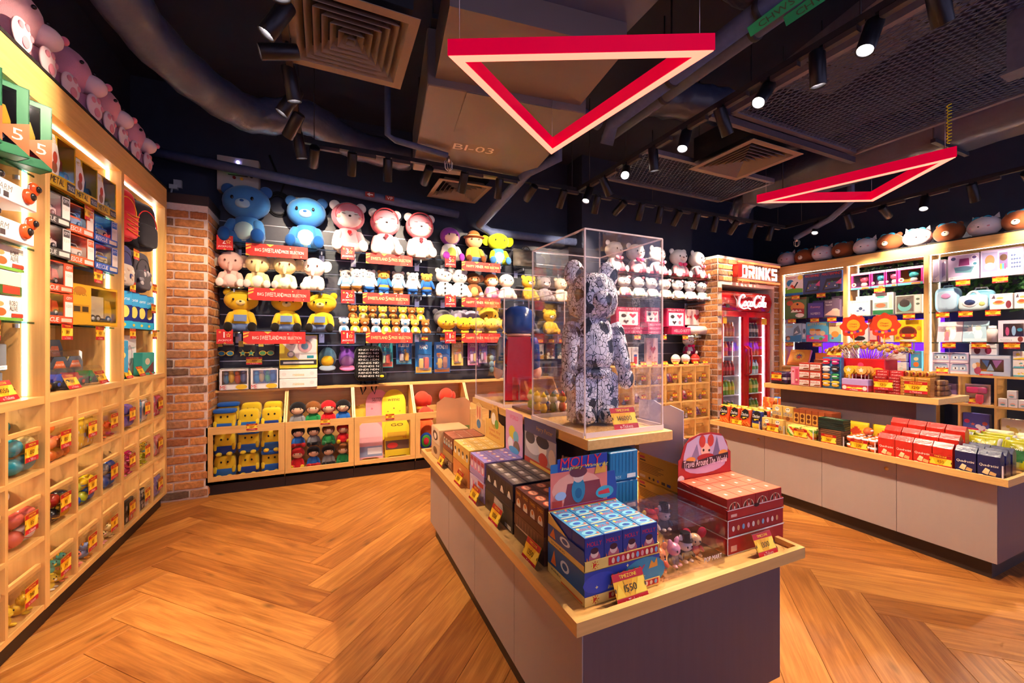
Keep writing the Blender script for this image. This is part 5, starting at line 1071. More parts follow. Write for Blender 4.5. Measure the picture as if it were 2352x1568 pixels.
# ---------------------------------------------------------------- shelf unit along the right wall
RU=thing('shelf_unit','light wood shelf unit of boxed games with lit glass shelves along right wall','shelf',(RC.x,RC.y,0),RZR)
ru=lambda b,n,m:b.build(n,m,RU)
TP=[.02,.842,1.639,2.44,3.24];DR=.34
b=MB();b.bb(0,3.26,.04,DR,0,.09);ru(b,'plinth','plinth')
b=MB();b.bb(0,3.26,0,.03,2.35,2.47);ru(b,'header','beech_x');b=MB();b.bb(0,3.26,.03,DR,2.355,2.375);ru(b,'bay_ceiling','beech_x')
b=MB();b.bb(-.002,3.262,-.004,DR,2.47,2.485,'#221c1c');ru(b,'top_board','matte')
for t_ in TP:b=MB();b.bb(t_-.02,t_+.02,.001,DR,.09,2.35);ru(b,'post','beech_z')
for zz in(.09,.345,.65,.965):b=MB();b.bb(.002,3.258,.003,DR,zz,zz+.022);ru(b,'shelf_board','beech_x')
for i in range(4):
 a,e=TP[i]+.02,TP[i+1]-.02;cw=(TP[i+1]-TP[i])/3
 for k in(1,2):b=MB();b.bb(TP[i]+cw*k-.009,TP[i]+cw*k+.009,.006,DR,.11,.965);ru(b,'divider','beech_z')
 for k in range(3):
  for zz in(.345,.65,.965):U(RU,'downlight','disc','#ffffff',(TP[i]+cw*(k+.5),.14,zz-.003),(.012,.012,.003),'cubby_led')
 for zz in(2.03,1.685,1.34):
  b=MB();b.bb(a+.003,e-.003,.03,DR-.01,zz-.009,zz);g=ru(b,'glass_shelf','shelf_glass');b=MB();b.bb(a+.003,e-.003,.0285,.03,zz-.009,zz);b.build('polished_edge','glass_edge',g)
 for xx,s_ in((a,1),(e,-1)):
  b=MB();b.bb(min(xx,xx+s_*.006),max(xx,xx+s_*.006),.055,.07,1.0,2.35);ru(b,'led_strip','led');b=MB();b.bb(min(xx,xx+s_*.006),max(xx,xx+s_*.006),DR-.03,DR-.015,1.0,2.35);ru(b,'led_strip','led')
 b=MB();b.bb(a,e,.055,.07,2.349,2.3545);ru(b,'led_strip','led')
 b=MB();b.bb(a,e,DR-.008,DR-.004,.99,2.35);ru(b,'back_pane','acrylic')
def leaf_wall(t0,t1,z0,z1,n,seed):
 q=random.Random(seed);b=MB()
 for i in range(n):
  p=Vector((q.uniform(t0,t1),.42+q.uniform(0,.08),q.uniform(z0,z1)));M=Matrix.Translation(p)@rot_m(q.uniform(-60,60),q.uniform(0,360),q.uniform(-40,40));s_=q.uniform(.03,.055)
  b.M=M;b.add([(0,0,-s_),(s_*.5,.008,-s_*.2),(0,0,s_),(-s_*.5,.008,-s_*.2),(0,-.004,0)],[(0,1,4),(1,2,4),(2,3,4),(3,0,4)],q.choice(['#3a6a3a','#2f5a38','#4f7f4a','#274a30']))
 return b
b=leaf_wall(.0,2.6,1.7,2.45,1500,5);o=b.build('ivy_leaves','matte',None,(RC.x,RC.y,0),(0,0,RZR));tag(o,'green artificial ivy leaves behind the right shelf unit','foliage',kind='stuff')
for k,(t0,t1)in enumerate(((.25,.62),(.66,1.2),(1.3,1.62))):
 t=thing('purple_lightbox','purple lit panel glowing behind the right shelf unit, %s'%['behind the shark game','behind the lollipops','near the yellow game'][k],'light',PR((t0+t1)/2,-.6,0),RZR,'purple light panels');w_=t1-t0
 b=MB();b.bb(-w_/2,w_/2,0,.02,1.02,1.64);b.build('panel','purple_glow',t)
 for s_ in(-.2,.1):b=MB();b.bb(s_*w_*2,s_*w_*2+.02,-.004,0,1.02,1.64,'#c8c0e0');b.build('bar','plastic',t)
 b=MB();b.bb(-w_/2,w_/2,0,.02,0,1.02,'#1a1a20');b.build('stand','matte',t)
GR='boxed games on the right shelf unit'
def rbox(name,label,t,w,h,z,c,a,d=.07,off=-.09,rz=0,cat='game box',rx=0):return carton(name,label,cat,w,d,h,PR(t,off,z),RZR+rz,c,{'F':a},GR,rx)
z1,z2,z3,z4=2.031,1.686,1.341,.988
def flat(bg,cols,title,tc,seed,n=6):return generic_art(seed,bg,cols,title,tc,n)
rbox('party_game_box','white, blue and green party game box',.18,.25,.3,z1,'#e8e4e0',[('r',.0,0,1,.12,'#2a7ac0'),('p',[(.02,.12),(.98,.12),(.98,.3),(.02,.42)],'#6ab83a'),('c',.3,.62,.2,'#2f8ac8'),('p',[(.1,.3),(.7,.4),(.9,.7),(.4,.68)],'#f0e8e4'),('p',[(.3,.45),(.55,.3),(.6,.38),(.4,.55)],'#d8482a'),('p',[(.55,.35),(.75,.62),(.68,.66),(.5,.4)],'#2a2a32'),('e',.85,.85,.14,.12,'#f0d040'),('t','Twister',.36,.88,.56,.1,'#d83a3a',.2)])
for k,(t_,w_,rz)in enumerate(((.415,.21,4),(.655,.265,0))):
 rbox('peg_game_box','dark blue and orange peg game box, '+['left one','right one'][k],t_,w_,.29,z1,'#2a3f7a',[('p',[(.1,.1),(.9,.12),(.96,.66),(.3,.66)],'#1d2230'),('p',[(.2,.16),(.84,.2),(.8,.5),(.34,.5)],'#4a5a8a')]+[('c',.3+.13*j,.3+.1*(j%3),.035,['#e8d040','#d83a3a','#4ab04a','#f0f0f0'][j%4])for j in range(5)]+[('p',[(.7,.4),(.98,.34),(.98,.62)],'#d85a9a'),('t','MASTERMIND',.52,.88,.86,.12,'#e8482a',.15)],rz=rz)
rbox('dinosaur_game_box','orange dinosaur jaw game box',.2,.3,.31,z2,'#5a7a4a',[('e',.6,.55,.32,.24,'#d98a3a'),('p',[(.3,.35),(.9,.2),(.9,.45),(.4,.5)],'#a8322a'),('p',[(.32,.36),(.4,.44),(.48,.36),(.56,.43),(.64,.34),(.72,.41),(.8,.32),(.3,.3)],'#f2ead8'),('c',.6,.68,.05,'#1c1c1c'),('e',.25,.75,.15,.12,'#c8583a'),('e',.7,.15,.2,.1,'#f0e8d8'),('r',0,.9,1,1,'#6a4a2a')])
rbox('card_game_box','purple card game box with pink lettering',.465,.2,.215,z2,'#4a3a96',[('r',.06,.06,.94,.94,'#54449e'),('t','Rummy',.5,.7,.66,.2,'#f0a0b8',.3),('t','NUMERO',.5,.28,.6,.16,'#f0ecf4')])
rbox('card_game_box','dark purple box behind the purple card game',.5,.24,.25,z2,'#3a2f6a',flat('#40347a',['#4a3a86'],None,'#fff',3),d=.05,off=-.18)
for k,(t_,zz,o_)in enumerate(((.68,z2,-.09),(.73,z2,-.17))):rbox('bingo_box','mauve Bingo Game box, '+['front one','one behind'][k],t_-.012,.19,.24 if k==0 else.29,zz,'#6f5a74',[('t','Bingo',.3,.88,.44,.12,'#f6ece8'),('t','Game',.3,.72,.4,.1,'#f6ece8'),('p',[(.02,.12),(.98,.04),(.98,.4),(.6,.46),(.3,.3)],'#e8b8a4'),('e',.7,.42,.2,.07,'#f0c8b4')],off=o_)
rbox('shark_game_box','blue and white shark game box',.17,.235,.275,z3,'#a8c8e0',[('p',[(.02,.02),(.98,.02),(.98,.4),(.02,.3)],'#3f8ac0'),('p',[(.5,.3),(.95,.5),(.8,.9),(.55,.7)],'#7a8a9a'),('p',[(.55,.44),(.8,.5),(.7,.62)],'#f4f0ee'),('c',.2,.22,.14,'#8a5a3a'),('c',.22,.17,.1,'#e8c0a0'),('t','SHARK',.3,.84,.4,.12,'#d89a3a',.2)])
rbox('shark_game_box','second shark game box showing its narrow pale side',.316,.05,.265,z3,'#b8d0e4',[('e',.6,.6,.35,.14,'#5a6a80'),('e',.5,.35,.3,.08,'#f0ece8'),('r',0,0,1,.18,'#3a8ac0')])
rbox('popper_game_box','pink and sky blue children game box with yellow lettering',.485,.28,.285,z3,'#58b8e0',[('r',.02,.02,.98,.36,'#e84a9a'),('c',.3,.5,.14,'#f0c8a0'),('c',.55,.48,.13,'#e8b890'),('c',.75,.44,.12,'#f0d0a8'),('e',.3,.62,.14,.06,'#d8a03a'),('e',.55,.6,.13,.05,'#a05a2a'),('e',.5,.24,.36,.1,'#7ac8e8'),('c',.3,.2,.07,'#f0e040'),('c',.68,.16,.08,'#5ab04a'),('t','BOTTY POPPER',.5,.86,.84,.12,'#f4d03a',0,.04)])
rbox('hopping_game_box','yellow and sky blue hopping game box',.705,.15,.27,z3,'#e8d8a0',[('r',.02,.02,.98,.4,'#6ac0e0'),('e',.5,.4,.3,.16,'#e8a04a'),('c',.3,.2,.1,'#d84a7a'),('t','Hoppin',.5,.82,.76,.1,'#d8443a',.2)])
rbox('orange_game_box','orange sun game box leaning back on the ledge',.21,.28,.25,z4+.011,'#e88a2a',[('c',.5,.55,.3,'#f0a83a'),('s',.5,.55,.22,'#2a4a86',9),('c',.5,.5,.1,'#d8443a'),('r',.02,.02,.98,.14,'#d86a22'),('t','SUN',.16,.9,.16,.06,'#f6e0b8')],d=.04,rx=-28)
rbox('orange_game_box','second orange game box standing behind',.56,.3,.2,z4,'#e07a2a',flat('#e8883a',['#d8662a','#f0b04a'],None,'#fff',12),off=-.2)
for k,(t_,w_)in enumerate(((.985,.21),(1.17,.14),(1.305,.11),(1.485,.23))):
 t=win_box('magenta window box of a round-eared toy pet, '+['leftmost of four','second of four','third of four','widest at the right'][k],w_,.1,.215,PR(t_,-.09-.012*(3-k),z1),RZR,'#b8247a','#5a2a5a' if k<3 else '#c8a840',(.12,.16,.92,.86),None,'#fff',None,[('r',0,0,1,.13,'#5ab8b0'),('c',.15,.3,.12,'#f0d8b0'),('c',.15,.3,.06,'#d83a4a'),('r',0,.88,1,1,'#e8b8d8'),('r',.55,.02,.9,.1,'#e8762a')],GR,'game box','toy_pet_box')
 c=['#c84a6a','#3a9ab0','#c85a7a','#48b0b8'][k]
 U(t,'toy_head','ball',c,(.02,0,.12),(.045,.035,.04),'plastic');U(t,'toy_torso','ball','#f0dcd8',(.02,0,.06),(.035,.03,.035),'plastic')
 for s_ in(-1,1):U(t,'toy_ear','ball',c,(.02+s_*.035,0,.155),(.017,.01,.017),'plastic')
for k,(t_,h_,o_)in enumerate(((.985,.2,-.08),(1.02,.26,-.17))):rbox('soccer_game_box','white air soccer game box, '+['front one','one behind'][k],t_,.225,h_,z2,'#eae6e2',[('t','AIR POWER SOCCER',.5,.88,.84,.08,'#8a7a7a'),('e',.55,.4,.3,.24,'#d8d8e4'),('c',.55,.46,.1,'#3a4a6a'),('e',.42,.32,.07,.06,'#6a7ab0'),('e',.7,.34,.06,.06,'#6a7ab0'),('c',.1,.12,.05,'#c8a8a0')],off=o_)
rbox('green_gadget_box','grey and green gadget box with two picture windows',1.222,.21,.275,z2,'#d8d4d0',[('r',.02,.02,.98,.22,'#2f7a4a'),('r',.1,.3,.72,.56,'#8a9a94'),('e',.4,.43,.24,.1,'#c86a4a'),('r',.1,.64,.72,.92,'#e4e0dc'),('e',.4,.82,.2,.06,'#58a8a0'),('r',.78,.3,.94,.9,'#e8c0a8')])
rbox('helmet_toy_box','grey box with a teal helmet picture',1.465,.245,.225,z2,'#b8b4ae',[('r',.05,.08,.7,.95,'#6a625c'),('e',.36,.42,.26,.3,'#6ab0ac'),('e',.36,.56,.2,.2,'#3a3432'),('r',.74,.08,.96,.95,'#d8d4ce'),('e',.85,.75,.07,.06,'#5a6a5a'),('e',.85,.5,.07,.06,'#5a6a5a'),('r',.05,.02,.7,.12,'#8a9a84')])
rbox('panda_game_box','white game box with a black and white animal print behind the lollipop discs',.972,.2,.25,z3,'#ece6e4',[('e',.5,.5,.3,.3,'#f6f2f0'),('e',.5,.2,.36,.12,'#2a2628'),('c',.4,.55,.06,'#2a2628'),('c',.62,.55,.06,'#2a2628'),('r',.05,.82,.6,.95,'#6ab0d8')])
rbox('red_game_box','tall red game box between the lollipop disc and white boxes',1.1,.105,.3,z3,'#c8282a',[('r',.1,.1,.9,.5,'#e8b0a8'),('t','GAME',.5,.8,.7,.1,'#f4dcc8')],off=-.14)
for k in range(2):rbox('food_toy_box',['lower','upper'][k]+' white box with a red toy meal picture',1.255,.145,.128,z3+.13*k,'#eee4dc',[('r',.02,.02,.12,.98,'#c8382a'),('e',.5,.45,.26,.2,'#d86a3a'),('e',.5,.36,.32,.1,'#e8b050'),('c',.75,.75,.1,'#c8302a'),('c',.3,.8,.08,'#6aa84a')])
rbox('yellow_lunch_box','bright yellow game box with a big brown round lunchbox picture',1.462,.255,.27,z3,'#ecc820',[('e',.5,.42,.32,.3,'#8a3a2a'),('e',.5,.5,.24,.16,'#5a2a24'),('r',.2,.24,.8,.38,'#d84a2a'),('c',.34,.3,.06,'#f0c020'),('c',.66,.3,.06,'#f0c020'),('c',.1,.86,.06,'#f4ecc8'),('c',.12,.2,.07,'#c86a3a'),('e',.5,.08,.3,.05,'#f4ecd0'),('e',.88,.62,.08,.1,'#d89a3a')])
rbox('blue_tower_box','slim sky blue game box at the right end of the second bay ledge',1.535,.105,.25,z4,'#4aa0c8',[('t','TOWER',.5,.88,.7,.07,'#d8384a'),('c',.5,.62,.2,'#f0d8a8'),('e',.5,.36,.24,.12,'#e07a3a'),('r',.04,.02,.96,.18,'#f0e8ec')])
rbox('clear_case_set','white and clear snack container, upper of two',1.36,.17,.1,z4+.12,'#e8e0e0',flat('#ece6e4',['#d8b0a8','#c8d0c0','#d86a5a'],None,'#fff',23,4));rbox('clear_case_set','white and clear snack container, lower of two',1.36,.18,.11,z4,'#e4e0e0',flat('#e8e4e4',['#d8c0b8','#c8dcd8','#d8886a'],None,'#fff',24,4))
# third bay: lilac and ice blue sets
for k in range(2):rbox('lilac_set_box','narrow white and lilac set box, %s at the left of the third bay'%['front one','rear one'][k],1.715+.03*k,.06,.26,z1,'#ded4e2',[('p',[(.1,.1),(.9,.3),(.8,.9),(.2,.8)],'#b0a4c8'),('t','II',.3,.1,.3,.06,'#6a6a8a')],off=-.06-.076*k)
rbox('vanity_set_box','lilac box with a toy vanity case picture',1.925,.24,.28,z1,'#c0acd4',[('p',[(.02,.02),(.98,.02),(.98,.2),(.02,.14)],'#efe8ee'),('p',[(.25,.3),(.75,.26),(.85,.5),(.2,.52)],'#5a8a9a'),('p',[(.35,.56),(.7,.56),(.68,.84),(.38,.84)],'#7a2f6a'),('e',.5,.44,.28,.1,'#4a6a86'),('c',.85,.85,.1,'#e8e0f0'),('c',.85,.85,.07,'#5a4a8a'),('c',.87,.6,.1,'#e8e0f0'),('c',.87,.6,.06,'#3a7a9a'),('c',.18,.86,.08,'#3a3a6a'),('t','FROZEN II',.3,.09,.42,.06,'#8a8aa8')])
rbox('stationery_set_box','wide lilac stationery set box with pens',2.2,.29,.29,z1,'#b8a8d0',[('r',.04,.22,.42,.92,'#8a84b0'),('e',.23,.62,.12,.2,'#a86a4a'),('e',.23,.4,.13,.14,'#d8d8e8'),('r',.46,.3,.66,.86,'#6a5a8a'),('e',.56,.68,.09,.12,'#4a3226'),('r',.48,.26,.52,.46,'#e8a030'),('r',.53,.26,.57,.46,'#3ab0b0'),('r',.58,.26,.62,.46,'#d84a7a'),('r',.7,.2,.98,.92,'#e0dce8')]+[('s',.76+.06*(j%4),.3+.14*(j//4),.05,'#3a4a7a',4)for j in range(14)]+[('p',[(.02,.02),(.98,.02),(.98,.2),(.02,.12)],'#f0ecf0'),('t','FROZEN II',.26,.08,.4,.07,'#8a8aa8')])
t=thing('kids_backpack','ice blue hard shell kids backpack','backpack',PR(1.785,-.14,z2),RZR);U(t,'shell','soft','#8ab4d4',(0,0,.14),(.105,.06,.14),'plastic');U(t,'front_panel','soft','#a8c4dc',(0,-.045,.13),(.085,.03,.11),'plastic');U(t,'badge','bead','#c890c0',(0,-.078,.18),(.04,.006,.03),'plastic');b=MB();b.tube([(-.04,0,.275),(-.035,0,.3),(.035,0,.3),(.04,0,.275)],.008,6,'#5a7aa8');b.build('handle','plastic',t)
t=thing('toy_handbag','clear round toy handbag with a navy ink-blot badge','handbag',PR(2.0,-.06,z2),RZR);U(t,'bag_body','soft','#bcd6de',(0,0,.085),(.11,.04,.085),'plastic');U(t,'badge_ring','ball','#eef0f2',(-.015,-.04,.09),(.06,.01,.05),'plastic');U(t,'badge','ball','#2a3a66',(-.015,-.048,.09),(.042,.008,.03),'plastic');U(t,'toy_inside','ball','#c8cc7a',(.07,-.03,.07),(.025,.015,.03),'plastic')
b=MB();b.tube([(-.05+.1*k/8,0,.16+.05*math.sin(math.pi*k/8))for k in range(9)],.011,8,'#eef0f2');b.build('handle','plastic',t)
t=thing('lunch_case','sky blue rounded lunch case behind the clear handbag','lunch box',PR(2.03,-.19,z2),RZR);U(t,'case','soft','#78b4d8',(0,0,.12),(.105,.05,.11),'plastic');U(t,'lid_picture','ball','#d8c8b8',(0,-.046,.15),(.06,.008,.03),'plastic');b=MB();b.tube([(-.05,0,.22),(-.04,0,.255),(.04,0,.255),(.05,0,.22)],.01,8,'#d8e4ec');b.build('handle','plastic',t)
for k,(t_,w_)in enumerate(((2.2,.16),(2.35,.12))):rbox('tea_set_box','white box with a toy food picture, %s'%['left one beside the handbag','right one at the photo edge'][k],t_,w_,.165,z2,'#eae0e0',[('e',.4,.42,.26,.12,'#d8a060'),('e',.4,.48,.18,.1,'#c85a3a'),('e',.45,.72,.16,.07,'#e0b070'),('e',.82,.3,.12,.24,'#8a3a4a'),('p',[(.08,.7),(.2,.95),(.26,.7)],'#5a4a5a'),('t','FROZEN II',.7,.9,.36,.06,'#a898b0')])
for k,(t_,w_,c)in enumerate(((1.805,.2,'#d8c0cc'),(2.005,.19,'#a8c8dc'))):rbox('photo_album',['pale pink puzzle album with two figures','ice blue album with a white snow burst'][k],t_,w_,.235,z3+.003,c,([('e',.4,.4,.12,.28,'#b89078'),('e',.64,.4,.12,.3,'#e4dce8'),('e',.4,.68,.08,.09,'#e8c8b0'),('e',.64,.7,.08,.09,'#f0dcc8'),('p',[(.3,.05),(.5,.05),(.46,.5),(.34,.5)],'#a86a7a')]if k==0 else[('s',.35,.6,.34,'#e8f0f4',9),('e',.62,.34,.16,.26,'#f0f2f4'),('e',.6,.66,.12,.11,'#e8d8cc'),('r',.03,.03,.97,.16,'#c8dce8')]),d=.02,rx=-14,cat='album')
t=thing('white_flask','plain white flask beside the blue album','bottle',PR(2.135,-.08,z3),RZR);b=MB();b.lathe([(.001,0),(.04,.002),(.042,.13),(.03,.145),(.03,.175),(.001,.178)],18,'#eee6e2',cap=False);b.build('flask_body','plastic',t);b=MB();b.lathe([(.031,.146),(.031,.15)],18,'#b8b0b0',cap=False);b.build('seal_ring','metal',t)
win_box('lilac window box of doll set at the right of the third shelf',.18,.08,.23,PR(2.27,-.09,z3),RZR,'#d8d0e4','#6a5a8a',(.2,.26,.96,.84),None,'#fff',None,[('p',[(.02,.02),(.98,.02),(.98,.24),(.02,.16)],'#efe8ee'),('t','FROZEN II',.3,.1,.44,.07,'#8a8aa8'),('e',.36,.5,.08,.2,'#b84a7a'),('e',.6,.52,.08,.22,'#8ab0d8'),('c',.82,.56,.1,'#3a8ab0'),('e',.84,.14,.1,.12,'#8a3a3a')],GR,'game box','doll_set_box')
for r_i in range(2):
 for k in range(2):rbox('tissue_box','lilac box with blue cartoon goggles, %s %s of four'%(['lower','upper'][r_i],['left','right'][k]),1.745+.147*k,.145,.118,z4+.12*r_i,'#d4bcd8',[('p',[(.04,.3),(.96,.3),(.9,.86),(.1,.86)],'#a8c0dc'),('r',.16,.42,.44,.66,'#e8ecf2'),('r',.56,.42,.84,.66,'#e8ecf2'),('r',.27,.46,.35,.62,'#4a3a4a'),('r',.67,.46,.75,.62,'#4a3a4a'),('p',[(.1,.86),(.9,.86),(.8,.94),(.2,.94)],'#4a5a8a'),('r',.04,.04,.96,.2,'#f0e4ec')])
win_box('big ice blue gift window box of a dress-up set',.29,.13,.215,PR(2.125,-.1,z4),RZR,'#b8c8e4','#4a4468',(.26,.2,.84,.8),None,'#fff',None,[('e',.2,.24,.09,.2,'#b04a6a'),('e',.2,.52,.07,.12,'#d89a5a'),('e',.12,.46,.06,.14,'#f0e0d0'),('p',[(.02,.82),(.98,.86),(.98,.98),(.02,.98)],'#dce4f2'),('p',[(.3,.76),(.5,.76),(.44,.4)],'#4a6aa8'),('p',[(.56,.76),(.8,.76),(.66,.36)],'#a06aa8'),('p',[(.42,.24),(.62,.24),(.52,.6)],'#9ab8d0')],GR,'game box','dress_up_box')
rbox('doll_pair_box','white box with two small dolls on top of the dress-up set',2.07,.2,.12,z4+.217,'#e4e4ea',[('e',.3,.42,.12,.34,'#6a2a3a'),('e',.3,.74,.08,.14,'#c87a4a'),('e',.7,.42,.12,.34,'#8a2a4a'),('e',.7,.74,.08,.14,'#d88a5a')])
for k in range(3):rbox('craft_tub','clear and white craft tub, %s at the photo edge'%['lowest','middle','topmost'][k],2.345,.13,.085,z4+.088*k,'#e6e2e0',flat('#ece8e4',['#e8d040','#58b0c8','#d86a7a'],None,'#fff',60+k,4))
t=thing('play_phone_pack','pink toy phone blister pack in a lower cubby','toy pack',PR(2.03,-.07,.673),RZR);b=MB();b.bb(-.095,.095,.0,.004,0,.215,'#ecdce0');b.build('backing_card','card',t)
for loc,sc,c in(((-.03,-.02,.15),(.05,.018,.035),'#e83a80'),((.04,-.02,.15),(.035,.018,.035),'#e05a90'),((.02,-.02,.06),(.03,.02,.05),'#e84a70')):U(t,'toy_phone','soft',c,loc,sc,'plastic')
b=MB();b.chbox(-.085,.085,-.045,-.001,.02,.2,.01);b.build('blister','film',t)
for k in range(4):rbox('white_cube_box','small white dessert picture box in the end cubby, %s'%['lower left','lower middle','lower right','upper'][k],(2.22,2.288,2.356,2.28)[k],.064,.085,.673+(.087 if k==3 else 0),'#e8e0de',[('e',.5,.36,.3,.2,'#e8b0a0'),('e',.5,.28,.26,.1,'#7ab0b8')],d=.07,off=-.05)
rbox('flat_craft_box','lilac flat craft box leaning in the lower cubby',1.78,.2,.2,.673,'#8a7ac0',flat('#8a7ac8',['#d84a8a','#e8e0f0','#4a5ab0'],None,'#fff',71));rbox('flat_craft_box','blue and pink craft box in the bottom cubby',2.02,.2,.2,.368,'#5a5ab0',flat('#5a62b8',['#e84a7a','#e8e0f0','#d86a5a'],None,'#fff',72));rbox('snack_bag_box','cream snack box in the bottom end cubby',2.28,.16,.18,.368,'#e8dcc0',flat('#e8dcb8',['#d8c05a','#c8a8b0'],None,'#fff',73))
tg=[(.22,2.029,'under the green and white party game'),(.55,2.029,'under the peg game boxes'),(1.2,2.029,'under the toy pet boxes'),(1.93,2.029,'under the vanity set'),(2.2,2.029,'under the stationery set'),(.17,1.684,'under the dinosaur game'),(.47,1.684,'under the purple card game'),(.68,1.684,'under the Bingo boxes'),(.97,1.684,'under the soccer boxes'),(1.22,1.684,'under the green gadget box'),(1.48,1.684,'under the helmet toy box'),(1.77,1.684,'under the hard shell backpack'),(1.95,1.684,'under the clear handbag'),(2.15,1.684,'under the tea set boxes'),(.14,1.339,'under the shark game'),(.5,1.339,'under the popper game'),(1.45,1.339,'under the yellow lunch box game'),(1.82,1.339,'under the pink album'),(2.05,1.339,'under the white flask'),(2.28,1.339,'under the doll set')]
for k,(t_,zz,l)in enumerate(tg):price_clip(['1320','980','2480','1480','950','620','1180','850','1250','780','1350','1480','680','920','1100','560','2160','780','1450','720'][k],'price tag '+l,PR(t_,-.024,zz),RZR,.11,.065)
for k,(t_,zz,l)in enumerate(((1.76,z4,'the goggles boxes'),(2.1,z4,'the dress-up set'),(2.02,.673,'the pink toy phone pack'),(2.26,.673,'the dessert boxes'))):price_stand(['560','1280','360','3300'][k],'price tag in front of '+l,PR(t_,-.03,zz),RZR,.1,.07)
# round cushions on top of the unit
for k,t_ in enumerate((.03,.275,.512,.755,1.005,1.26,1.515,1.785,2.06,2.31)):
 br=k%2==1;nth_=['leftmost','second from left','third from left','fourth from left','fifth from left','sixth from left','seventh from left','eighth from left','ninth from left','at the photo edge'][k]
 c='#8a4a2c' if br else '#dccdd6'
 t=thing('round_cushion',('brown bear' if br else 'white kitten')+' head cushion with blue goggles on right shelf unit, '+nth_,'cushion',PR(t_,-.16,2.486),RZR+RND.uniform(-12,12),'round head cushions')
 U(t,'cushion','ball',c,(0,0,.112),(.135,.12,.112),rot=(0,RND.uniform(-10,10),0))
 for s_ in(-1,1):
  U(t,'ear','ball' if br else 'cone',c,(s_*.085,.02,.195),(.03,.02,.03)if br else(.028,.016,.055),rot=(0,s_*20,0));U(t,'eye','bead','#1c1414',(s_*.032,-.108,.125),(.007,.006,.008),'plastic')
  b=MB();b.tube([(s_*.04+.032*math.cos(a),-.055,.195+.022*math.sin(a))for a in[2*math.pi*j/14 for j in range(14)]],.0055,6,'#2a86b8',True);b.build('goggle_rim','plastic',t)
  U(t,'goggle_lens','bead','#2f7a9a',(s_*.04,-.054,.195),(.028,.004,.018),'plastic')
  if not br:U(t,'cheek','bead','#e8a0b0',(s_*.07,-.1,.1),(.014,.006,.009))
 if br:U(t,'muzzle','ball','#eadccc',(0,-.112,.09),(.032,.014,.03))
 U(t,'nose','bead','#241616',(0,-.126 if br else-.118,.1),(.009,.005,.006),'plastic')
# ---------------------------------------------------------------- the two island counters
def counter(label,x0,x1,y0,y1,ux0,ux1,uy0,uy1,door_side,group='island counters'):
 t=thing('display_counter',label,'counter',(x0,y0,0),0,group);W,L_=x1-x0,y1-y0;o=.055
 b=MB();b.bb(o+.03,W-o-.03,o+.03,L_-o-.03,0,.1);b.build('plinth','plinth',t)
 b=MB();b.bb(o+.004,W-o-.004,o+.004,L_-o-.004,.1,.557);b.build('carcass','laminate_shaded',t)
 n=4;pl=(L_-2*o)/n
 for s_,xx in((-1,o),(1,W-o)):
  for k in range(n):
   b=MB();a,e=o+pl*k+.0015,o+pl*(k+1)-.0015
   b.bb(min(xx,xx-s_*.006),max(xx,xx-s_*.006),a,e,.1,.553);d=b.build('door','laminate',t)
   if k%2==1:
    c=MB();c.cyl((xx+s_*.004,a+.05,.5),(xx-s_*.002,a+.05,.5),.012,None,14,'#c8a05a');c.build('lock','metal',d)
    c=MB();c.bb(min(xx,xx+s_*.002),max(xx,xx+s_*.002),a+.005,a+.06,.545,.552,'#c8c0c8');c.build('lock_plate','metal',d)
 for yy in(o,L_-o):
  b=MB();b.bb(o+.004,W-o-.004,min(yy,yy+(.006 if yy<L_/2 else-.006)),max(yy,yy+(.006 if yy<L_/2 else-.006)),.1,.556);b.build('end_panel','laminate_shaded',t)
 b=MB();b.bb(.018,W-.018,.018,L_-.018,.56,.575);b.build('tray_floor','beech_x',t)
 for n_,a,m in(('tray_rim',(0,W,0,.02),'beech_x'),('tray_rim',(0,W,L_-.02,L_),'beech_x'),('tray_rim',(0,.02,.02,L_-.02),'beech_y'),('tray_rim',(W-.02,W,.02,L_-.02),'beech_y')):
  b=MB();b.bb(*a,.557,.596);b.build(n_,m,t)
 b=MB();b.bb(ux0-x0+.08,ux1-x0-.08,uy0-y0+.14,uy1-y0-.1,.575,.938);b.build('pedestal','laminate_shaded',t)
 b=MB();b.chbox(ux0-x0,ux1-x0,uy0-y0,uy1-y0,.938,.978,.002);b.build('raised_shelf','beech_y',t)
 return t
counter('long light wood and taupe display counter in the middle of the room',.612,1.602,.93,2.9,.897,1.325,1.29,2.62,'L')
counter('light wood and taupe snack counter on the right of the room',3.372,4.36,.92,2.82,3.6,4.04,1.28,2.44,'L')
ZT=.5765;ZU=.9795
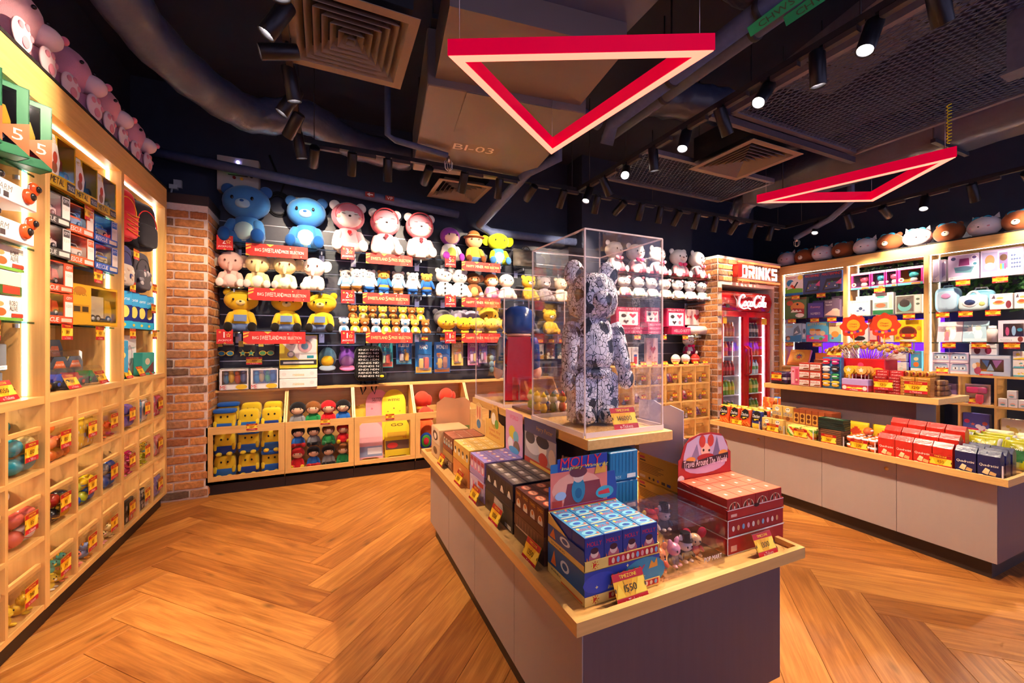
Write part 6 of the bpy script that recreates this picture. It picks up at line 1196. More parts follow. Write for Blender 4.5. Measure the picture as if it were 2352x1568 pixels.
# ---------------------------------------------------------------- clear show cases
def show_case(label,x0,x1,y0,y1,z,H):
 t=thing('show_case',label,'display case',((x0+x1)/2,(y0+y1)/2,z),0,'clear show cases');w,d=x1-x0,y1-y0;k=.003
 b=MB();b.bb(-w/2-.006,w/2+.006,-d/2-.006,d/2+.006,0,.008);b.build('base_plate','acrylic',t)
 for n_,a in(('front_pane',(-w/2,w/2,-d/2,-d/2+k)),('back_pane',(-w/2,w/2,d/2-k,d/2)),('side_pane',(-w/2,-w/2+k,-d/2+k,d/2-k)),('side_pane',(w/2-k,w/2,-d/2+k,d/2-k))):
  b=MB();b.bb(*a,.009,H);b.build(n_,'acrylic',t)
 b=MB();b.bb(-w/2,w/2,-d/2,d/2,H,H+k);b.build('top_pane','acrylic',t)
 e=.0028
 for sx in(-1,1):
  for sy in(-1,1):b=MB();b.bb(sx*w/2-e,sx*w/2+e,sy*d/2-e,sy*d/2+e,.009,H+k);b.build('polished_edge','acrylic_edge',t)
 for sx in(-1,1):b=MB();b.bb(sx*w/2-e,sx*w/2+e,-d/2,d/2,H-e+k,H+e+k);b.build('polished_edge','acrylic_edge',t)
 for sy in(-1,1):b=MB();b.bb(-w/2,w/2,sy*d/2-e,sy*d/2+e,H-e+k,H+e+k);b.build('polished_edge','acrylic_edge',t)
 for sx in(-1,1):b=MB();b.bb(sx*(w/2+.006)-.002,sx*(w/2+.006)+.002,-d/2,d/2,0,.02);b.build('base_rim','acrylic_edge',t)
 for sy in(-1,1):b=MB();b.bb(-w/2,w/2,sy*(d/2+.006)-.002,sy*(d/2+.006)+.002,0,.02);b.build('base_rim','acrylic_edge',t)
 return t
show_case('tall clear show case around the black and white bear figure',.905,1.295,1.32,1.755,ZU,.8)
show_case('tall clear show case around the blue and red figure',.905,1.295,2.1,2.57,ZU,.66)
def block_bear(name,label,loc,rz,H,mat,cols,ears=True):
 """jointed vinyl bear figure with barrel torso and block legs"""
 t=thing(name,label,'figure',loc,rz);k=H/.7
 def lat(n_,prof,c,l,sc=(1,1,1),rot=None):
  b=MB();b.lathe([(r*k,z*k)for r,z in prof],28,c,cap=False);o=b.build(n_,mat,t,tuple(v*k for v in l),rot);o.scale=sc;return o
 for s_ in(-1,1):
  b=MB();w=.062*k;prof=[]
  n=8
  pts=[(-w,.0),(w,.0),(w,.19*k)]+[(w*math.cos(a),.19*k+w*.55*math.sin(a))for a in[math.pi*j/n for j in range(1,n)]]+[(-w,.19*k)]
  b.prism(pts,-.06*k,.06*k,cols['leg']);b.build('leg',mat,t,(s_*.066*k,.0,0))
  b=MB();b.ell((0,0,0),(.06*k,.075*k,.045*k),cols['foot'],20,10);b.build('foot',mat,t,(s_*.066*k,-.045*k,.035*k))
  o=lat('arm',[(.001,0),(.04,.005),(.052,.04),(.05,.12),(.042,.2),(.036,.235),(.001,.24)],cols['arm'],(s_*.125,-.005,.435),rot=(180-14,s_*-11,0))
  b=MB();b.ell((0,0,0),(.043*k,.046*k,.05*k),cols['hand'],18,10);b.build('hand',mat,t,(s_*.175*k,-.06*k,.19*k))
  if ears:b=MB();b.ell((0,0,0),(.062*k,.03*k,.062*k),cols['head'],22,12);b.build('ear',mat,t,(s_*.105*k,.01*k,.655*k))
 lat('hip',[(.001,.19),(.1,.192),(.115,.21),(.115,.235),(.001,.24)],cols['leg'],(0,0,0),(1,.72,1))
 lat('torso',[(.001,.235),(.1,.237),(.122,.26),(.13,.31),(.118,.4),(.095,.445),(.08,.455),(.001,.458)],cols['torso'],(0,0,0),(1,.78,1))
 lat('head',[(.001,.452),(.08,.455),(.125,.475),(.146,.52),(.142,.575),(.12,.625),(.08,.652),(.001,.66)],cols['head'],(0,0,0),(1,.86,1))
 b=MB();b.ell((0,0,0),(.06*k,.05*k,.045*k),cols['muzzle'],20,10);b.build('muzzle',mat,t,(0,-.105*k,.53*k))
 t.scale=(.8,.8,1);return t
IK=dict(leg='#fff',foot='#fff',arm='#fff',hand='#fff',head='#fff',torso='#fff',muzzle='#fff')
block_bear('bear_figure','black and white comic-patterned bear figure in the tall clear show case',(1.11,1.56,ZU+.009),-8,.715,'ink_print',IK)
SB=dict(leg='#c01828',foot='#a81420',arm='#16408e',hand='#e0a894',head='#143a86',torso='#b8141e',muzzle='#143a86')
t=block_bear('vinyl_figure','glossy vinyl figure with dark blue head and red torso in the farther show case',(1.1,2.33,ZU+.0085),160,.62,'plastic',SB,False)
U(t,'neck','ball','#e0a894',(0,0,.402),(.1,.09,.02),'plastic');b=MB();b.prism([(-.1,.1),(.1,.1),(.085,.39),(-.085,.39)],.085,.1,'#b8141e');b.build('cape','plastic',t)
price_stand('146000','price tag 146000 in front of the comic-patterned bear figure',(1.13,1.345,ZU+.009),-4,.12,.09,-25)
# small clear box of mini figures between the show cases
t=thing('figure_box','small clear stacking box with yellow mini figures between the show cases','display case',(1.06,1.928,ZU+.0005),0)
b=MB();b.bb(-.11,.11,-.165,.165,0,.012,'#5a3a34');b.build('base','plastic',t)
for a in((-.11,-.107,-.165,.165),(.107,.11,-.165,.165),(-.107,.107,-.165,-.162),(-.107,.107,.162,.165)):b=MB();b.bb(*a,.012,.165);b.build('side_pane','pink_acrylic',t)
b=MB();b.bb(-.11,.11,-.165,.165,.165,.175);b.build('lid','pink_acrylic',t)
q=random.Random(3)
for k in range(7):
 c=['#e8c030','#3a5a3a','#d8482a','#e8b03a','#2a3a6a','#d8d0c0','#8aa03a'][k]
 m=thing('mini_figure','mini figure in the small clear box, %s body'%['yellow','dark green','red','amber','navy','cream','olive'][k],'figure',(1.0+.055*(k%3),1.82+.07*(k//3),ZU+.0125),90,'mini figures in the small clear box')
 U(m,'torso','pear',c,(0,0,0),(.02,.018,.05),'plastic');U(m,'head','ball',['#f0d8b0','#c8c0b0','#e8b83a'][k%3],(0,0,.065),.021,'plastic');U(m,'hat','cone',c,(0,0,.08),(.018,.018,.025),'plastic')
# ---------------------------------------------------------------- blind box displays on the middle island
def mini_boxes(cx,cy,z,nx,ny,w,d,h,top,side,front,desc,rz,topart=None,frontart=None,skip=()):
 """nx by ny small boxes; x is across the display front, front looks along local -y"""
 key=desc
 M=tr(cx,cy,z)@rot_m(0,0,rz)
 b=MB();b.chbox(-w/2+.0006,w/2-.0006,-d/2+.0006,d/2-.0006,0,h,.0008,side);me=b.mesh('carton','card')
 p=MB(tr(-w/2,-d/2,h)@rot_m(-90));art(p,[('r',.02,.02,.98,.98,top)]+(topart or[]),w,d);mt=p.mesh('printed_panel','print')
 p=MB(tr(-w/2,-d/2,0));art(p,[('r',.02,.02,.98,.98,front)]+(frontart or[]),w,h);mf=p.mesh('printed_panel','print')
 rows=['front row','second row','third row','fourth row'];cols=['leftmost','second from left','third from left','rightmost']if nx==4 else['left','middle','right']
 for j in range(ny):
  for i in range(nx):
   loc=M@Vector(((i-(nx-1)/2)*w,(j-(ny-1)/2)*d,0))
   t=thing('blind_box','%s, %s, %s'%(desc,rows[j],cols[i]),'box',loc,rz,desc+'es')
   put(me,'carton',t);put(mt,'printed_panel',t)
   if j==0:put(mf,'printed_panel',t)
def display_tray(label,cx,cy,z,w,d,h,body,lip,rz,arts=None,header=None,hdr_h=.2,hdr_pts=None,hdr_art=None,hdr_col='#fff'):
 """open carton tray with a low front lip and a printed header card at the back"""
 t=thing('display_tray',label,'display box',(cx,cy,z),rz,'counter display boxes');T_=.002
 b=MB();b.bb(-w/2,w/2,-d/2,d/2,0,T_,body);b.bb(-w/2,w/2,d/2-T_,d/2,T_,h,body)
 b.bb(-w/2,w/2,-d/2,-d/2+T_,T_,lip,body)
 for s_ in(-1,1):
  x0,x1=(-w/2,-w/2+T_)if s_<0 else(w/2-T_,w/2)
  b.add([(x,y,zz)for x in(x0,x1)for y,zz in((-d/2,T_),(d/2,T_),(d/2,h),(-d/2,lip))],[(0,3,2,1),(4,5,6,7),(0,1,5,4),(1,2,6,5),(2,3,7,6),(3,0,4,7)],body)
 b.build('tray','card',t)
 for fc,items in(arts or{}).items():
  M,fw,fh=face_mat(fc,w,d,lip if fc=='F' else h*.62);p=MB(M);art(p,items,fw,fh);p.build('printed_panel','print',t)
 if hdr_art is not None:
  pts=hdr_pts or[(0,0),(1,0),(1,.75),(.85,1),(.15,1),(0,.75)]
  hb=MB();hb.prism([((a-.5)*w*.98,b_*hdr_h)for a,b_ in pts],0,.002,hdr_col);ho=hb.build('header_card','card',t,(0,d/2-.001,h-.01))
  p=MB(tr(-w*.49,0,0));art(p,hdr_art,w*.98,hdr_h);p.build('header_print','print',ho)
 return t
def closed_case(label,cx,cy,z,w,d,h,body,rz,arts):return carton('display_case_box',label,'box',w,d,h,(cx,cy,z),rz,body,arts,'closed cases under the displays')
# front left: blue and red display reading MOLLY
mb_front=[('r',0,.28,1,1,'#2a3f96'),('e',.78,.5,.3,.5,'#2f86a8'),('e',.2,.62,.22,.3,'#3a4ab0'),('s',.55,.9,.06,'#f0d890',4),('s',.15,.5,.06,'#f0d890',4),('p',[(.84,.6),(.88,.86),(.92,.74),(.96,.9),(.97,.62)],'#e89a3a'),('t','MOLLY',.56,.62,.46,.32,'#d81e34',.1),('t','Imaginary Wandering',.54,.4,.5,.14,'#f0d040',.3),('r',0,0,1,.28,'#f0d27a'),('r',.3,.06,.98,.24,'#c82a34'),('s',.13,.16,.16,'#d83a2a',8),('t','12',.13,.16,.08,.16,'#f4e060')]+[('e',.35+.065*k,.16,.02,.07,['#e8c8a8','#8ab0d0','#e8a0a0','#f0e0c0'][k%4])for k in range(10)]
closed_case('closed blue and yellow case at the near island corner',.829,1.11,ZT,.286,.215,.098,'#e8c56a',0,{'F':mb_front,'L':[('r',.0,.3,1,1,'#2a5a96'),('r',0,0,1,.3,'#f0d27a'),('e',.5,.65,.12,.18,'#d8e4ec'),('e',.5,.65,.07,.11,'#2a5a96'),('p',[(.1,.4),(.26,.4),(.2,.9)],'#d8743a'),('t','WARNING',.25,.2,.3,.08,'#5a3a1a'),('r',.4,.04,.96,.1,'#d8662a')]})
display_tray('yellow and blue open display tray with a tall picture header',.829,1.11,ZT+.1,.286,.215,.098,'#e8c56a',.03,0,{'F':[('r',.3,.1,.98,.9,'#c82a34'),('s',.13,.5,.5,'#d83a2a',8),('t','12',.13,.5,.08,.5,'#f4e060')]+[('e',.36+.065*k,.5,.02,.3,['#e8c8a8','#8ab0d0','#e8a0a0','#f0e0c0'][k%4])for k in range(10)],'L':[('r',0,.3,1,1,'#2a4f96'),('e',.5,.7,.14,.2,'#d8e4ec'),('e',.5,.7,.08,.12,'#2a4f96'),('p',[(.06,.4),(.24,.4),(.18,.95)],'#d8743a'),('t','WARNING',.3,.14,.4,.1,'#5a3a1a')]},hdr_h=.185,hdr_col='#2a4a9a',hdr_pts=[(0,0),(1,0),(1.02,.3),(.98,.62),(.86,.62),(.86,1),(.12,.98),(.1,.5),(0,.5)],hdr_art=[('r',.0,0,1,.08,'#c8203a'),('t','POP MART x KENNYSWORK',.5,.035,.8,.04,'#f0e0d0'),('r',.02,.09,.86,.74,'#e87a6a'),('e',.4,.4,.36,.3,'#f0a08a'),('p',[(.2,.1),(.8,.1),(.74,.5),(.26,.5)],'#8a2f3a'),('r',.02,.74,.12,.9,'#2a6aa8'),('p',[(.12,.74),(.86,.74),(.86,.97),(.12,.95)],'#2a3a9a'),('e',.42,.36,.1,.24,'#2f7a9a'),('e',.42,.3,.05,.1,'#1d5a80'),('c',.42,.62,.12,'#e8b8a8'),('e',.42,.7,.13,.1,'#6a2f3a'),('e',.82,.24,.14,.12,'#3a9ab0'),('p',[(.72,.2),(.9,.2),(.88,.3),(.72,.26)],'#d8323a'),('p',[(.66,.62),(.7,.82),(.76,.7),(.82,.84),(.84,.62)],'#e8a03a'),('e',.16,.3,.08,.08,'#a8b8d8'),('r',.04,.1,.18,.22,'#b83a2a'),('t','MOLLY',.46,.9,.62,.2,'#d81e34',.1),('t','Imaginary Wandering',.52,.79,.7,.08,'#f0d850',.3)])
mini_boxes(.829,1.11,ZT+.1025,4,3,.0695,.0685,.094,'#3f8ac0','#2a3f96','#2f3a86','small blue picture box in the corner tray',0,[('t','MOLLY',.5,.7,.7,.2,'#d83a3a',0,.05),('e',.5,.4,.36,.22,'#7ac0d8'),('e',.5,.38,.2,.12,'#2a5ab0'),('r',.1,.06,.9,.14,'#e8c8a0'),('c',.2,.85,.08,'#f0d860'),('c',.85,.25,.07,'#e87a5a'),('s',.82,.86,.1,'#e86a4a',6)],[('t','MOLLY',.5,.78,.76,.14,'#d81e34'),('e',.5,.3,.3,.26,'#b85a6a'),('c',.5,.48,.2,'#e8c0b0'),('e',.5,.56,.2,.1,'#4a2430'),('e',.5,.16,.14,.12,'#2f6a9a'),('p',[(.02,.02),(.3,.02),(.1,.4)],'#d8642a')])
# front right: red display reading Travel Around The World
RB='#b02420'
for k in range(2):closed_case(['lowest red closed case with a white outline','second red closed case with a row of tiny figures'][k],1.478,1.145,ZT+.064*k,.318,.23,.063,RB,0,{'F':([('r',.02,.05,.98,.95,'#a81e20'),('r',.06,.16,.16,.5,'#d8a08a')]if k==0 else[('r',.02,.05,.98,.95,'#a01e22')]+[('e',.1+.085*j,.45,.022,.16,['#e8d0c0','#d89a6a','#8ab0c8','#e8a0a8'][j%4])for j in range(10)])+[('r',0,.95,1,1,'#f0e4dc'),('r',0,0,.012,1,'#f0e4dc'),('r',0,0,1,.04,'#f0e4dc')],'L':[('r',0,.94,1,1,'#f0e4dc'),('r',.1,.2,.9,.8,'#a81e20')]})
display_tray('red open display tray with a rounded picture header',1.478,1.145,ZT+.1285,.318,.23,.075,RB,.034,0,{'F':[('r',0,.92,1,1,'#f0e4dc'),('r',.06,.2,.16,.5,'#e0b0a0'),('e',.5,.92,.05,.2,'#3a1a18')],'L':[('r',0,.9,1,1,'#f0e4dc')]},hdr_h=.19,hdr_col='#b02a26',hdr_pts=[(0,0),(1,0),(1,.5),(.95,.56),(.92,.74),(.8,.94),(.6,1),(.4,1),(.2,.92),(.1,.76),(.04,.5),(0,.46)],hdr_art=[('p',[(.08,.3),(.92,.3),(.94,.6),(.84,.88),(.6,.96),(.36,.95),(.16,.82),(.1,.56)],'#c8b0c8'),('e',.5,.3,.4,.2,'#c8a8c0'),('p',[(.2,.4),(.34,.78),(.4,.4)],'#8a7a98'),('p',[(.62,.4),(.72,.9),(.8,.4)],'#7a6a88'),('c',.5,.62,.15,'#f0c0a0'),('e',.44,.82,.06,.14,'#c8402a'),('e',.6,.82,.06,.14,'#c8402a'),('c',.46,.62,.03,'#3a2420'),('c',.57,.6,.03,'#3a2420'),('e',.5,.46,.16,.08,'#a82a22'),('e',.22,.44,.09,.07,'#e8963a'),('e',.84,.5,.09,.07,'#e8963a'),('p',[(.06,.3),(.3,.24),(.6,.3),(.94,.36),(.94,.5),(.6,.46),(.3,.4),(.08,.46)],'#3a1e22'),('t','Travel Around The World',.5,.36,.82,.15,'#f6e6e0',0,.0),('r',0,.0,1,.025,'#f0e4dc'),('e',.04,.06,.06,.08,'#e8d0c8')])
mini_boxes(1.478,1.145,ZT+.131,4,3,.077,.0735,.07,'#e0664a','#c83a2a','#a8281e','small coral box in the red tray',0,[('p',[(.42,.4),(.58,.4),(.55,.6),(.5,.54),(.45,.6)],'#f4d8cc')],[('e',.5,.4,.4,.4,'#e8c8a0'),('e',.5,.42,.34,.34,'#5a2a20'),('c',.5,.36,.22,'#f0d8c0'),('e',.4,.6,.08,.18,'#b8402a'),('e',.62,.6,.08,.18,'#b8402a')])
price_stand('1550','largest price tag 1550 in front of the blue and yellow case',(.83,.955,ZT),0,.115,.085,-25);price_stand('1300','price tag 1300 in front of the red cases',(1.455,.965,ZT),0,.1,.078,-25)
# clear display box with six figures
t=thing('figure_box','large clear display box with ribbed lid on the island front','display case',(1.131,1.122,ZT),0,None);w,d,h=.29,.235,.155
b=MB();b.bb(-w/2,w/2,-d/2,d/2,0,.008);b.build('base','pink_acrylic',t)
for n_,a in(('side_pane',(-w/2,-w/2+.004,-d/2,d/2)),('side_pane',(w/2-.004,w/2,-d/2,d/2)),('front_pane',(-w/2+.004,w/2-.004,-d/2,-d/2+.003)),('back_pane',(-w/2+.004,w/2-.004,d/2-.003,d/2))):b=MB();b.bb(*a,.008,h);b.build(n_,'pink_acrylic',t)
b=MB();b.bb(-w/2,w/2,-d/2,d/2,h,h+.008);lid=b.build('lid','pink_acrylic',t)
for k in range(13):b=MB();yy=-d/2+.016+k*.0175;b.bb(-w/2+.01,w/2-.01,yy,yy+.006,h+.008,h+.014);b.build('lid_rib','pink_acrylic',lid)
b=MB();b.bb(-w/2+.004,w/2-.004,.02,d/2-.004,.06,.063);b.build('inner_step','pink_acrylic',t)
p=MB();add_text(p,'POP MART',.085,.03,.085,.016,-d/2-.001,'#f4ecf0');p.build('lettering','print',t)
def figurine(label,x,y,z,c1,c2,kind):
 t=thing('figurine',label,'figure',(x,y,z),RND.uniform(-20,10),'figurines in the clear display box')
 if kind=='tower':
  b=MB();b.lathe([(.02,0),(.01,.025),(.006,.05),(.002,.09)],4,c1);b.build('tower','plastic',t);return t
 U(t,'torso','pear',c2,(0,0,0),(.021,.019,.045),'plastic');U(t,'head','ball',c1,(0,-.002,.056),(.024,.022,.021),'plastic')
 for s_ in(-1,1):
  U(t,'ear','ball',c1 if kind!='big_ear' else '#c82a3a',(s_*(.017 if kind!='big_ear' else.03),0,.078),(.011,.006,.016)if kind!='big_ear' else(.018,.006,.02),'plastic',(0,s_*25,0));U(t,'eye','bead','#201820',(s_*.009,-.023,.057),(.003,.002,.004),'plastic');U(t,'arm','limb',c2,(s_*.016,-.008,.034),(.007,.007,.022),'plastic',(140,0,s_*40));U(t,'foot','ball',c1,(s_*.012,-.016,.006),(.008,.01,.0055),'plastic')
 if kind=='hat':U(t,'hat_brim','disc','#1e1a1c',(0,0,.072),(.027,.027,.003),'plastic');U(t,'hat_crown','disc','#1e1a1c',(0,0,.074),(.017,.017,.025),'plastic')
 if kind=='cap':U(t,'cap','ball','#c8202a',(0,0,.078),(.017,.017,.01),'plastic')
 return t
figurine('orange and white figurine at the left end of the display box',1.015,1.05,ZT+.0085,'#e88a5a','#e85a4a','');figurine('tiny blue and red tower model in the display box',1.045,1.06,ZT+.0085,'#5a86b8','#d86a4a','tower');figurine('pink and blue striped figurine in the display box',1.085,1.055,ZT+.0085,'#e8a0b8','#3a4a6a','');figurine('black top hat figurine in the display box',1.145,1.06,ZT+.0085,'#f0dcd0','#242024','hat');figurine('gold figurine with large red ears in the display box',1.205,1.075,ZT+.0085,'#e0b88a','#b8322e','big_ear')
figurine('yellow figurine on the back step',1.04,1.17,ZT+.064,'#e8c04a','#d89a3a','');figurine('red and white figurine on the back step',1.1,1.175,ZT+.064,'#d8432a','#e8e0d8','cap');figurine('black and white figurine on the back step',1.165,1.18,ZT+.064,'#e8e0d8','#2a2628','hat')
# left side, from near to far: displays face the aisle (-x)
def aisle(name,y0,y1,c_low,low_art,body,top,front,topart,frontart,hdr_art,hdr_pts,hdr_col,desc,ny=3,hh=.2,low_h=.1):
 w=y1-y0-.012;d=.205;cy_=(y0+y1)/2;cx=.786;h2=.1
 closed_case('closed %s case under the %s'%(c_low[1],desc),cx,cy_,ZT,w,d,low_h,c_low[0],-90,{'F':low_art,'R':low_art[:2]})
 display_tray('%s tray with header card'%desc,cx,cy_,ZT+low_h+.001,w,d,h2,body,.03,-90,None,hdr_art=hdr_art,hdr_pts=hdr_pts,hdr_col=hdr_col,hdr_h=hh)
 mini_boxes(cx,cy_,ZT+low_h+.0035,4,ny,(w-.006)/4,(d-.006)/ny,h2-.006,top,body,front,'small box in the %s tray'%desc,-90,topart,frontart)
rnd_h=[(0,0),(1,0),(1,.7),(.9,.9),(.7,1),(.3,1),(.1,.9),(0,.7)]
aisle('f',1.235,1.49,('#5a3428','brown striped'),[('r',0,.55,1,1,'#6a3f30'),('r',0,0,1,.5,'#4f2d24'),('r',.06,.5,.94,.56,'#c8a890')]+[('r',.1+.1*k,.6,.13+.1*k,.9,'#8a5a44')for k in range(8)],'#5a2a24','#5f2f28','#6a2f28',[('e',.5,.5,.4,.28,'#c85a3a'),('e',.5,.5,.34,.2,'#e8a080'),('t','TIMES',.5,.5,.5,.14,'#7a2a22')],[('e',.5,.36,.3,.26,'#e8d8c8'),('c',.5,.5,.14,'#e07a2a'),('t','TIMES',.5,.82,.7,.12,'#d8a02a'),('e',.3,.2,.12,.1,'#2a1c1c')],[('r',0,0,1,.8,'#5a3a30')]+[('p',[(.1+.11*k,.5),(.16+.11*k,.5),(.16+.11*k,.98),(.1+.11*k,.96)],'#8a5f4c')for k in range(8)]+[('t','The Ancient',.5,.62,.8,.2,'#c8322a'),('t','Times',.5,.85,.4,.1,'#c8322a')],rnd_h,'#6a4438','brown picture box display',3,.12)
aisle('e',1.495,1.815,('#3a2f30','black and bronze'),[('r',0,0,1,.9,'#4a3a30'),('p',[(.35,.6),(.7,.5),(.66,.84),(.38,.9)],'#c8b8b0'),('r',.1,.06,.5,.4,'#3a2a22'),('r',.75,.06,.95,.22,'#d8c8b8')],'#2a2632','#5f5450','#2e2a34',[('r',.06,.3,.94,.7,'#8a7a72'),('r',.1,.36,.5,.64,'#d8ccc4'),('r',.0,.0,1,.12,'#3a3040'),('t','BOX',.7,.5,.3,.16,'#c8b8a0')],[('c',.5,.6,.24,'#1c1a20'),('e',.5,.3,.24,.2,'#d8d0c8'),('c',.5,.48,.14,'#e8dcd0'),('r',0,.92,1,1,'#2a3a6a')],[('r',0,.0,1,.7,'#b0a4ac'),('e',.3,.45,.26,.2,'#e4dce0'),('e',.2,.6,.16,.14,'#4a4450'),('c',.6,.46,.18,'#f0e0d4'),('e',.6,.6,.2,.13,'#2e262c'),('e',.62,.24,.14,.14,'#c8443a'),('e',.88,.36,.1,.18,'#e8c8b0'),('r',0,0,1,.14,'#c84a3a'),('r',.2,.04,.9,.1,'#e8c060'),('r',0,.7,1,1,'#54507a'),('t','Harry Potter',.66,.84,.5,.12,'#c8963a',.2)],rnd_h,'#54507a','black and white picture box display',3,.215)
aisle('d',1.82,2.045,('#c8aad0','lilac'),[('r',.03,.05,.97,.95,'#d8c0d8')]+[('e',.14+.16*k,.55,.05,.2,['#f0e4ec','#e88aa8','#8a6ac0'][k%3])for k in range(5)]+[('r',.6,.7,.96,.92,'#d84a3a')],'#b094c8','#9a8ad0','#d8a8c8',[('e',.5,.5,.3,.18,'#e88a8a'),('e',.5,.52,.2,.12,'#f4ecf0')],[('e',.5,.4,.3,.28,'#e8708a'),('e',.5,.5,.2,.16,'#f4e8ec'),('r',.1,.7,.9,.92,'#c84a5a')],[('r',0,0,1,1,'#e8a8c8'),('t','WORLD',.5,.86,.5,.1,'#e84a8a'),('e',.4,.5,.2,.16,'#e8d04a'),('e',.62,.42,.16,.14,'#7ac0d8'),('e',.3,.24,.16,.14,'#f4ecf0'),('e',.66,.2,.18,.14,'#8a6a5a'),('e',.5,.1,.3,.08,'#58a8d8')],[(0,0),(1,0),(1,.6),(.9,1),(.1,1),(0,.6)],'#e8b0cc','lilac picture box display',3,.22)
aisle('c',2.05,2.35,('#d87a3a','orange'),[('r',.02,.02,.98,.98,'#d98444'),('p',[(.02,.02),(.98,.02),(.7,.3),(.2,.2)],'#e8a060'),('e',.5,.6,.08,.1,'#f0c890')],'#e0a84a','#ecc268','#e8b458',[('r',.26,.36,.74,.64,'#f6ead0'),('e',.5,.5,.14,.08,'#e8b04a')],[('c',.5,.5,.26,'#f0dcc0'),('e',.5,.6,.2,.12,'#4a3a30'),('e',.5,.3,.16,.12,'#e8e0d8'),('r',0,0,1,.1,'#d86a3a')],[('r',0,0,1,.55,'#e8b860'),('e',.5,.62,.22,.26,'#c89a4a'),('e',.45,.62,.12,.16,'#f4ece0'),('e',.62,.5,.1,.12,'#6aa84a'),('t','Sunny day',.5,.3,.6,.1,'#d8603a'),('t','Adventure',.5,.19,.56,.09,'#d8603a')],[(0,0),(1,0),(1,.5),(.7,.6),(.62,1),(.5,.9),(.38,1),(.3,.6),(0,.5)],'#e8b860','yellow picture box display',3,.22)
aisle('b',2.355,2.58,('#8a5030','chocolate'),[('r',.0,.55,1,1,'#b8864a'),('t','TREAT',.5,.3,.8,.3,'#e8d0b0'),('r',0,0,1,.1,'#5a3020')],'#8a4a34','#a85a40','#8a4a30',[('r',.04,.94,.96,.98,'#e8c8b0'),('r',.94,.04,.98,.96,'#e8c8b0')],[('e',.5,.4,.34,.36,'#e8d8b8'),('c',.5,.55,.18,'#5a3a2a'),('e',.5,.3,.2,.16,'#7ab0c0')],[('r',0,0,1,.5,'#e0b068'),('e',.5,.55,.3,.34,'#f0c890'),('e',.4,.66,.07,.2,'#e07a5a'),('e',.6,.66,.07,.2,'#e07a5a'),('e',.5,.3,.18,.14,'#3a7aa8')],[(0,0),(1,0),(1,.45),(.8,.5),(.74,.9),(.5,1),(.26,.9),(.2,.5),(0,.5)],'#e8c080','chocolate picture box display',3,.2)
closed_case('tall kraft box with animal faces at the far end of the island',.77,2.72,ZT,.22,.2,.2,'#d8a878',-90,{'F':[('r',.02,.5,.98,.98,'#e8c8a0'),('e',.5,.74,.3,.16,'#5a3a2a'),('e',.5,.72,.16,.1,'#f0e0cc'),('r',.02,.02,.98,.46,'#dcb080'),('e',.5,.24,.24,.12,'#6a4a34')]})
t=thing('header_card','blank peach header card seen from behind at the far end of the island','display card',(.83,2.85,ZT+.14),-6);b=MB();b.prism([(-.12,0),(.12,0),(.125,.2),(.08,.235),(.02,.225),(-.06,.24),(-.115,.2)],0,.003,'#e6a878');b.build('card','card',t);b=MB();b.bb(-.12,.12,-.002,0,0,.03,'#8aa05a');b.build('green_strip','print',t)
b=MB();b.bb(-.11,.11,.004,.01,-.14,.02,'#c8925f');b.build('support','card',t)
for k,(y,nn,l)in enumerate(((1.277,'1350','the brown picture boxes'),(1.61,'1350','the black and white picture boxes'),(1.875,'1350','the lilac picture boxes'),(2.13,'1350','the yellow picture boxes'),(2.5,'1350','the chocolate picture boxes'))):price_stand(nn,'price tag 1350 on the aisle side in front of '+l,(.636,y,ZT),-90,.1,.078,-22)
# behind: blue boxes and yellow cases with lilac header
for k in range(3):closed_case('blue container-print box, %s of the stack under the raised shelf'%['bottom','middle','top'][k],1.06,1.345,ZT+.116*k,.14,.13,.115,'#1f6a9a',0,{'F':[('r',.03,.04,.97,.96,'#2376a8')]+[('r',.08+.12*j,.3,.1+.12*j,.94,'#1a5f90')for j in range(7)]+[('r',.6,.08,.9,.22,'#e0e4e4'),('t','BOX',.3,.14,.2,.1,'#b8d8e4')],'R':[('r',.1,.3,.9,.9,'#3088b8'),('t','BOX',.5,.8,.6,.12,'#c8e0ea')]})
for k in range(2):closed_case('mustard yellow case with small print, %s of two'%['lower','upper'][k],1.48,1.42,ZT+.122*k,.27,.22,.121,'#d29a2a',-90,{'F':[('r',.02,.03,.98,.97,'#d8a030'),('r',.06,.84,.18,.92,'#c83a4a'),('r',.06,.74,.2,.79,'#4a3010')]+[('r',.06,.34+.06*j,.5+.06*(j%3),.365+.06*j,'#8a6218')for j in range(6)]+[('r',.06,.1,.2,.2,'#e8d0a0'),('c',.3,.15,.05,'#3a2810'),('c',.4,.15,.05,'#3a2810'),('c',.5,.15,.05,'#8a5ab0'),('r',.58,.1,.66,.2,'#3a2810'),('r',.7,.1,.78,.2,'#3a4a8a')]})
t=thing('header_card','plain pale lilac back of a tall header card above the mustard cases','display card',(1.378,1.42,ZT+.244),-90);b=MB();b.prism([(-.135,0),(.135,0),(.135,.235),(.06,.25),(.02,.24),(-.04,.26),(-.135,.25)],0,.003,'#c9bcd6');b.build('card','card',t);b=MB();b.bb(.136,.16,0,.003,.03,.12,'#d8cce0');b.build('side_tab','card',t)
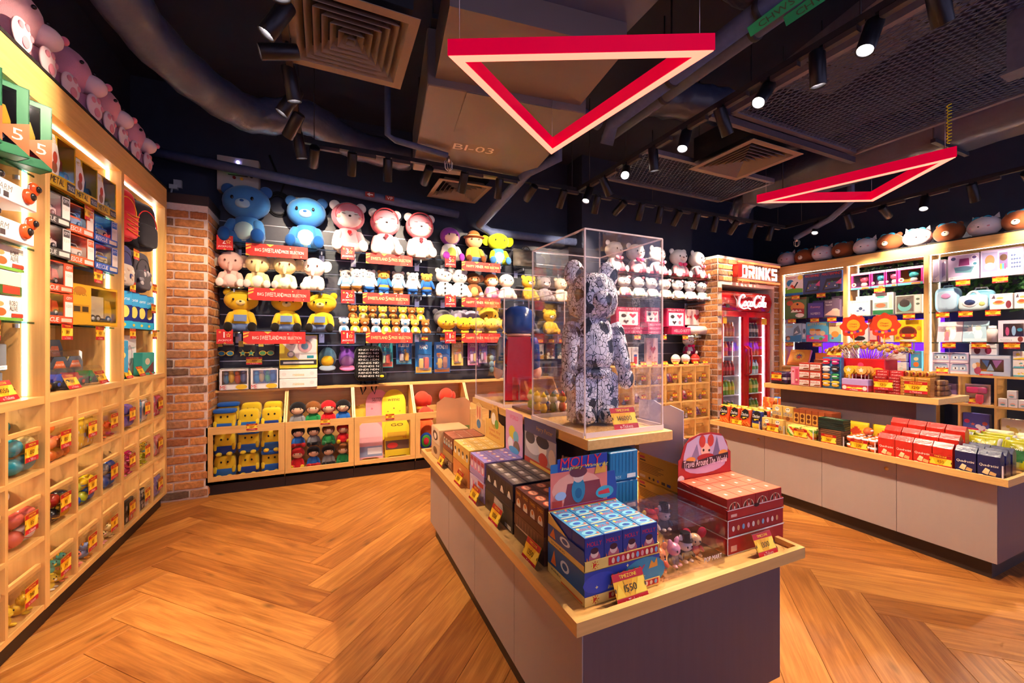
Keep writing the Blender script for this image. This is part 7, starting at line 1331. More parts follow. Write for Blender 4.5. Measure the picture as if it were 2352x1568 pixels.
# ---------------------------------------------------------------- snacks on the right counter
BAGS={}
def snack(label,c,loc,rz,w=.15,h=.19,th=.06,rx=0,ry=0,title=None,tcol='#ffffff',colf=None,key=None,group='snack bags',seal=None,extra=None):
 key=key or(c,w,h,title)
 if key not in BAGS:
  BAGS[key]=pouch_mesh(w,h,th,colf or(lambda u,v:seal if seal and(v>.93 or v<.06)else c),hash(title or c)%50)
 t=thing('snack_bag',label,'snack bag',loc,rz,group);t.rotation_euler=(R(rx),R(ry),R(rz))
 put(BAGS[key],'bag',t)
 if extra or title:
  p=MB();a=list(extra or[])
  if title:a.append(('t',title,.5,.68,.7,.12,tcol,.15))
  art(p,[tuple(x)for x in a],w*.8,h,-th*.5-.004);p.v=[(x-w*.4,y+abs(x-w*.4)**2*2.2/w*th*2,z)for x,y,z in p.v];p.build('printed_label','print',t)
 return t
nn=['first','second','third','fourth','fifth','sixth','seventh','eighth','ninth','tenth','eleventh','twelfth']
XC=3.47
chx=[('p',[(.0,.45),(.15,.8),(.5,.95),(.9,.86),(.98,.55),(.7,.42),(.3,.38)],'#1c1818'),('p',[(.3,.42),(.8,.46),(.78,.52),(.3,.5)],'#e8c030'),('t','Chachos',.5,.66,.82,.17,'#f6f0ea',.2)]
for k in range(8):
 row=k//4;blue=k==3
 snack('crisp bag with white lettering, %s, %s in the %s row'%('dark blue' if blue else 'orange-red',nn[k%4],['front','second'][row]),'#242a6a' if blue else '#dd5a24',(XC+.0+.09*row,2.74-.108*(k%4),ZT+.001),-90,.105,.17,.045,-8,0,colf=lambda u,v,blue=blue:('#e2b23a' if v>.9 else('#e0c040' if v<.3 and(u-.5)**2<.12 else '#28306f')if blue else('#e8863a' if v<.3 and int(u*7+v*9)%2 else '#d9521f')),key=('cha',blue),extra=chx,group='crisp bags with white lettering')
for k in range(6):snack('crisp bag leaning in the heap behind the lettered crisps, %s'%nn[k],'#d8a86a',(3.66+.105*(k//2),2.71-.155*(k%2),ZT+.012),-90,.15,.19,.05,-58,0,colf=lambda u,v:['#e8c88a','#d86a2a','#f0e4cc','#3a3a6a','#d8b060'][int(u*4+v*5)%5],key=('pile',),group='crisp bags in the back heap')
for k in range(4):snack('blue and white crisp bag at the back of the snack counter, %s'%nn[k],'#2a6ac0',(4.18+.09*(k//2),2.71-.165*(k%2),ZT+.001),-90,.16,.2,.07,-4,0,colf=lambda u,v:'#f0ece8' if.35<v<.55 or int(u*5+v*2)%4==0 else '#2a72c0',key=('bw',),group='blue and white crisp bags')
for k in range(2):snack('orange crisp bag standing before the blue and white bags, %s'%nn[k],'#e0742a',(4.08,2.71-.155*k,ZT+.001),-90,.15,.21,.07,-4,0,colf=lambda u,v:'#e8a04a' if int(u*6+v*4)%3==0 else '#d8622a',key=('or',),group='orange crisp bags')
# clear divider panes between the snack heaps
for k,y in enumerate((2.345,2.135,1.915,1.712,1.526,.948)):
 b=MB();b.bb(3.4,3.66,y-.0015,y+.0015,ZT,ZT+.085);o=b.build('divider_pane','acrylic');tag(o,'clear acrylic divider on the snack counter, %s from the far end'%nn[k],'divider','clear snack dividers')
 b=MB();b.bb(3.3985,3.4005,y-.003,y+.003,ZT,ZT+.086);b.build('polished_edge','acrylic_edge',o)
hp=[('r',.02,.02,.98,.3,'#c8823a'),('c',.5,.2,.2,'#8a4a24'),('c',.5,.78,.22,'#f4ecdc'),('c',.42,.82,.05,'#2a2020'),('c',.58,.82,.05,'#2a2020'),('t','HELLO',.5,.54,.8,.11,'#2f62b0'),('t','PANDA',.5,.42,.8,.11,'#2f62b0')]
for k in range(2):carton('biscuit_box','cream panda biscuit box standing in the front row, %s'%nn[k],'biscuit box',.085,.045,.125,(3.44,2.29-.09*k,ZT+.0005),-90,'#e6bc62',{'F':hp},'panda biscuit boxes')
for k in range(2):carton('biscuit_box','cream panda biscuit box stacked above the row, %s'%nn[k],'biscuit box',.085,.045,.125,(3.56,2.28-.09*k,ZT+.0995),-90,'#e6bc62',{'F':hp},'panda biscuit boxes')
b=MB();b.bb(3.53,3.675,1.845,2.33,ZT,ZT+.098,'#e8c070');o=tag(b.build('biscuit_carton','card'),'plain yellow carton under the stacked biscuit boxes','box')
p=MB();p.bb(-.02,.0,-.1,.1,0,.01,'#c88a3a');p.build('tape_strip','print',o,(3.6,2.16,ZT+.098-.0095))
for k in range(6):carton('biscuit_box','brown and yellow biscuit box turned sideways in the upper row, %s'%nn[k],'biscuit box',.045,.13,.12,(3.6,2.12-.047*k,ZT+.0995),-90,'#a8502a',{'F':[('r',.06,.05,.94,.75,'#dda04a'),('e',.5,.55,.28,.14,'#6a2f1a'),('e',.5,.25,.28,.12,'#6a2f1a')]},'brown biscuit boxes')
for k in range(6):snack('small yellow burger sweets packet, %s row, %s'%(['front','second','third'][k//2],['left','right'][k%2]),'#dcae3a',(3.425+.034*(k//2),2.08-.106*(k%2),ZT+.001),-90,.1,.1+.0,.028,-6,0,colf=lambda u,v:'#e8d06a' if v>.85 or v<.12 else['#d8502a','#e2b83a','#6a9a3a','#f0d890'][int(u*4+v*4)%4],key=('burger',),group='burger sweets packets')
for k in range(2):snack('yellow and navy noodle snack packet before the pedestal, %s'%['left','right'][k],'#e0b020',(3.645,1.75-.17*k,ZT+.001),-90,.15,.17,.036,-4,0,colf=lambda u,v:'#2a3a7a' if.1<v<.25 else '#d8482a' if(u-.5)**2+(v-.55)**2<.05 else '#e6bc28',key=('noodle',),group='yellow noodle snack packets')
for k in range(9):carton('chocolate_bar','flat brown chocolate bar in the front stack, %s from the bottom'%nn[k],'chocolate bar',.17,.09,.012,(XC+.01,1.815,ZT+.0005+.013*k),-90,'#4a2a1e',{'F':[('r',.1,.2,.9,.8,'#8a5a3a')],'T':[('r',.03,.1,.97,.9,'#3f241a'),('t','CHOCO',.5,.5,.5,.3,'#c8a06a')]},'brown chocolate bars')
for k in range(5):carton('mint_bar','black and green mint bar behind the chocolate stack, %s'%nn[k],'chocolate bar',.17,.09,.014,(XC+.01,1.815,ZT+.119+.0155*k),-90+RND.uniform(-6,6),'#1f2a22',{'T':[('r',.02,.06,.98,.94,'#22382a'),('t','mentos',.5,.5,.6,.4,'#e8f0e8',.1),('r',.02,.06,.98,.2,'#3a9a4a')]},'black and green mint bars')
for k in range(32):
 r_i=k//16;j=k%16
 t=thing('chocolate_egg','orange and white foil chocolate egg, %s layer, %s column, %s'%(['lower','upper'][r_i],['first','second','third','fourth'][j%4],['front','second row','third row','back'][j//4]),'chocolate egg',(3.435+.046*(j//4),1.686-.045*(j%4),ZT+.001+.053*r_i),RND.uniform(0,360),'orange foil eggs')
 U(t,'egg','ball','#e2622a',(0,0,.026),(.022,.022,.026),'foil');U(t,'white_band','ball','#f0e8e4',(0,0,.034),(.0225,.0225,.014),'foil')
t=thing('chocolate_egg','single larger orange and white foil egg on top of the heap','chocolate egg',(3.5,1.61,ZT+.1075),0,'orange foil eggs');U(t,'egg','ball','#e2622a',(0,0,.03),(.034,.028,.028),'foil');U(t,'white_band','ball','#f0e8e4',(0,0,.036),(.03,.0285,.016),'foil')
qd=[('p',[(.08,.74),(.4,.8),(.92,.76),(.92,.92),(.5,.97),(.1,.92)],'#c81e28'),('t','Loacker',.5,.86,.6,.1,'#f8f0ea',.15),('e',.5,.72,.3,.035,'#4aa8b0'),('t','Quadratini',.5,.56,.84,.13,'#f6ead8',.1),('p',[(.2,.2),(.46,.14),(.52,.28),(.3,.36)],'#e8c890'),('p',[(.5,.16),(.8,.12),(.84,.26),(.58,.32)],'#d8a868'),('p',[(.3,.36),(.52,.28),(.56,.38),(.36,.44)],'#f0d8a8'),('r',.06,.05,.26,.12,'#f0e4dc')]
def quad_pack(label,x,y,z,rz,c,rx=0,group='red wafer packs'):
 t=thing('wafer_pack',label,'wafer pack',(x,y,z),rz,group);t.rotation_euler=(R(rx),0,R(rz));w,d,h=.088,.06,.155
 key=('qd',c)
 if key not in BAGS:
  b=MB();b.add([(-w/2,-d/2,0),(w/2,-d/2,0),(w/2,d/2,0),(-w/2,d/2,0),(-w/2,-d/2,h*.8),(w/2,-d/2,h*.8),(w/2,d/2,h*.8),(-w/2,d/2,h*.8),(-w/2,-.004,h),(w/2,-.004,h),(w/2,.004,h),(-w/2,.004,h)],[(3,2,1,0),(0,1,5,4),(2,3,7,6),(1,2,6,5),(3,0,4,7),(4,5,9,8),(6,7,11,10),(5,6,10,9),(7,4,8,11),(8,9,10,11)],c)
  p=MB(tr(-w/2,-d/2,0));art(p,qd[3:]if c!='#cc2b1e' else qd[3:],w,h*.8)
  p.M=tr(-w/2,-d/2,h*.8)@rot_m(-52,0,0);art(p,[('p',[(.06,.1),(.94,.06),(.94,.8),(.06,.86)],'#c81e28' if c!='#cc2b1e' else '#d83a2a'),('t','Loacker',.5,.5,.62,.4,'#f8f0ea',.15)],w,h*.25)
  BAGS[key]=(b.mesh('pack','foil'),p.mesh('printed_label','print'))
 put(BAGS[key][0],'pack',t);put(BAGS[key][1],'printed_label',t)
for k in range(12):
 r_i=k//4;j=k%4
 quad_pack('red wafer pack, %s row, %s'%(['front','second','third'][r_i],nn[j]),3.45+.083*r_i,1.475-.092*j,ZT+(.001,.045,.09)[r_i],-90+RND.uniform(-1.5,1.5),'#cc2b1e',0)
 if r_i:pass
for k in range(6):
 r_i=k//2;j=k%2
 quad_pack('navy wafer pack, %s row, %s'%(['front','second','third'][r_i],['far one','near one'][j]),3.45+.083*r_i,1.1-.093*j,ZT+.001,-90+RND.uniform(-1.5,1.5),'#20204e',0,'navy wafer packs')
for k,(x0,x1,h)in enumerate(((3.498,3.568,.043),(3.57,3.672,.088))):
 b=MB();b.bb(x0,x1,1.152,1.522,ZT,ZT+h);tag(b.build('step_riser','acrylic'),'clear step riser under the %s row'%['second wafer','third wafer'][k],'riser','clear step risers')
for k in range(8):snack('lime green sweets bag behind the wafer packs, %s'%nn[k],'#b8b41e',(3.76+.11*(k//3),1.31-.165*(k%3),ZT+.012),-90,.16,.17,.05,-22,0,colf=lambda u,v:'#2f6a34' if(u-.45)**2+(v-.42)**2<.05 else '#d8d0c0' if u>.93 else '#b4ae1a',key=('lime',),group='lime green sweets bags',title='Twister',tcol='#f0f0e0')
for k in range(4):snack('pale striped sweets packet at the counter back, %s'%nn[k],'#e8dca8',(4.17+.05*(k//2),1.2-.14*(k%2),ZT+.008),-90,.12,.16,.03,-20,0,colf=lambda u,v:'#d88aa0' if int(v*8)%4==0 else '#e8dca4',key=('stripe',),group='pale sweets packets')
for k,(y,l,nm_)in enumerate(((2.56,'450','the orange-red crisp bags'),(2.23,'160','the panda biscuit boxes'),(2.01,'80','the burger sweets'),(1.81,'260','the chocolate bars'),(1.62,'230','the foil eggs'),(1.2,'450','the red wafer packs'))):price_clip(l,'price tag hooked in front of '+nm_,(3.4,y,ZT+.085),-90,.1,.08)
# raised shelf of the snack counter
XU=3.68
def ubox(label,y,w,d,h,c,a,name='sweet_box',z=ZU,x=None,group='sweets on the raised shelf'):return carton(name,label,'sweets box',w,d,h,(x or XU,y,z),-90,c,{'F':a,'R':a[:1]},group)
for k in range(6):snack('purple biscuit packet in the clear bin, %s'%nn[k],'#4a2a5a',(3.64+.031*k,2.33,ZU+.001),-90,.14,.1,.028,-3,0,colf=lambda u,v:'#e8e0dc' if.35<v<.6 and int(u*9)%3 else '#3e2350',key=('purple',),group='purple biscuit packets')
for a in((3.608,3.611,2.245,2.42),(3.611,3.8,2.242,2.245)):b=MB();b.bb(*a,ZU,ZU+.13);tag(b.build('bin_pane','acrylic'),'clear bin pane %s the purple biscuit packets'%('in front of' if a[1]<3.62 else 'beside'),'divider','clear panes on the raised shelf')
ubox('tall pink straw candy box',2.195,.07,.08,.155,'#e87a9a',[('r',.1,.1,.44,.9,'#f0a8b8'),('r',.56,.1,.9,.9,'#d8506a'),('c',.3,.75,.12,'#c8343a'),('c',.7,.3,.12,'#f4d8b0')])
nu=[('r',.04,.06,.96,.94,'#f0e8e2'),('r',.04,.8,.96,.94,'#c8321e'),('p',[(.3,.12),(.94,.1),(.94,.34),(.5,.3)],'#8a4a24'),('p',[(.04,.06),(.4,.06),(.2,.3)],'#d8c8b8'),('t','nutella',.45,.58,.8,.26,'#c8281e')]
for k in range(6):carton('spread_pack','white and red mini hazelnut spread pack, %s %s'%(['bottom','middle','top'][k//2],['left','right'][k%2]),'sweets box',.082,.07,.063,(XU-.01,2.118-.085*(k%2),ZU+.066*(k//2)),-90,'#c8482a',{'F':nu},'mini spread packs')
ubox('blue lip-candy display board with rows of lip shaped sweets',1.925,.13,.04,.245,'#3f7ec0',[('p',[(0,0),(.5,0),(.5,1),(0,1)],'#4a8ad0')],'lip_candy_board')
for k in range(8):
 r_i,j=k//2,k%2;c=['#e8b030','#e0c040','#e88a3a','#3a9a5a','#f0e4e4','#3a2a30','#e0304a','#c02a80'][k]
 t=thing('lip_candy','%s lip shaped candy on the blue board'%['yellow','gold','orange','green','white','black','red','magenta'][k],'sweet',(XU-.022,1.957-.064*j,ZU+.035+.058*r_i),-90,'lip shaped sweets')
 U(t,'upper_lip','ball',c,(0,-.012,.014),(.03,.014,.013),'plastic');U(t,'lower_lip','ball',c,(0,-.012,-.008),(.026,.015,.014),'plastic');U(t,'teeth','ball','#f4ecec',(0,-.02,.003),(.018,.01,.006),'plastic')
price_stand('160','price tag standing on the blue lip-candy board',(XU,1.925,ZU+.246),-90,.1,.06)
# lollipop stand
t=thing('lollipop_stand','red lollipop display tub with yellow flower badges','display stand',(XU+.13,1.76,ZU),-90)
b=MB();b.chbox(-.15,.15,-.09,.09,0,.24,.006,'#c81a24');b.build('tub','plastic',t)
p=MB(tr(-.15,-.09,0));art(p,[('c',.16,.5,.24,'#e8b030'),('t','Chupa',.16,.56,.22,.12,'#c82a2a',.2),('t','Chups',.16,.42,.22,.12,'#c82a2a',.2),('c',.86,.5,.24,'#e8b030'),('t','Chupa',.86,.56,.22,.12,'#c82a2a',.2),('t','Chups',.86,.42,.22,.12,'#c82a2a',.2),('c',.5,.8,.08,'#d83a6a')],.3,.24);p.build('badges','print',t)
for s_ in(-1,1):
 d_=thing('x','x','x')if False else None
 b=MB();b.tube([(s_*.09,.02,.24),(s_*.1,.02,.42)],.004,6,'#e8b030');b.build('disc_stem','plastic',t)
 b=MB();pts=[((.09+.008*math.cos(8*a))*math.cos(a),(.09+.008*math.cos(8*a))*math.sin(a))for a in[2*math.pi*k/48 for k in range(48)]];b.prism(pts,-.003,.003,'#d8401e');dd=b.build('badge_disc','card',t,(s_*.1,.02,.49))
 p=MB(tr(0,-.003,0));art(p,[('c',0,.01,.045,'#f0b428')]+[('c',-.05+.02*k,-.04-.006*(2-abs(k-2)),.01,['#e84a8a','#5a3a9a','#e8c040'][k%3])for k in range(6)],1,1);add_text(p,'Chupa',0,.018,.05,.014,-.0016,'#c82a2a',.2);add_text(p,'Chups',0,-.002,.05,.014,-.0016,'#c82a2a',.2);p.build('badge_print','print',dd)
lc=['#c86a2a','#b8862a','#8a4a24','#d8a040','#a83a2a','#6a7a3a']
lol={}
q=random.Random(8)
for k in range(66):
 a=(k%11-5)/5;bq=(k//11-2.5)/2.5;c=q.choice(lc)
 if c not in lol:b=MB();b.ell((0,0,.115),(.017,.017,.017),c,10,6);b.lathe([(.0175,.111),(.0175,.117)],10,'#e8d8b0',cap=False);lol[c]=b.mesh('candy_ball','foil');b=MB();b.cyl((0,0,0),(0,0,.105),.0022,None,6,'#f0e8e0');lol['s']=b.mesh('stick','plastic')
 t=thing('lollipop','wrapped ball lollipop, %s row from the front, %s from the left'%(nn[k//11],nn[k%11]),'lollipop',(XU+.13+bq*.065,1.76-a*.13,ZU+.243),0,'lollipops in the red tub');t.rotation_euler=(R(a*52),R(bq*42),0)
 put(lol[c],'candy_ball',t);put(lol['s'],'stick',t)
price_stand('40','price tag in front of the red lollipop tub',(XU+.02,1.76,ZU+.1),-90,.11,.08);
b=MB();b.bb(XU+.0,XU+.03,1.69,1.83,ZU,ZU+.099);tag(b.build('tag_riser','acrylic'),'clear riser under the lollipop price tag','riser')
ubox('lilac card holder for flat round lollipops',1.75,.17,.07,.09,'#b89ad0',[('r',.02,.02,.98,.5,'#c83a4a'),('c',.12,.25,.16,'#f0dcd0'),('c',.88,.25,.16,'#f0dcd0')],'lollipop_holder',x=XU-.03)
for k in range(2):
 for j in range(3):
  t=thing('flat_lollipop','flat round %s lollipop, %s of its row'%(['yellow','orange-pink'][k],['front','middle','back'][j]),'lollipop',(XU-.055+.022*j,1.79-.08*k-.012*j,ZU+.0905),-90,'flat lollipops');c=['#e8b83a','#e8a050'][k]
  b=MB();b.cyl((0,0,0),(0,0,.04),.003,None,6,'#f0e8e0');b.build('stick','plastic',t);b=MB();b.prism(circ(0,.066,.034,.031),-.005,.005,c);b.build('candy','plastic',t);b=MB();b.prism(starp(0,.066,.02),-.0065,-.005,'#f4e0c8');b.build('candy_star','plastic',t)
price_stand('250','price tag in front of the flat lollipops',(XU-.075,1.75,ZU),-90,.1,.07)
kk=[('r',.04,.1,.96,.9,'#b81e24'),('t','KitKat',.5,.5,.7,.44,'#f4e8e4',.15)]
for k in range(16):
 l,j=k//2,k%2
 carton('wafer_bar','red chocolate wafer bar, %s layer, %s'%(nn[l],['left','right'][j]),'chocolate bar',.078,.05,.02,(XU-.015+(.0 if l<6 else.03),1.605-.082*j,ZU+.0205*l),-90,'#b01a20',{'F':kk,'T':kk},'red chocolate wafer bars')
for a in((3.628,3.631,1.51,1.65),(3.631,3.78,1.5,1.503)):b=MB();b.bb(*a,ZU,ZU+.13);tag(b.build('bin_pane','acrylic'),'clear bin pane %s the red wafer bars'%('in front of' if a[1]<3.64 else 'beside'),'divider','clear panes on the raised shelf')
price_clip('120','price tag on the pane of the red wafer bars',(3.626,1.58,ZU+.1),-90,.11,.075)
wb=[('r',.02,.08,.98,.92,'#d89a3a'),('t','Werner',.5,.5,.6,.5,'#f4e4c0',.15)]
for k in range(14):
 l,j=k//2,k%2
 carton('toffee_bar','golden toffee bar, %s layer, %s'%(nn[l],['left','right'][j]),'sweets box',.075,.06,.018,(XU-.015,1.45-.08*j,ZU+.0185*l),-90,'#c8842a',{'F':wb,'T':[('r',.06,.1,.94,.9,'#dca24a')]},'golden toffee bars')
for k in range(12):
 i,j=k%4,k//4
 t=thing('toffee_roll','upright golden toffee roll on the stack, %s row, %s'%(['front','middle','back'][j],nn[i]),'sweet',(XU-.01+.035*j,1.46-.035*i,ZU+.131),0,'golden toffee rolls');b=MB();b.cyl((0,0,0),(0,0,.038),.013,None,12,'#c88a34');b.build('roll','foil',t);b=MB();b.bb(-.0145,-.013,-.005,.005,.008,.03,'#7a1e1a');b.build('label_strip','print',t)
b=MB();b.bb(3.655,3.76,1.335,1.49,ZU+.1297,ZU+.1305);tag(b.build('tray_sheet','acrylic'),'clear sheet under the upright toffee rolls','tray')
for a,l in(((3.622,3.625,1.3,1.495),'front'),((3.625,3.95,1.3,1.303),'near side'),((3.947,3.95,1.303,1.495),'back')):b=MB();b.bb(*a,ZU,ZU+.13);tag(b.build('bin_pane','pink_acrylic'),'clear toffee bin pane, '+l,'divider','clear panes on the raised shelf')
for k in range(20):t=thing('toffee_pack','brown toffee pack in the bin back, %s layer, %s, %s'%(nn[k//9],nn[k%3],nn[(k//3)%3]),'sweet',(3.79+.045*(k%3),1.34+.05*((k//3)%3),ZU+.036*(k//9)),0,'toffee packs in the bin');b=None;U(t,'pack','soft',['#8a5a34','#a8703a','#6a4430'][k%3],(0,0,.018),(.021,.023,.018),'foil');U(t,'label_band','soft','#d8b070',(0,0,.018),(.0215,.01,.0182),'print')
price_clip('120','price tag on the pane of the toffee bin',(3.62,1.4,ZU+.1),-90,.12,.08)
price_clip('180','price tag on the pane of the purple biscuits',(3.604,2.33,ZU+.1),-90,.09,.07)
t=carton('promo_sign_box','orange and brown candy box with an orange price card standing behind the spread packs','sweets box',.12,.05,.12,(XU+.12,2.06,ZU+.1),-90,'#d8762a',{'F':[('r',.0,.6,1,1,'#8a4a2a'),('t','280',.5,.3,.4,.24,'#4a2a10'),('r',.1,.1,.9,.16,'#c8281e')]});b=MB();b.bb(XU+.09,XU+.16,1.99,2.13,ZU,ZU+.099);tag(b.build('promo_riser','acrylic'),'clear riser under the orange candy box','riser')
# ---------------------------------------------------------------- ceiling services
DK='#2a2a34'
def pipe(name,label,pts,r,cat='pipe',col='#4c5678',mat='dark_paint',n=14,clamps=True,group=None):
 t=thing(name,label,cat,(0,0,0),0,group);b=MB();b.tube(pts,r,n,col);b.build('tube',mat,t)
 if clamps:
  for a,c in zip(pts[:-1],pts[1:]):
   a,c=Vector(a),Vector(c);L_=(c-a).length
   for k in range(1,int(L_/.8)+1):
    p=a+(c-a)*k/(int(L_/.8)+1);d=(c-a).normalized();h=MB();h.cyl(p-d*.015,p+d*.015,r+.008,None,n,'#26252e')
    top=3.75
    if p.z<3.7:h.cyl((p.x,p.y,p.z+r),(p.x,p.y,top),.005,None,6,'#26252e')
    h.build('hanger_clamp','dark_paint',t)
 return t
ZK=2.9
def track(name,label,p0,p1,rods=(.06,.94)):
 t=thing(name,label,'track',(0,0,0),0,'lighting tracks');a,c=Vector(p0),Vector(p1);d=(c-a).normalized();L_=(c-a).length;x=Vector((-d.y,d.x,0))
 M=Matrix(((d.x,x.x,0,a.x),(d.y,x.y,0,a.y),(0,0,1,a.z),(0,0,0,1)))
 b=MB(M);b.bb(0,L_,-.018,.018,0,.035,'#1c1b22');b.build('rail','dark_paint',t)
 for k in rods:
  b=MB(M);xx=L_*k;b.cyl((xx,0,.035),(xx,0,3.75-a.z),.004,None,6,'#26252e');b.build('drop_rod','dark_paint',t)
 return t
track('light_track','black lighting track along the left toy shelf',(-.18,.6,ZK),(-.18,3.58,ZK));track('light_track','black lighting track along the plush wall',(-.2,3.6,ZK),(5.78,3.6,ZK),(.02,.42,.6,.97));track('light_track','black lighting track between the two counters',(2.38,.4,ZK),(2.38,3.58,ZK));track('light_track','black lighting track along the right shelf unit',(5.75,.3,ZK),(5.75,3.58,ZK))
HM={}
def head(label,x,y,aim,watts,cone=62,group='track spotlights',along='x'):
 t=thing('track_spotlight',label,'spotlight',(x,y,ZK),0,group)
 if not HM:
  b=MB();b.bb(-.02,.02,-.02,.02,-.012,0,'#1c1b22');b.cyl((0,0,-.012),(0,0,-.055),.009,None,8,'#1c1b22');HM['arm']=b.mesh('arm','dark_paint')
  b=MB();b.bb(-.075,.075,-.017,.017,-.03,-.002,'#3a3032');HM['box']=b.mesh('driver_box','dark_paint')
  b=MB();b.lathe([(.001,.075),(.036,.074),(.038,.07),(.038,-.105),(.036,-.107),(.032,-.1),(.03,-.085)],20,'#2b292f',cap=False);HM['can']=b.mesh('barrel','metal_dark')
  b=MB();b.lathe([(.001,0),(.029,0)],18,'#ffffff',cap=False);HM['lens']=b.mesh('lens','lens')
 put(HM['arm'],'arm',t);put(HM['box'],'driver_box',t,(.11,0,0)if along=='x' else(0,-.11,0),None if along=='x' else(0,0,90))
 piv=Vector((x,y,ZK-.065));d=(Vector(aim)-piv).normalized();qn=Vector((0,0,-1)).rotation_difference(d)
 for n_,me,off in(('barrel',HM['can'],0),('lens',HM['lens'],.083)):
  o=put(me,n_,t);o.rotation_mode='QUATERNION';o.rotation_quaternion=qn;o.location=Vector((0,0,-.065))+d*off+d*.02
 l=bpy.data.lights.new('spot_beam','SPOT');l.energy=watts*SPOT;l.color=(1,.80,.585);l.spot_size=R(cone);l.spot_blend=.75;l.shadow_soft_size=.03
 o=bpy.data.objects.new('spot_beam',l);COL.objects.link(o);o.parent=t;o.rotation_mode='QUATERNION';o.rotation_quaternion=qn;o.location=Vector((0,0,-.065))+d*.13
 return t
attr_mat('metal_dark',.38,0,80,.5,metal=.7,var=.02)
ordn=['first','second','third','fourth','fifth','sixth','seventh','eighth','ninth','tenth','eleventh','twelfth','thirteenth','fourteenth','fifteenth','sixteenth','seventeenth','eighteenth','nineteenth','twentieth']
for k,y in enumerate((.9,1.45,1.85,2.13,2.4,2.62,2.83,3.12,3.42)):
 head('black track spotlight over the left aisle, %s from the camera'%ordn[k],-.18,y,(-1.1,4.3,1.4)if k==7 else[(-1.3,y+.1,.9),(-1.35,y-.1,2.45),(.3,y+.5,0)][k%3],62,along='y')
for k,x in enumerate((-.08,.2,.48,.82,1.15,1.5,1.85,2.2,2.62,2.95,3.22,3.5,3.78,4.08,4.4,4.75,5.1,5.45)):
 aim=(x+.1*(k%3-1),4.6,[2.3,1.5,.9][k%3])if x<3 else(x+.05,4.2,[2.2,1.6,1.0][k%3])
 head('black track spotlight in front of the plush wall, %s from the left'%ordn[k],x,3.6,aim,72 if x<3 else 60 if x<4.6 else 32)
for k,y in enumerate((.6,.85,1.08,1.32,1.6,1.9,2.2,2.52,2.85,3.15,3.4)):
 aim=[(1.08,1.5,1.3),(3.6,y+.1,.8),(1.35,max(y-.4,1.15),.75),(2.7,y+.1,0)][k%4]
 head('black track spotlight between the counters, %s from the camera'%ordn[k],2.38,y,aim,80,along='y')
for k,y in enumerate((.7,1.1,1.45,1.8,2.15,2.5,2.85,3.2)):
 head('black track spotlight before the right shelf unit, %s from the camera'%ordn[k],5.75,y,[(6.5,y,1.5),(4.3,y-.3,.5),(6.5,y,2.45)][k%3],82,along='y')
def diffuser(label,x,y,z,s,rings):
 t=thing('air_diffuser',label,'air vent',(x,y,z),0,'ceiling air diffusers')
 def ring(h0,h1,z0,z1,n_,c='#86766a'):
  b=MB();vs=[(sx*h,sy*h,zz)for h,zz in((h0,z0),(h1,z1))for sx,sy in((-1,-1),(1,-1),(1,1),(-1,1))]
  b.add(vs+[(p[0],p[1],p[2]+.004)for p in vs],[(i,(i+1)%4,4+(i+1)%4,4+i)for i in range(4)]+[(8+i,12+i,12+(i+1)%4,8+(i+1)%4)for i in range(4)]+[(i,8+i,8+(i+1)%4,(i+1)%4)for i in range(4)]+[(4+i,4+(i+1)%4,12+(i+1)%4,12+i)for i in range(4)],c);b.build(n_,'matte',t)
 ring(s,s*.84,0,.0,'frame')
 for k in range(rings):h=s*.84*(1-k/(rings+.6));ring(h,h-s*.1,.0,.05,'louvre')
 h=s*.84*(1-rings/(rings+.6));b=MB();b.add([(-h,-h,0),(h,-h,0),(h,h,0),(-h,h,0),(0,0,.05)],[(0,1,4),(1,2,4),(2,3,4),(3,0,4)],'#86766a');b.build('centre_cone','matte',t)
 b=MB();b.bb(-s*.9,s*.9,-s*.9,s*.9,.06,.28,'#1a1a20');b.build('plenum','dark_paint',t)
 for sx in(-1,1):
  for sy in(-1,1):b=MB();b.cyl((sx*s*.8,sy*s*.8,.28),(sx*s*.8,sy*s*.8,3.75-z),.005,None,6,'#26252e');b.build('drop_rod','dark_paint',t)
 return t
diffuser('large square taupe ceiling air diffuser left of the big red triangle',.12,2.29,2.9,.3,6);diffuser('square ceiling air diffuser near the mesh panels',3.4,2.49,2.95,.32,6);diffuser('square ceiling air diffuser far over the plush wall',1.3,4.25,2.95,.28,5)
# fan coil unit lettered B1-03
t=thing('fan_coil_unit','big brown ceiling unit lettered B1-03','air unit',(1.2,3.1,2.95),-7)
b=MB();b.chbox(-.55,.55,-.62,.72,0,.36,.006,'#ffffff');b.build('casing','unit_panel',t);b=MB();b.bb(-.5,.5,-1.2,-.62,.05,.33);b.build('air_duct','unit_panel',t);b=MB();b.bb(-.3,.35,-.62,-.1,-.006,0);b.build('access_panel','unit_panel',t)
p=MB(rot_m(90));add_text(p,'B1-03',0,0,.34,.1,-.002,'#e8d8c8');p.build('lettering','print',t,(-.095,.13,0));p=MB(rot_m(90));p.poly([(-.2,-.07),(.2,-.08),(.22,.06),(-.19,.075)],-.001,'#6e5a4a');p.build('sticker','print',t,(-.095,.13,0))
for sx in(-.5,.5):
 for sy in(-.5,.6):b=MB();b.cyl((sx,sy,.36),(sx,sy,.8),.006,None,6,'#26252e');b.build('drop_rod','dark_paint',t)
 b=MB();b.bb(sx-.03,sx+.03,-.7,.75,.36,.39,'#2a2930');b.build('hanger_channel','dark_paint',t)
t=thing('ceiling_duct','wide dark sheet metal duct above the big red triangle','duct',(1.1,1.55,3.15),0);b=MB();b.bb(-.5,.5,-.9,.5,0,.4);b.build('duct_run','duct',t);b=MB();b.bb(-.52,.52,.46,.5,-.02,.42,'#2a2930');b.build('flange','dark_paint',t);b=MB();b.bb(-.5,.5,.5,.6,.1,.6);b.build('riser','duct',t)
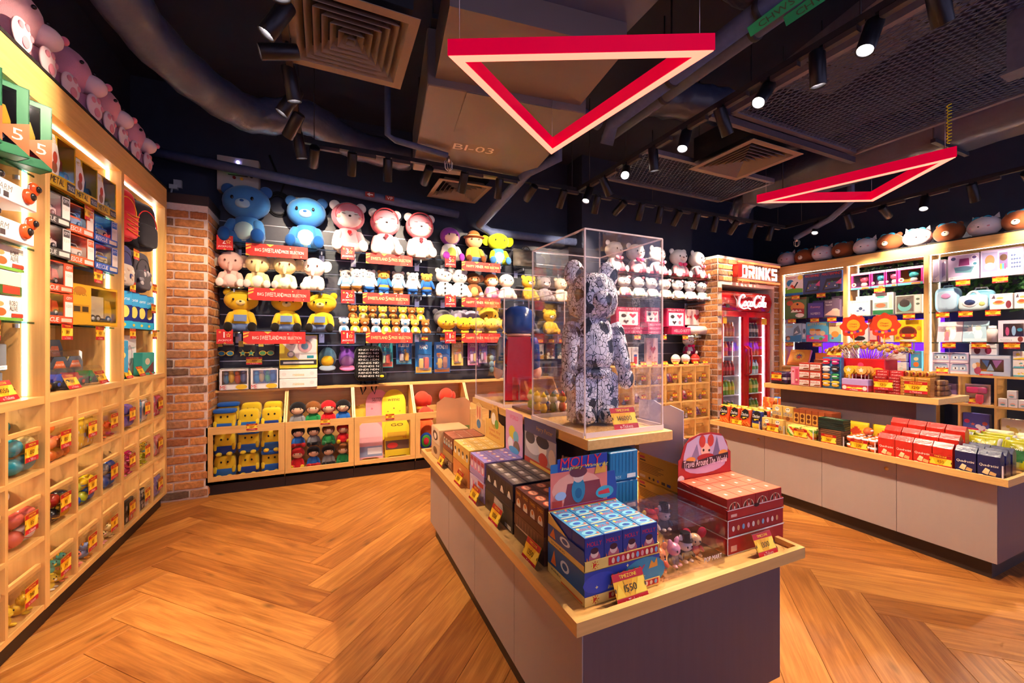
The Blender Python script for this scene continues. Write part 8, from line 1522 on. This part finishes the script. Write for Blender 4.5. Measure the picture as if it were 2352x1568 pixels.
t=thing('ceiling_duct','long dark insulated duct beyond the small red triangle','duct',(4.75,.0,2.98),0);b=MB()
n=26;rows=[]
for k in range(n+1):
 y=-.2+3.5*k/n;wv=[noise.noise((k*.7,j*3.1,1))*.02 for j in range(8)];rows+=[(-.25+wv[0],y,0+wv[1]),(.25+wv[2],y,wv[3]),(.27+wv[4],y,.36),(-.27+wv[5],y,.36)]
b.add(rows,[(k*4+i,k*4+4+i,k*4+4+(i+1)%4,k*4+(i+1)%4)for k in range(n)for i in range(4)]+[(3,2,1,0),(n*4,n*4+1,n*4+2,n*4+3)],'#ffffff',True);b.build('duct_run','foil_duct',t);b=MB()
for k in range(3):b.bb(-.3,.3,.4+1.2*k,.43+1.2*k,-.03,0,'#26252e')
b.build('hanger_channel','dark_paint',t)
for k in range(3):b=MB();b.cyl((-.29,.415+1.2*k,0),(-.29,.415+1.2*k,.77),.006,None,6,'#26252e');b.build('drop_rod','dark_paint',t)
def flex(label,pts,r,col='foil_duct'):
 t=thing('flexible_duct',label,'duct',(0,0,0),0,'flexible ducts');P=[Vector(p)for p in pts];out=[];rad=[]
 for i in range(len(P)-1):
  a,b_,c,d=P[max(0,i-1)],P[i],P[i+1],P[min(len(P)-1,i+2)]
  for k in range(10):
   u=k/10;out.append(.5*((2*b_)+(c-a)*u+(2*a-5*b_+4*c-d)*u*u+(3*b_-a-3*c+d)*u**3));rad.append(r*(1+.05*math.sin((i*10+k)*1.9)+.05*noise.noise((i*10+k,r,0))))
 b=MB();b.tube(out,rad,18,'#ffffff');b.build('hose',col,t);b=MB();b.cyl(out[0],out[0]+(out[1]-out[0]).normalized()*.03,r*1.08,None,18,'#26252e');b.build('collar','dark_paint',t);return t
flex('black flexible duct sagging over the left of the plush wall',[(-1.3,1.6,3.55),(-1.05,2.2,3.3),(-.92,3.0,3.1),(-.55,3.62,3.06),(-.15,3.8,3.2),(.25,4.05,3.16),(.8,4.2,3.2)],.13);flex('wrinkled black flexible duct at the top right',[(2.35,1.75,3.7),(2.2,1.5,3.4),(2.0,1.3,3.32),(1.95,1.0,3.5)],.17);flex('wrinkled flexible duct above the right diffuser',[(3.4,2.49,3.235),(3.35,2.55,3.42),(3.0,2.7,3.5),(2.6,3.0,3.6)],.15);flex('short flexible duct below the long insulated duct',[(4.75,3.2,3.15),(4.8,3.5,3.1),(5.0,3.75,2.98)],.12)
pipe('ceiling_pipe','thick dark pipe running along the middle track, nearer one',[(2.12,.2,3.12),(2.12,2.7,3.12),(2.12,2.78,2.98)],.055);pipe('ceiling_pipe','thick dark pipe running along the middle track, farther one',[(2.28,.2,3.16),(2.28,3.0,3.16)],.05)
pipe('ceiling_pipe','dark cross pipe with a green stencil under the big triangle tip',[(1.0,2.75,3.3),(2.05,2.78,3.14)],.055,clamps=False);pipe('ceiling_pipe','grey pipe elbow dropping towards the plush wall',[(1.9,3.2,3.35),(1.9,3.2,3.0),(1.75,3.5,2.96),(1.65,4.55,2.72),(1.8,4.6,2.66),(4.9,4.6,2.66)],.05,clamps=False);pipe('ceiling_pipe','dark pipe along the top of the plush wall',[(-1.55,4.45,2.98),(1.4,4.6,2.82)],.045,clamps=False);pipe('ceiling_pipe','thin dark pipe with an elbow beside the B1-03 unit',[(.44,3.3,3.6),(.44,3.3,2.95),(.5,3.31,2.925),(.93,3.36,2.905)],.024,clamps=False);pipe('ceiling_pipe','dark pipe high on the left ceiling',[(-.6,1.0,3.6),(.0,3.4,3.5)],.05,clamps=False);pipe('ceiling_pipe','dark pipe dropping at the far right ceiling',[(5.3,2.6,3.4),(5.3,2.6,2.9),(5.5,2.9,2.82),(6.0,3.6,2.8)],.035,clamps=False)
for k,(x,y,z,w_,tx)in enumerate(((2.12,1.35,3.065,.3,'CHWS'),(2.28,1.25,3.11,.32,'CHWR'),(1.45,2.77,3.16,.22,'CHWS'))):
 t=thing('pipe_label','green painted stencil patch on a ceiling pipe, %s'%['nearer long pipe','farther long pipe','cross pipe under the triangle'][k],'label',(x,y,z),90 if k<2 else 0,'green pipe stencils');t.rotation_euler=(R(52 if k<2 else 40),0,R(90 if k==9 else-90)if k<2 else 0)
 b=MB();b.prism([(-w_/2,-.025),(w_/2,-.03),(w_/2*.9,.03),(-w_/2*.95,.025)],-.058 if k<9 else 0,-.05,'#0f9a78');b.build('patch','matte',t);p=MB();add_text(p,tx,0,0,w_*.6,.03,-.06,'#123a34');p.build('lettering','print',t)
for k,(x,y,z)in enumerate(((.94,3.36,2.85),(5.98,3.58,2.74))):
 t=thing('sprinkler','caged sprinkler head %s'%['below the B1-03 unit','above the right cushions'][k],'sprinkler',(x,y,z),0,'sprinkler heads');b=MB();b.cyl((0,0,0),(0,0,.05),.012,None,8,'#c8c0b8');b.build('stem','metal',t)
 for j in range(6):a=j*math.pi/3;b=MB();b.tube([(.012*math.cos(a),.012*math.sin(a),.03),(.035*math.cos(a),.035*math.sin(a),.0),(.03*math.cos(a),.03*math.sin(a),-.05),(.008*math.cos(a),.008*math.sin(a),-.07)],.0025,5,'#d8d4d0');b.build('cage_wire','metal',t)
def mesh_panel(label,x0,x1,y0,y1,z,pitch=.045):
 t=thing('mesh_panel',label,'mesh panel',(x0,y0,z),0,'ceiling mesh panels');W,L_=x1-x0,y1-y0;b=MB();wd_=.0045
 for s_ in(-1,1):
  c=-L_ if s_>0 else 0
  while c<(W if s_>0 else W+L_):
   pts=[]
   ys=[0,L_];
   f=lambda y:c+s_*y*.55
   ya,yb=0,L_
   g=lambda x:(x-c)/(s_*.55)
   lo,hi=sorted((g(0),g(W)));ya,yb=max(0,lo),min(L_,hi)
   if yb-ya>.02:
    a,e=f(ya),f(yb);b.add([(a-wd_,ya,0),(a+wd_,ya,0),(e+wd_,yb,0),(e-wd_,yb,0),(a-wd_,ya,.003),(a+wd_,ya,.003),(e+wd_,yb,.003),(e-wd_,yb,.003)],[(0,3,2,1),(4,5,6,7),(0,1,5,4),(2,3,7,6),(1,2,6,5),(3,0,4,7)],'#444c68')
   c+=pitch
 o=b.build('expanded_mesh','dark_paint',t);o['kind']='stuff'
 for a in((0,W,-.02,.02),(0,W,L_-.02,L_+.02),(-.02,.02,0,L_),(W-.02,W+.02,0,L_)):b=MB();b.bb(*a,-.012,.03,'#66606c');b.build('frame_bar','dark_paint',t)
 for xx in(.05,W-.05):b=MB();b.cyl((xx,L_/2,.03),(xx,L_/2,3.75-z),.005,None,6,'#26252e');b.build('drop_rod','dark_paint',t)
mesh_panel('dark expanded metal mesh panel above the snack counter',2.75,4.35,.55,2.1,3.05);mesh_panel('dark expanded metal mesh panel at the top right corner',3.05,4.6,-.5,.48,3.05);mesh_panel('dark expanded metal mesh panel beyond the right diffuser',2.6,4.35,2.85,3.5,3.05)
t=thing('cable_tray','dark perforated cable tray above the mesh panels','cable tray',(2.95,.1,3.35),-14);b=MB();b.bb(-.3,.3,0,2.0,0,.004,'#5a5a6c');b.build('tray_floor','dark_paint',t)
for sx in(-.3,.297):b=MB();b.bb(sx,sx+.003,0,2.0,0,.08,'#5a5a6c');b.build('tray_side','dark_paint',t)
b=MB()
for i in range(13):
 for j in range(9):b.bb(-.26+.06*j+(.03 if i%2 else 0),-.23+.06*j+(.03 if i%2 else 0),.05+.15*i,.062+.15*i,-.001,0,'#0c0c10')
o=b.build('slots','dark_paint',t);o['kind']='stuff'
for yy in(.3,1.8):b=MB();b.cyl((0,yy,.004),(0,yy,.4),.005,None,6,'#26252e');b.build('drop_rod','dark_paint',t)
t=thing('ceiling_post','dark square post dropping beside the small red triangle','post',(3.28,.85,2.75),0);b=MB();b.bb(-.04,.04,-.04,.04,0,1.0,'#56566a');b.build('channel','dark_paint',t);b=MB();b.bb(-.06,.06,-.06,.06,-.01,0,'#56566a');b.build('foot_plate','dark_paint',t);b=MB();b.tube([(.05,0,.9),(.07,.02,.5),(.05,.0,.1)],.006,6,'#15151a');b.build('cable','matte',t)
b=MB();b.bb(2.55,4.4,2.12,2.16,2.98,3.03,'#4a4048');o=tag(b.build('ceiling_beam','dark_paint'),'thin dark ceiling bar beyond the first mesh panel','beam');b=MB();b.cyl((3.4,2.14,3.03),(3.4,2.14,3.75),.005,None,6,'#26252e');b.build('drop_rod','dark_paint',o)
# round white downlight hanging loose above the triangle
t=thing('loose_downlight','round white downlight hanging loose above the big red triangle','light',(1.32,1.2,3.0),0);t.rotation_euler=(R(-22),R(12),0);b=MB();b.lathe([(.001,0),(.06,0),(.065,-.004),(.098,-.006),(.1,0),(.095,.012),(.06,.03),(.001,.03)],28,'#e6dcec',cap=False);b.build('trim_ring','plastic',t);b=MB();b.bb(-.05,.05,-.04,.1,.03,.08,'#a8a0a8');b.build('bracket','metal',t);b=MB();b.tube([(.0,.02,.08),(.03,.04,.2),(-.02,.03,.34),(.02,.0,.5),(0,.0,.8)],.006,6,'#c8d03a');b.build('earth_cable','plastic',t)
# big black cylinder downlight
t=thing('cylinder_light','large black cylinder downlight beside the big triangle','light',(1.62,1.15,2.85),0);b=MB();b.lathe([(.001,.01),(.06,.01),(.062,0),(.068,0),(.07,.01),(.07,.22),(.001,.225)],24,'#1f1e26',cap=False);b.build('barrel','dark_paint',t);b=MB();b.cyl((0,0,.22),(0,0,.9),.012,None,8,'#1f1e26');b.build('conduit','dark_paint',t);b=MB();b.bb(-.012,.012,-.02,.02,-.001,.009,'#e0a040');b.build('sticker','print',t)
# ---------------------------------------------------------------- red triangle pendants
def triangle(label,pts,z,tops,th=.045,hh=.075):
 t=thing('triangle_pendant',label,'pendant light',(0,0,0),0,'red triangle pendants');P=[Vector((p[0],p[1],0))for p in pts];C=sum(P,Vector())/3
 def inset(d):
  out=[]
  for i in range(3):
   a,b_,c=P[i-1],P[i],P[(i+1)%3];u=(a-b_).normalized();v=(c-b_).normalized();bis=(u+v).normalized();s_=math.sin(u.angle(v)/2);out.append(b_+bis*(d/s_))
  return out
 O,I_=inset(0),inset(th);o2,i2_=inset(.003),inset(th-.003)
 for i in range(3):
  j=(i+1)%3;b=MB()
  q4=[O[i],O[j],I_[j],I_[i]];zs=(z,z+hh)
  vs=[(p.x,p.y,zz)for zz in zs for p in q4]
  fs=[(4,5,6,7),(0,1,5,4),(2,3,7,6),(1,2,6,5),(3,0,4,7),(3,2,1,0)]
  b.add(vs,fs,'#f2003a');b.build('frame_side','red_profile',t)
  b=MB();q4=[o2[i],o2[j],i2_[j],i2_[i]];b.add([(p.x,p.y,z-.004)for p in q4]+[(p.x,p.y,z+.001)for p in q4],[(3,2,1,0),(4,5,6,7),(0,1,5,4),(1,2,6,5),(2,3,7,6),(3,0,4,7)],'#ffffff');b.build('diffuser','tri_glow',t)
 for p,zt in zip(inset(.03),tops):b=MB();b.cyl((p.x,p.y,z+hh),(p.x,p.y,zt),.0015,None,5,'#b8b0b8');b.build('suspension_wire','metal',t)
 return t
ZP=1.30
triangle('large glowing red triangle pendant light in the middle of the ceiling',[(.389*ZP,1.403*ZP),(1.217*ZP,.9966*ZP),(1.0985*ZP,1.915*ZP)],1.35+ZP,(3.75,3.149,2.999))
tt=triangle('smaller-looking glowing red triangle pendant light on the right',[(2.837*ZP,1.976*ZP),(3.1085*ZP,1.0316*ZP),(3.557*ZP,1.609*ZP)],1.35+ZP,(2.949,3.037,2.96))
b=MB();b.tube([(3.98+.012*math.cos(k*1.1),1.36+.012*math.sin(k*1.1),2.74+.004*k)for k in range(70)],.0035,5,'#d8d02a');b.build('coiled_cable','plastic',tt)
# ---------------------------------------------------------------- fittings on the upper back wall
t=thing('control_panel','pale grey wall control box with coloured lamps above the blue plush bears','control panel',(-.76,4.788,2.78),0);b=MB();b.chbox(-.17,.17,-.12,0,0,.33,.006,'#a89a94');b.build('enclosure','matte',t);b=MB();b.bb(-.165,.165,-.126,-.12,.006,.324,'#b0a29c');b.build('door','matte',t)
for xx,zz,c,m in((0,.28,'#a0a0ff','blue_lamp'),(-.06,.21,'#20ff60','green_lamp'),(0,.205,'#8a1a1a','plastic'),(.055,.2,'#d87a1a','plastic'),(-.03,.13,'#8a1a1a','plastic'),(.03,.125,'#e0a030','plastic'),(.11,.16,'#3a3430','plastic')):U(t,'indicator_lamp','disc',c,(xx,-.126,zz),(.014,.014,.01),m,(90,0,0))
for zz in(.235,.155):b=MB();b.bb(-.08,.08,-.1275,-.126,zz-.006,zz+.006,'#4a4440');b.build('name_strip','print',t)
t=thing('thermostat','white wall thermostat between the blue bears','thermostat',(-.26,4.788,2.73),0);b=MB();b.chbox(-.045,.045,-.03,0,0,.1,.004,'#d8c8b8');b.build('case','plastic',t);U(t,'dial','disc','#e6d8c8',(0,-.03,.055),(.024,.024,.006),'plastic',(90,0,0))
t=thing('cable_coil','coil of black cable on the back wall behind the blue bears','cable',(-.43,4.77,2.72),0)
for k in range(4):b=MB();b.tube([((.12-.012*k)*math.cos(a),.0-.012*k,(.14-.014*k)*math.sin(a))for a in[2*math.pi*j/24 for j in range(24)]],.009,6,'#17161b',True);b.build('loop','matte',t)
b=MB();b.tube([(.02,0,.14),(.05,0,.24),(-.02,0,.34),(-.08,0,.5)],.009,6,'#17161b');b.build('tail','matte',t)
t=thing('wall_socket','white socket with a pale cable on the dark wall above the brick pillar','socket',(-1.25,4.788,2.78),0);b=MB();b.bb(-.03,.03,-.03,0,0,.07,'#c8c0c0');b.bb(-.06,0,-.04,0,-.02,.02,'#d8d0cc');b.build('box','plastic',t);b=MB();b.tube([(-.04,-.03,-.01),(-.05,-.03,-.08),(-.02,-.04,-.14),(.03,-.04,-.17)],.009,6,'#b8b4b8');b.build('cable','plastic',t)
for k,(x,l,tx)in enumerate(((.42,'small red arrow sticker on the pipe','-'),(.62,'small red sticker lettered VP on the pipe','VP'))):
 t=thing('pipe_sticker',l,'sticker',(x,4.49+.005*k,2.873-.01*k),2);b=MB();b.bb(-.045,.045,0,.002,-.025,.025,'#8a2a26');b.build('patch','print',t);p=MB();add_text(p,tx,0,0,.06,.03,-.001,'#e8dcd4')if tx!='-' else p.poly([(-.03,0),(0,-.02),(0,-.006),(.03,-.006),(.03,.006),(0,.006),(0,.02)],-.001,'#e8dcd4');p.build('lettering','print',t)
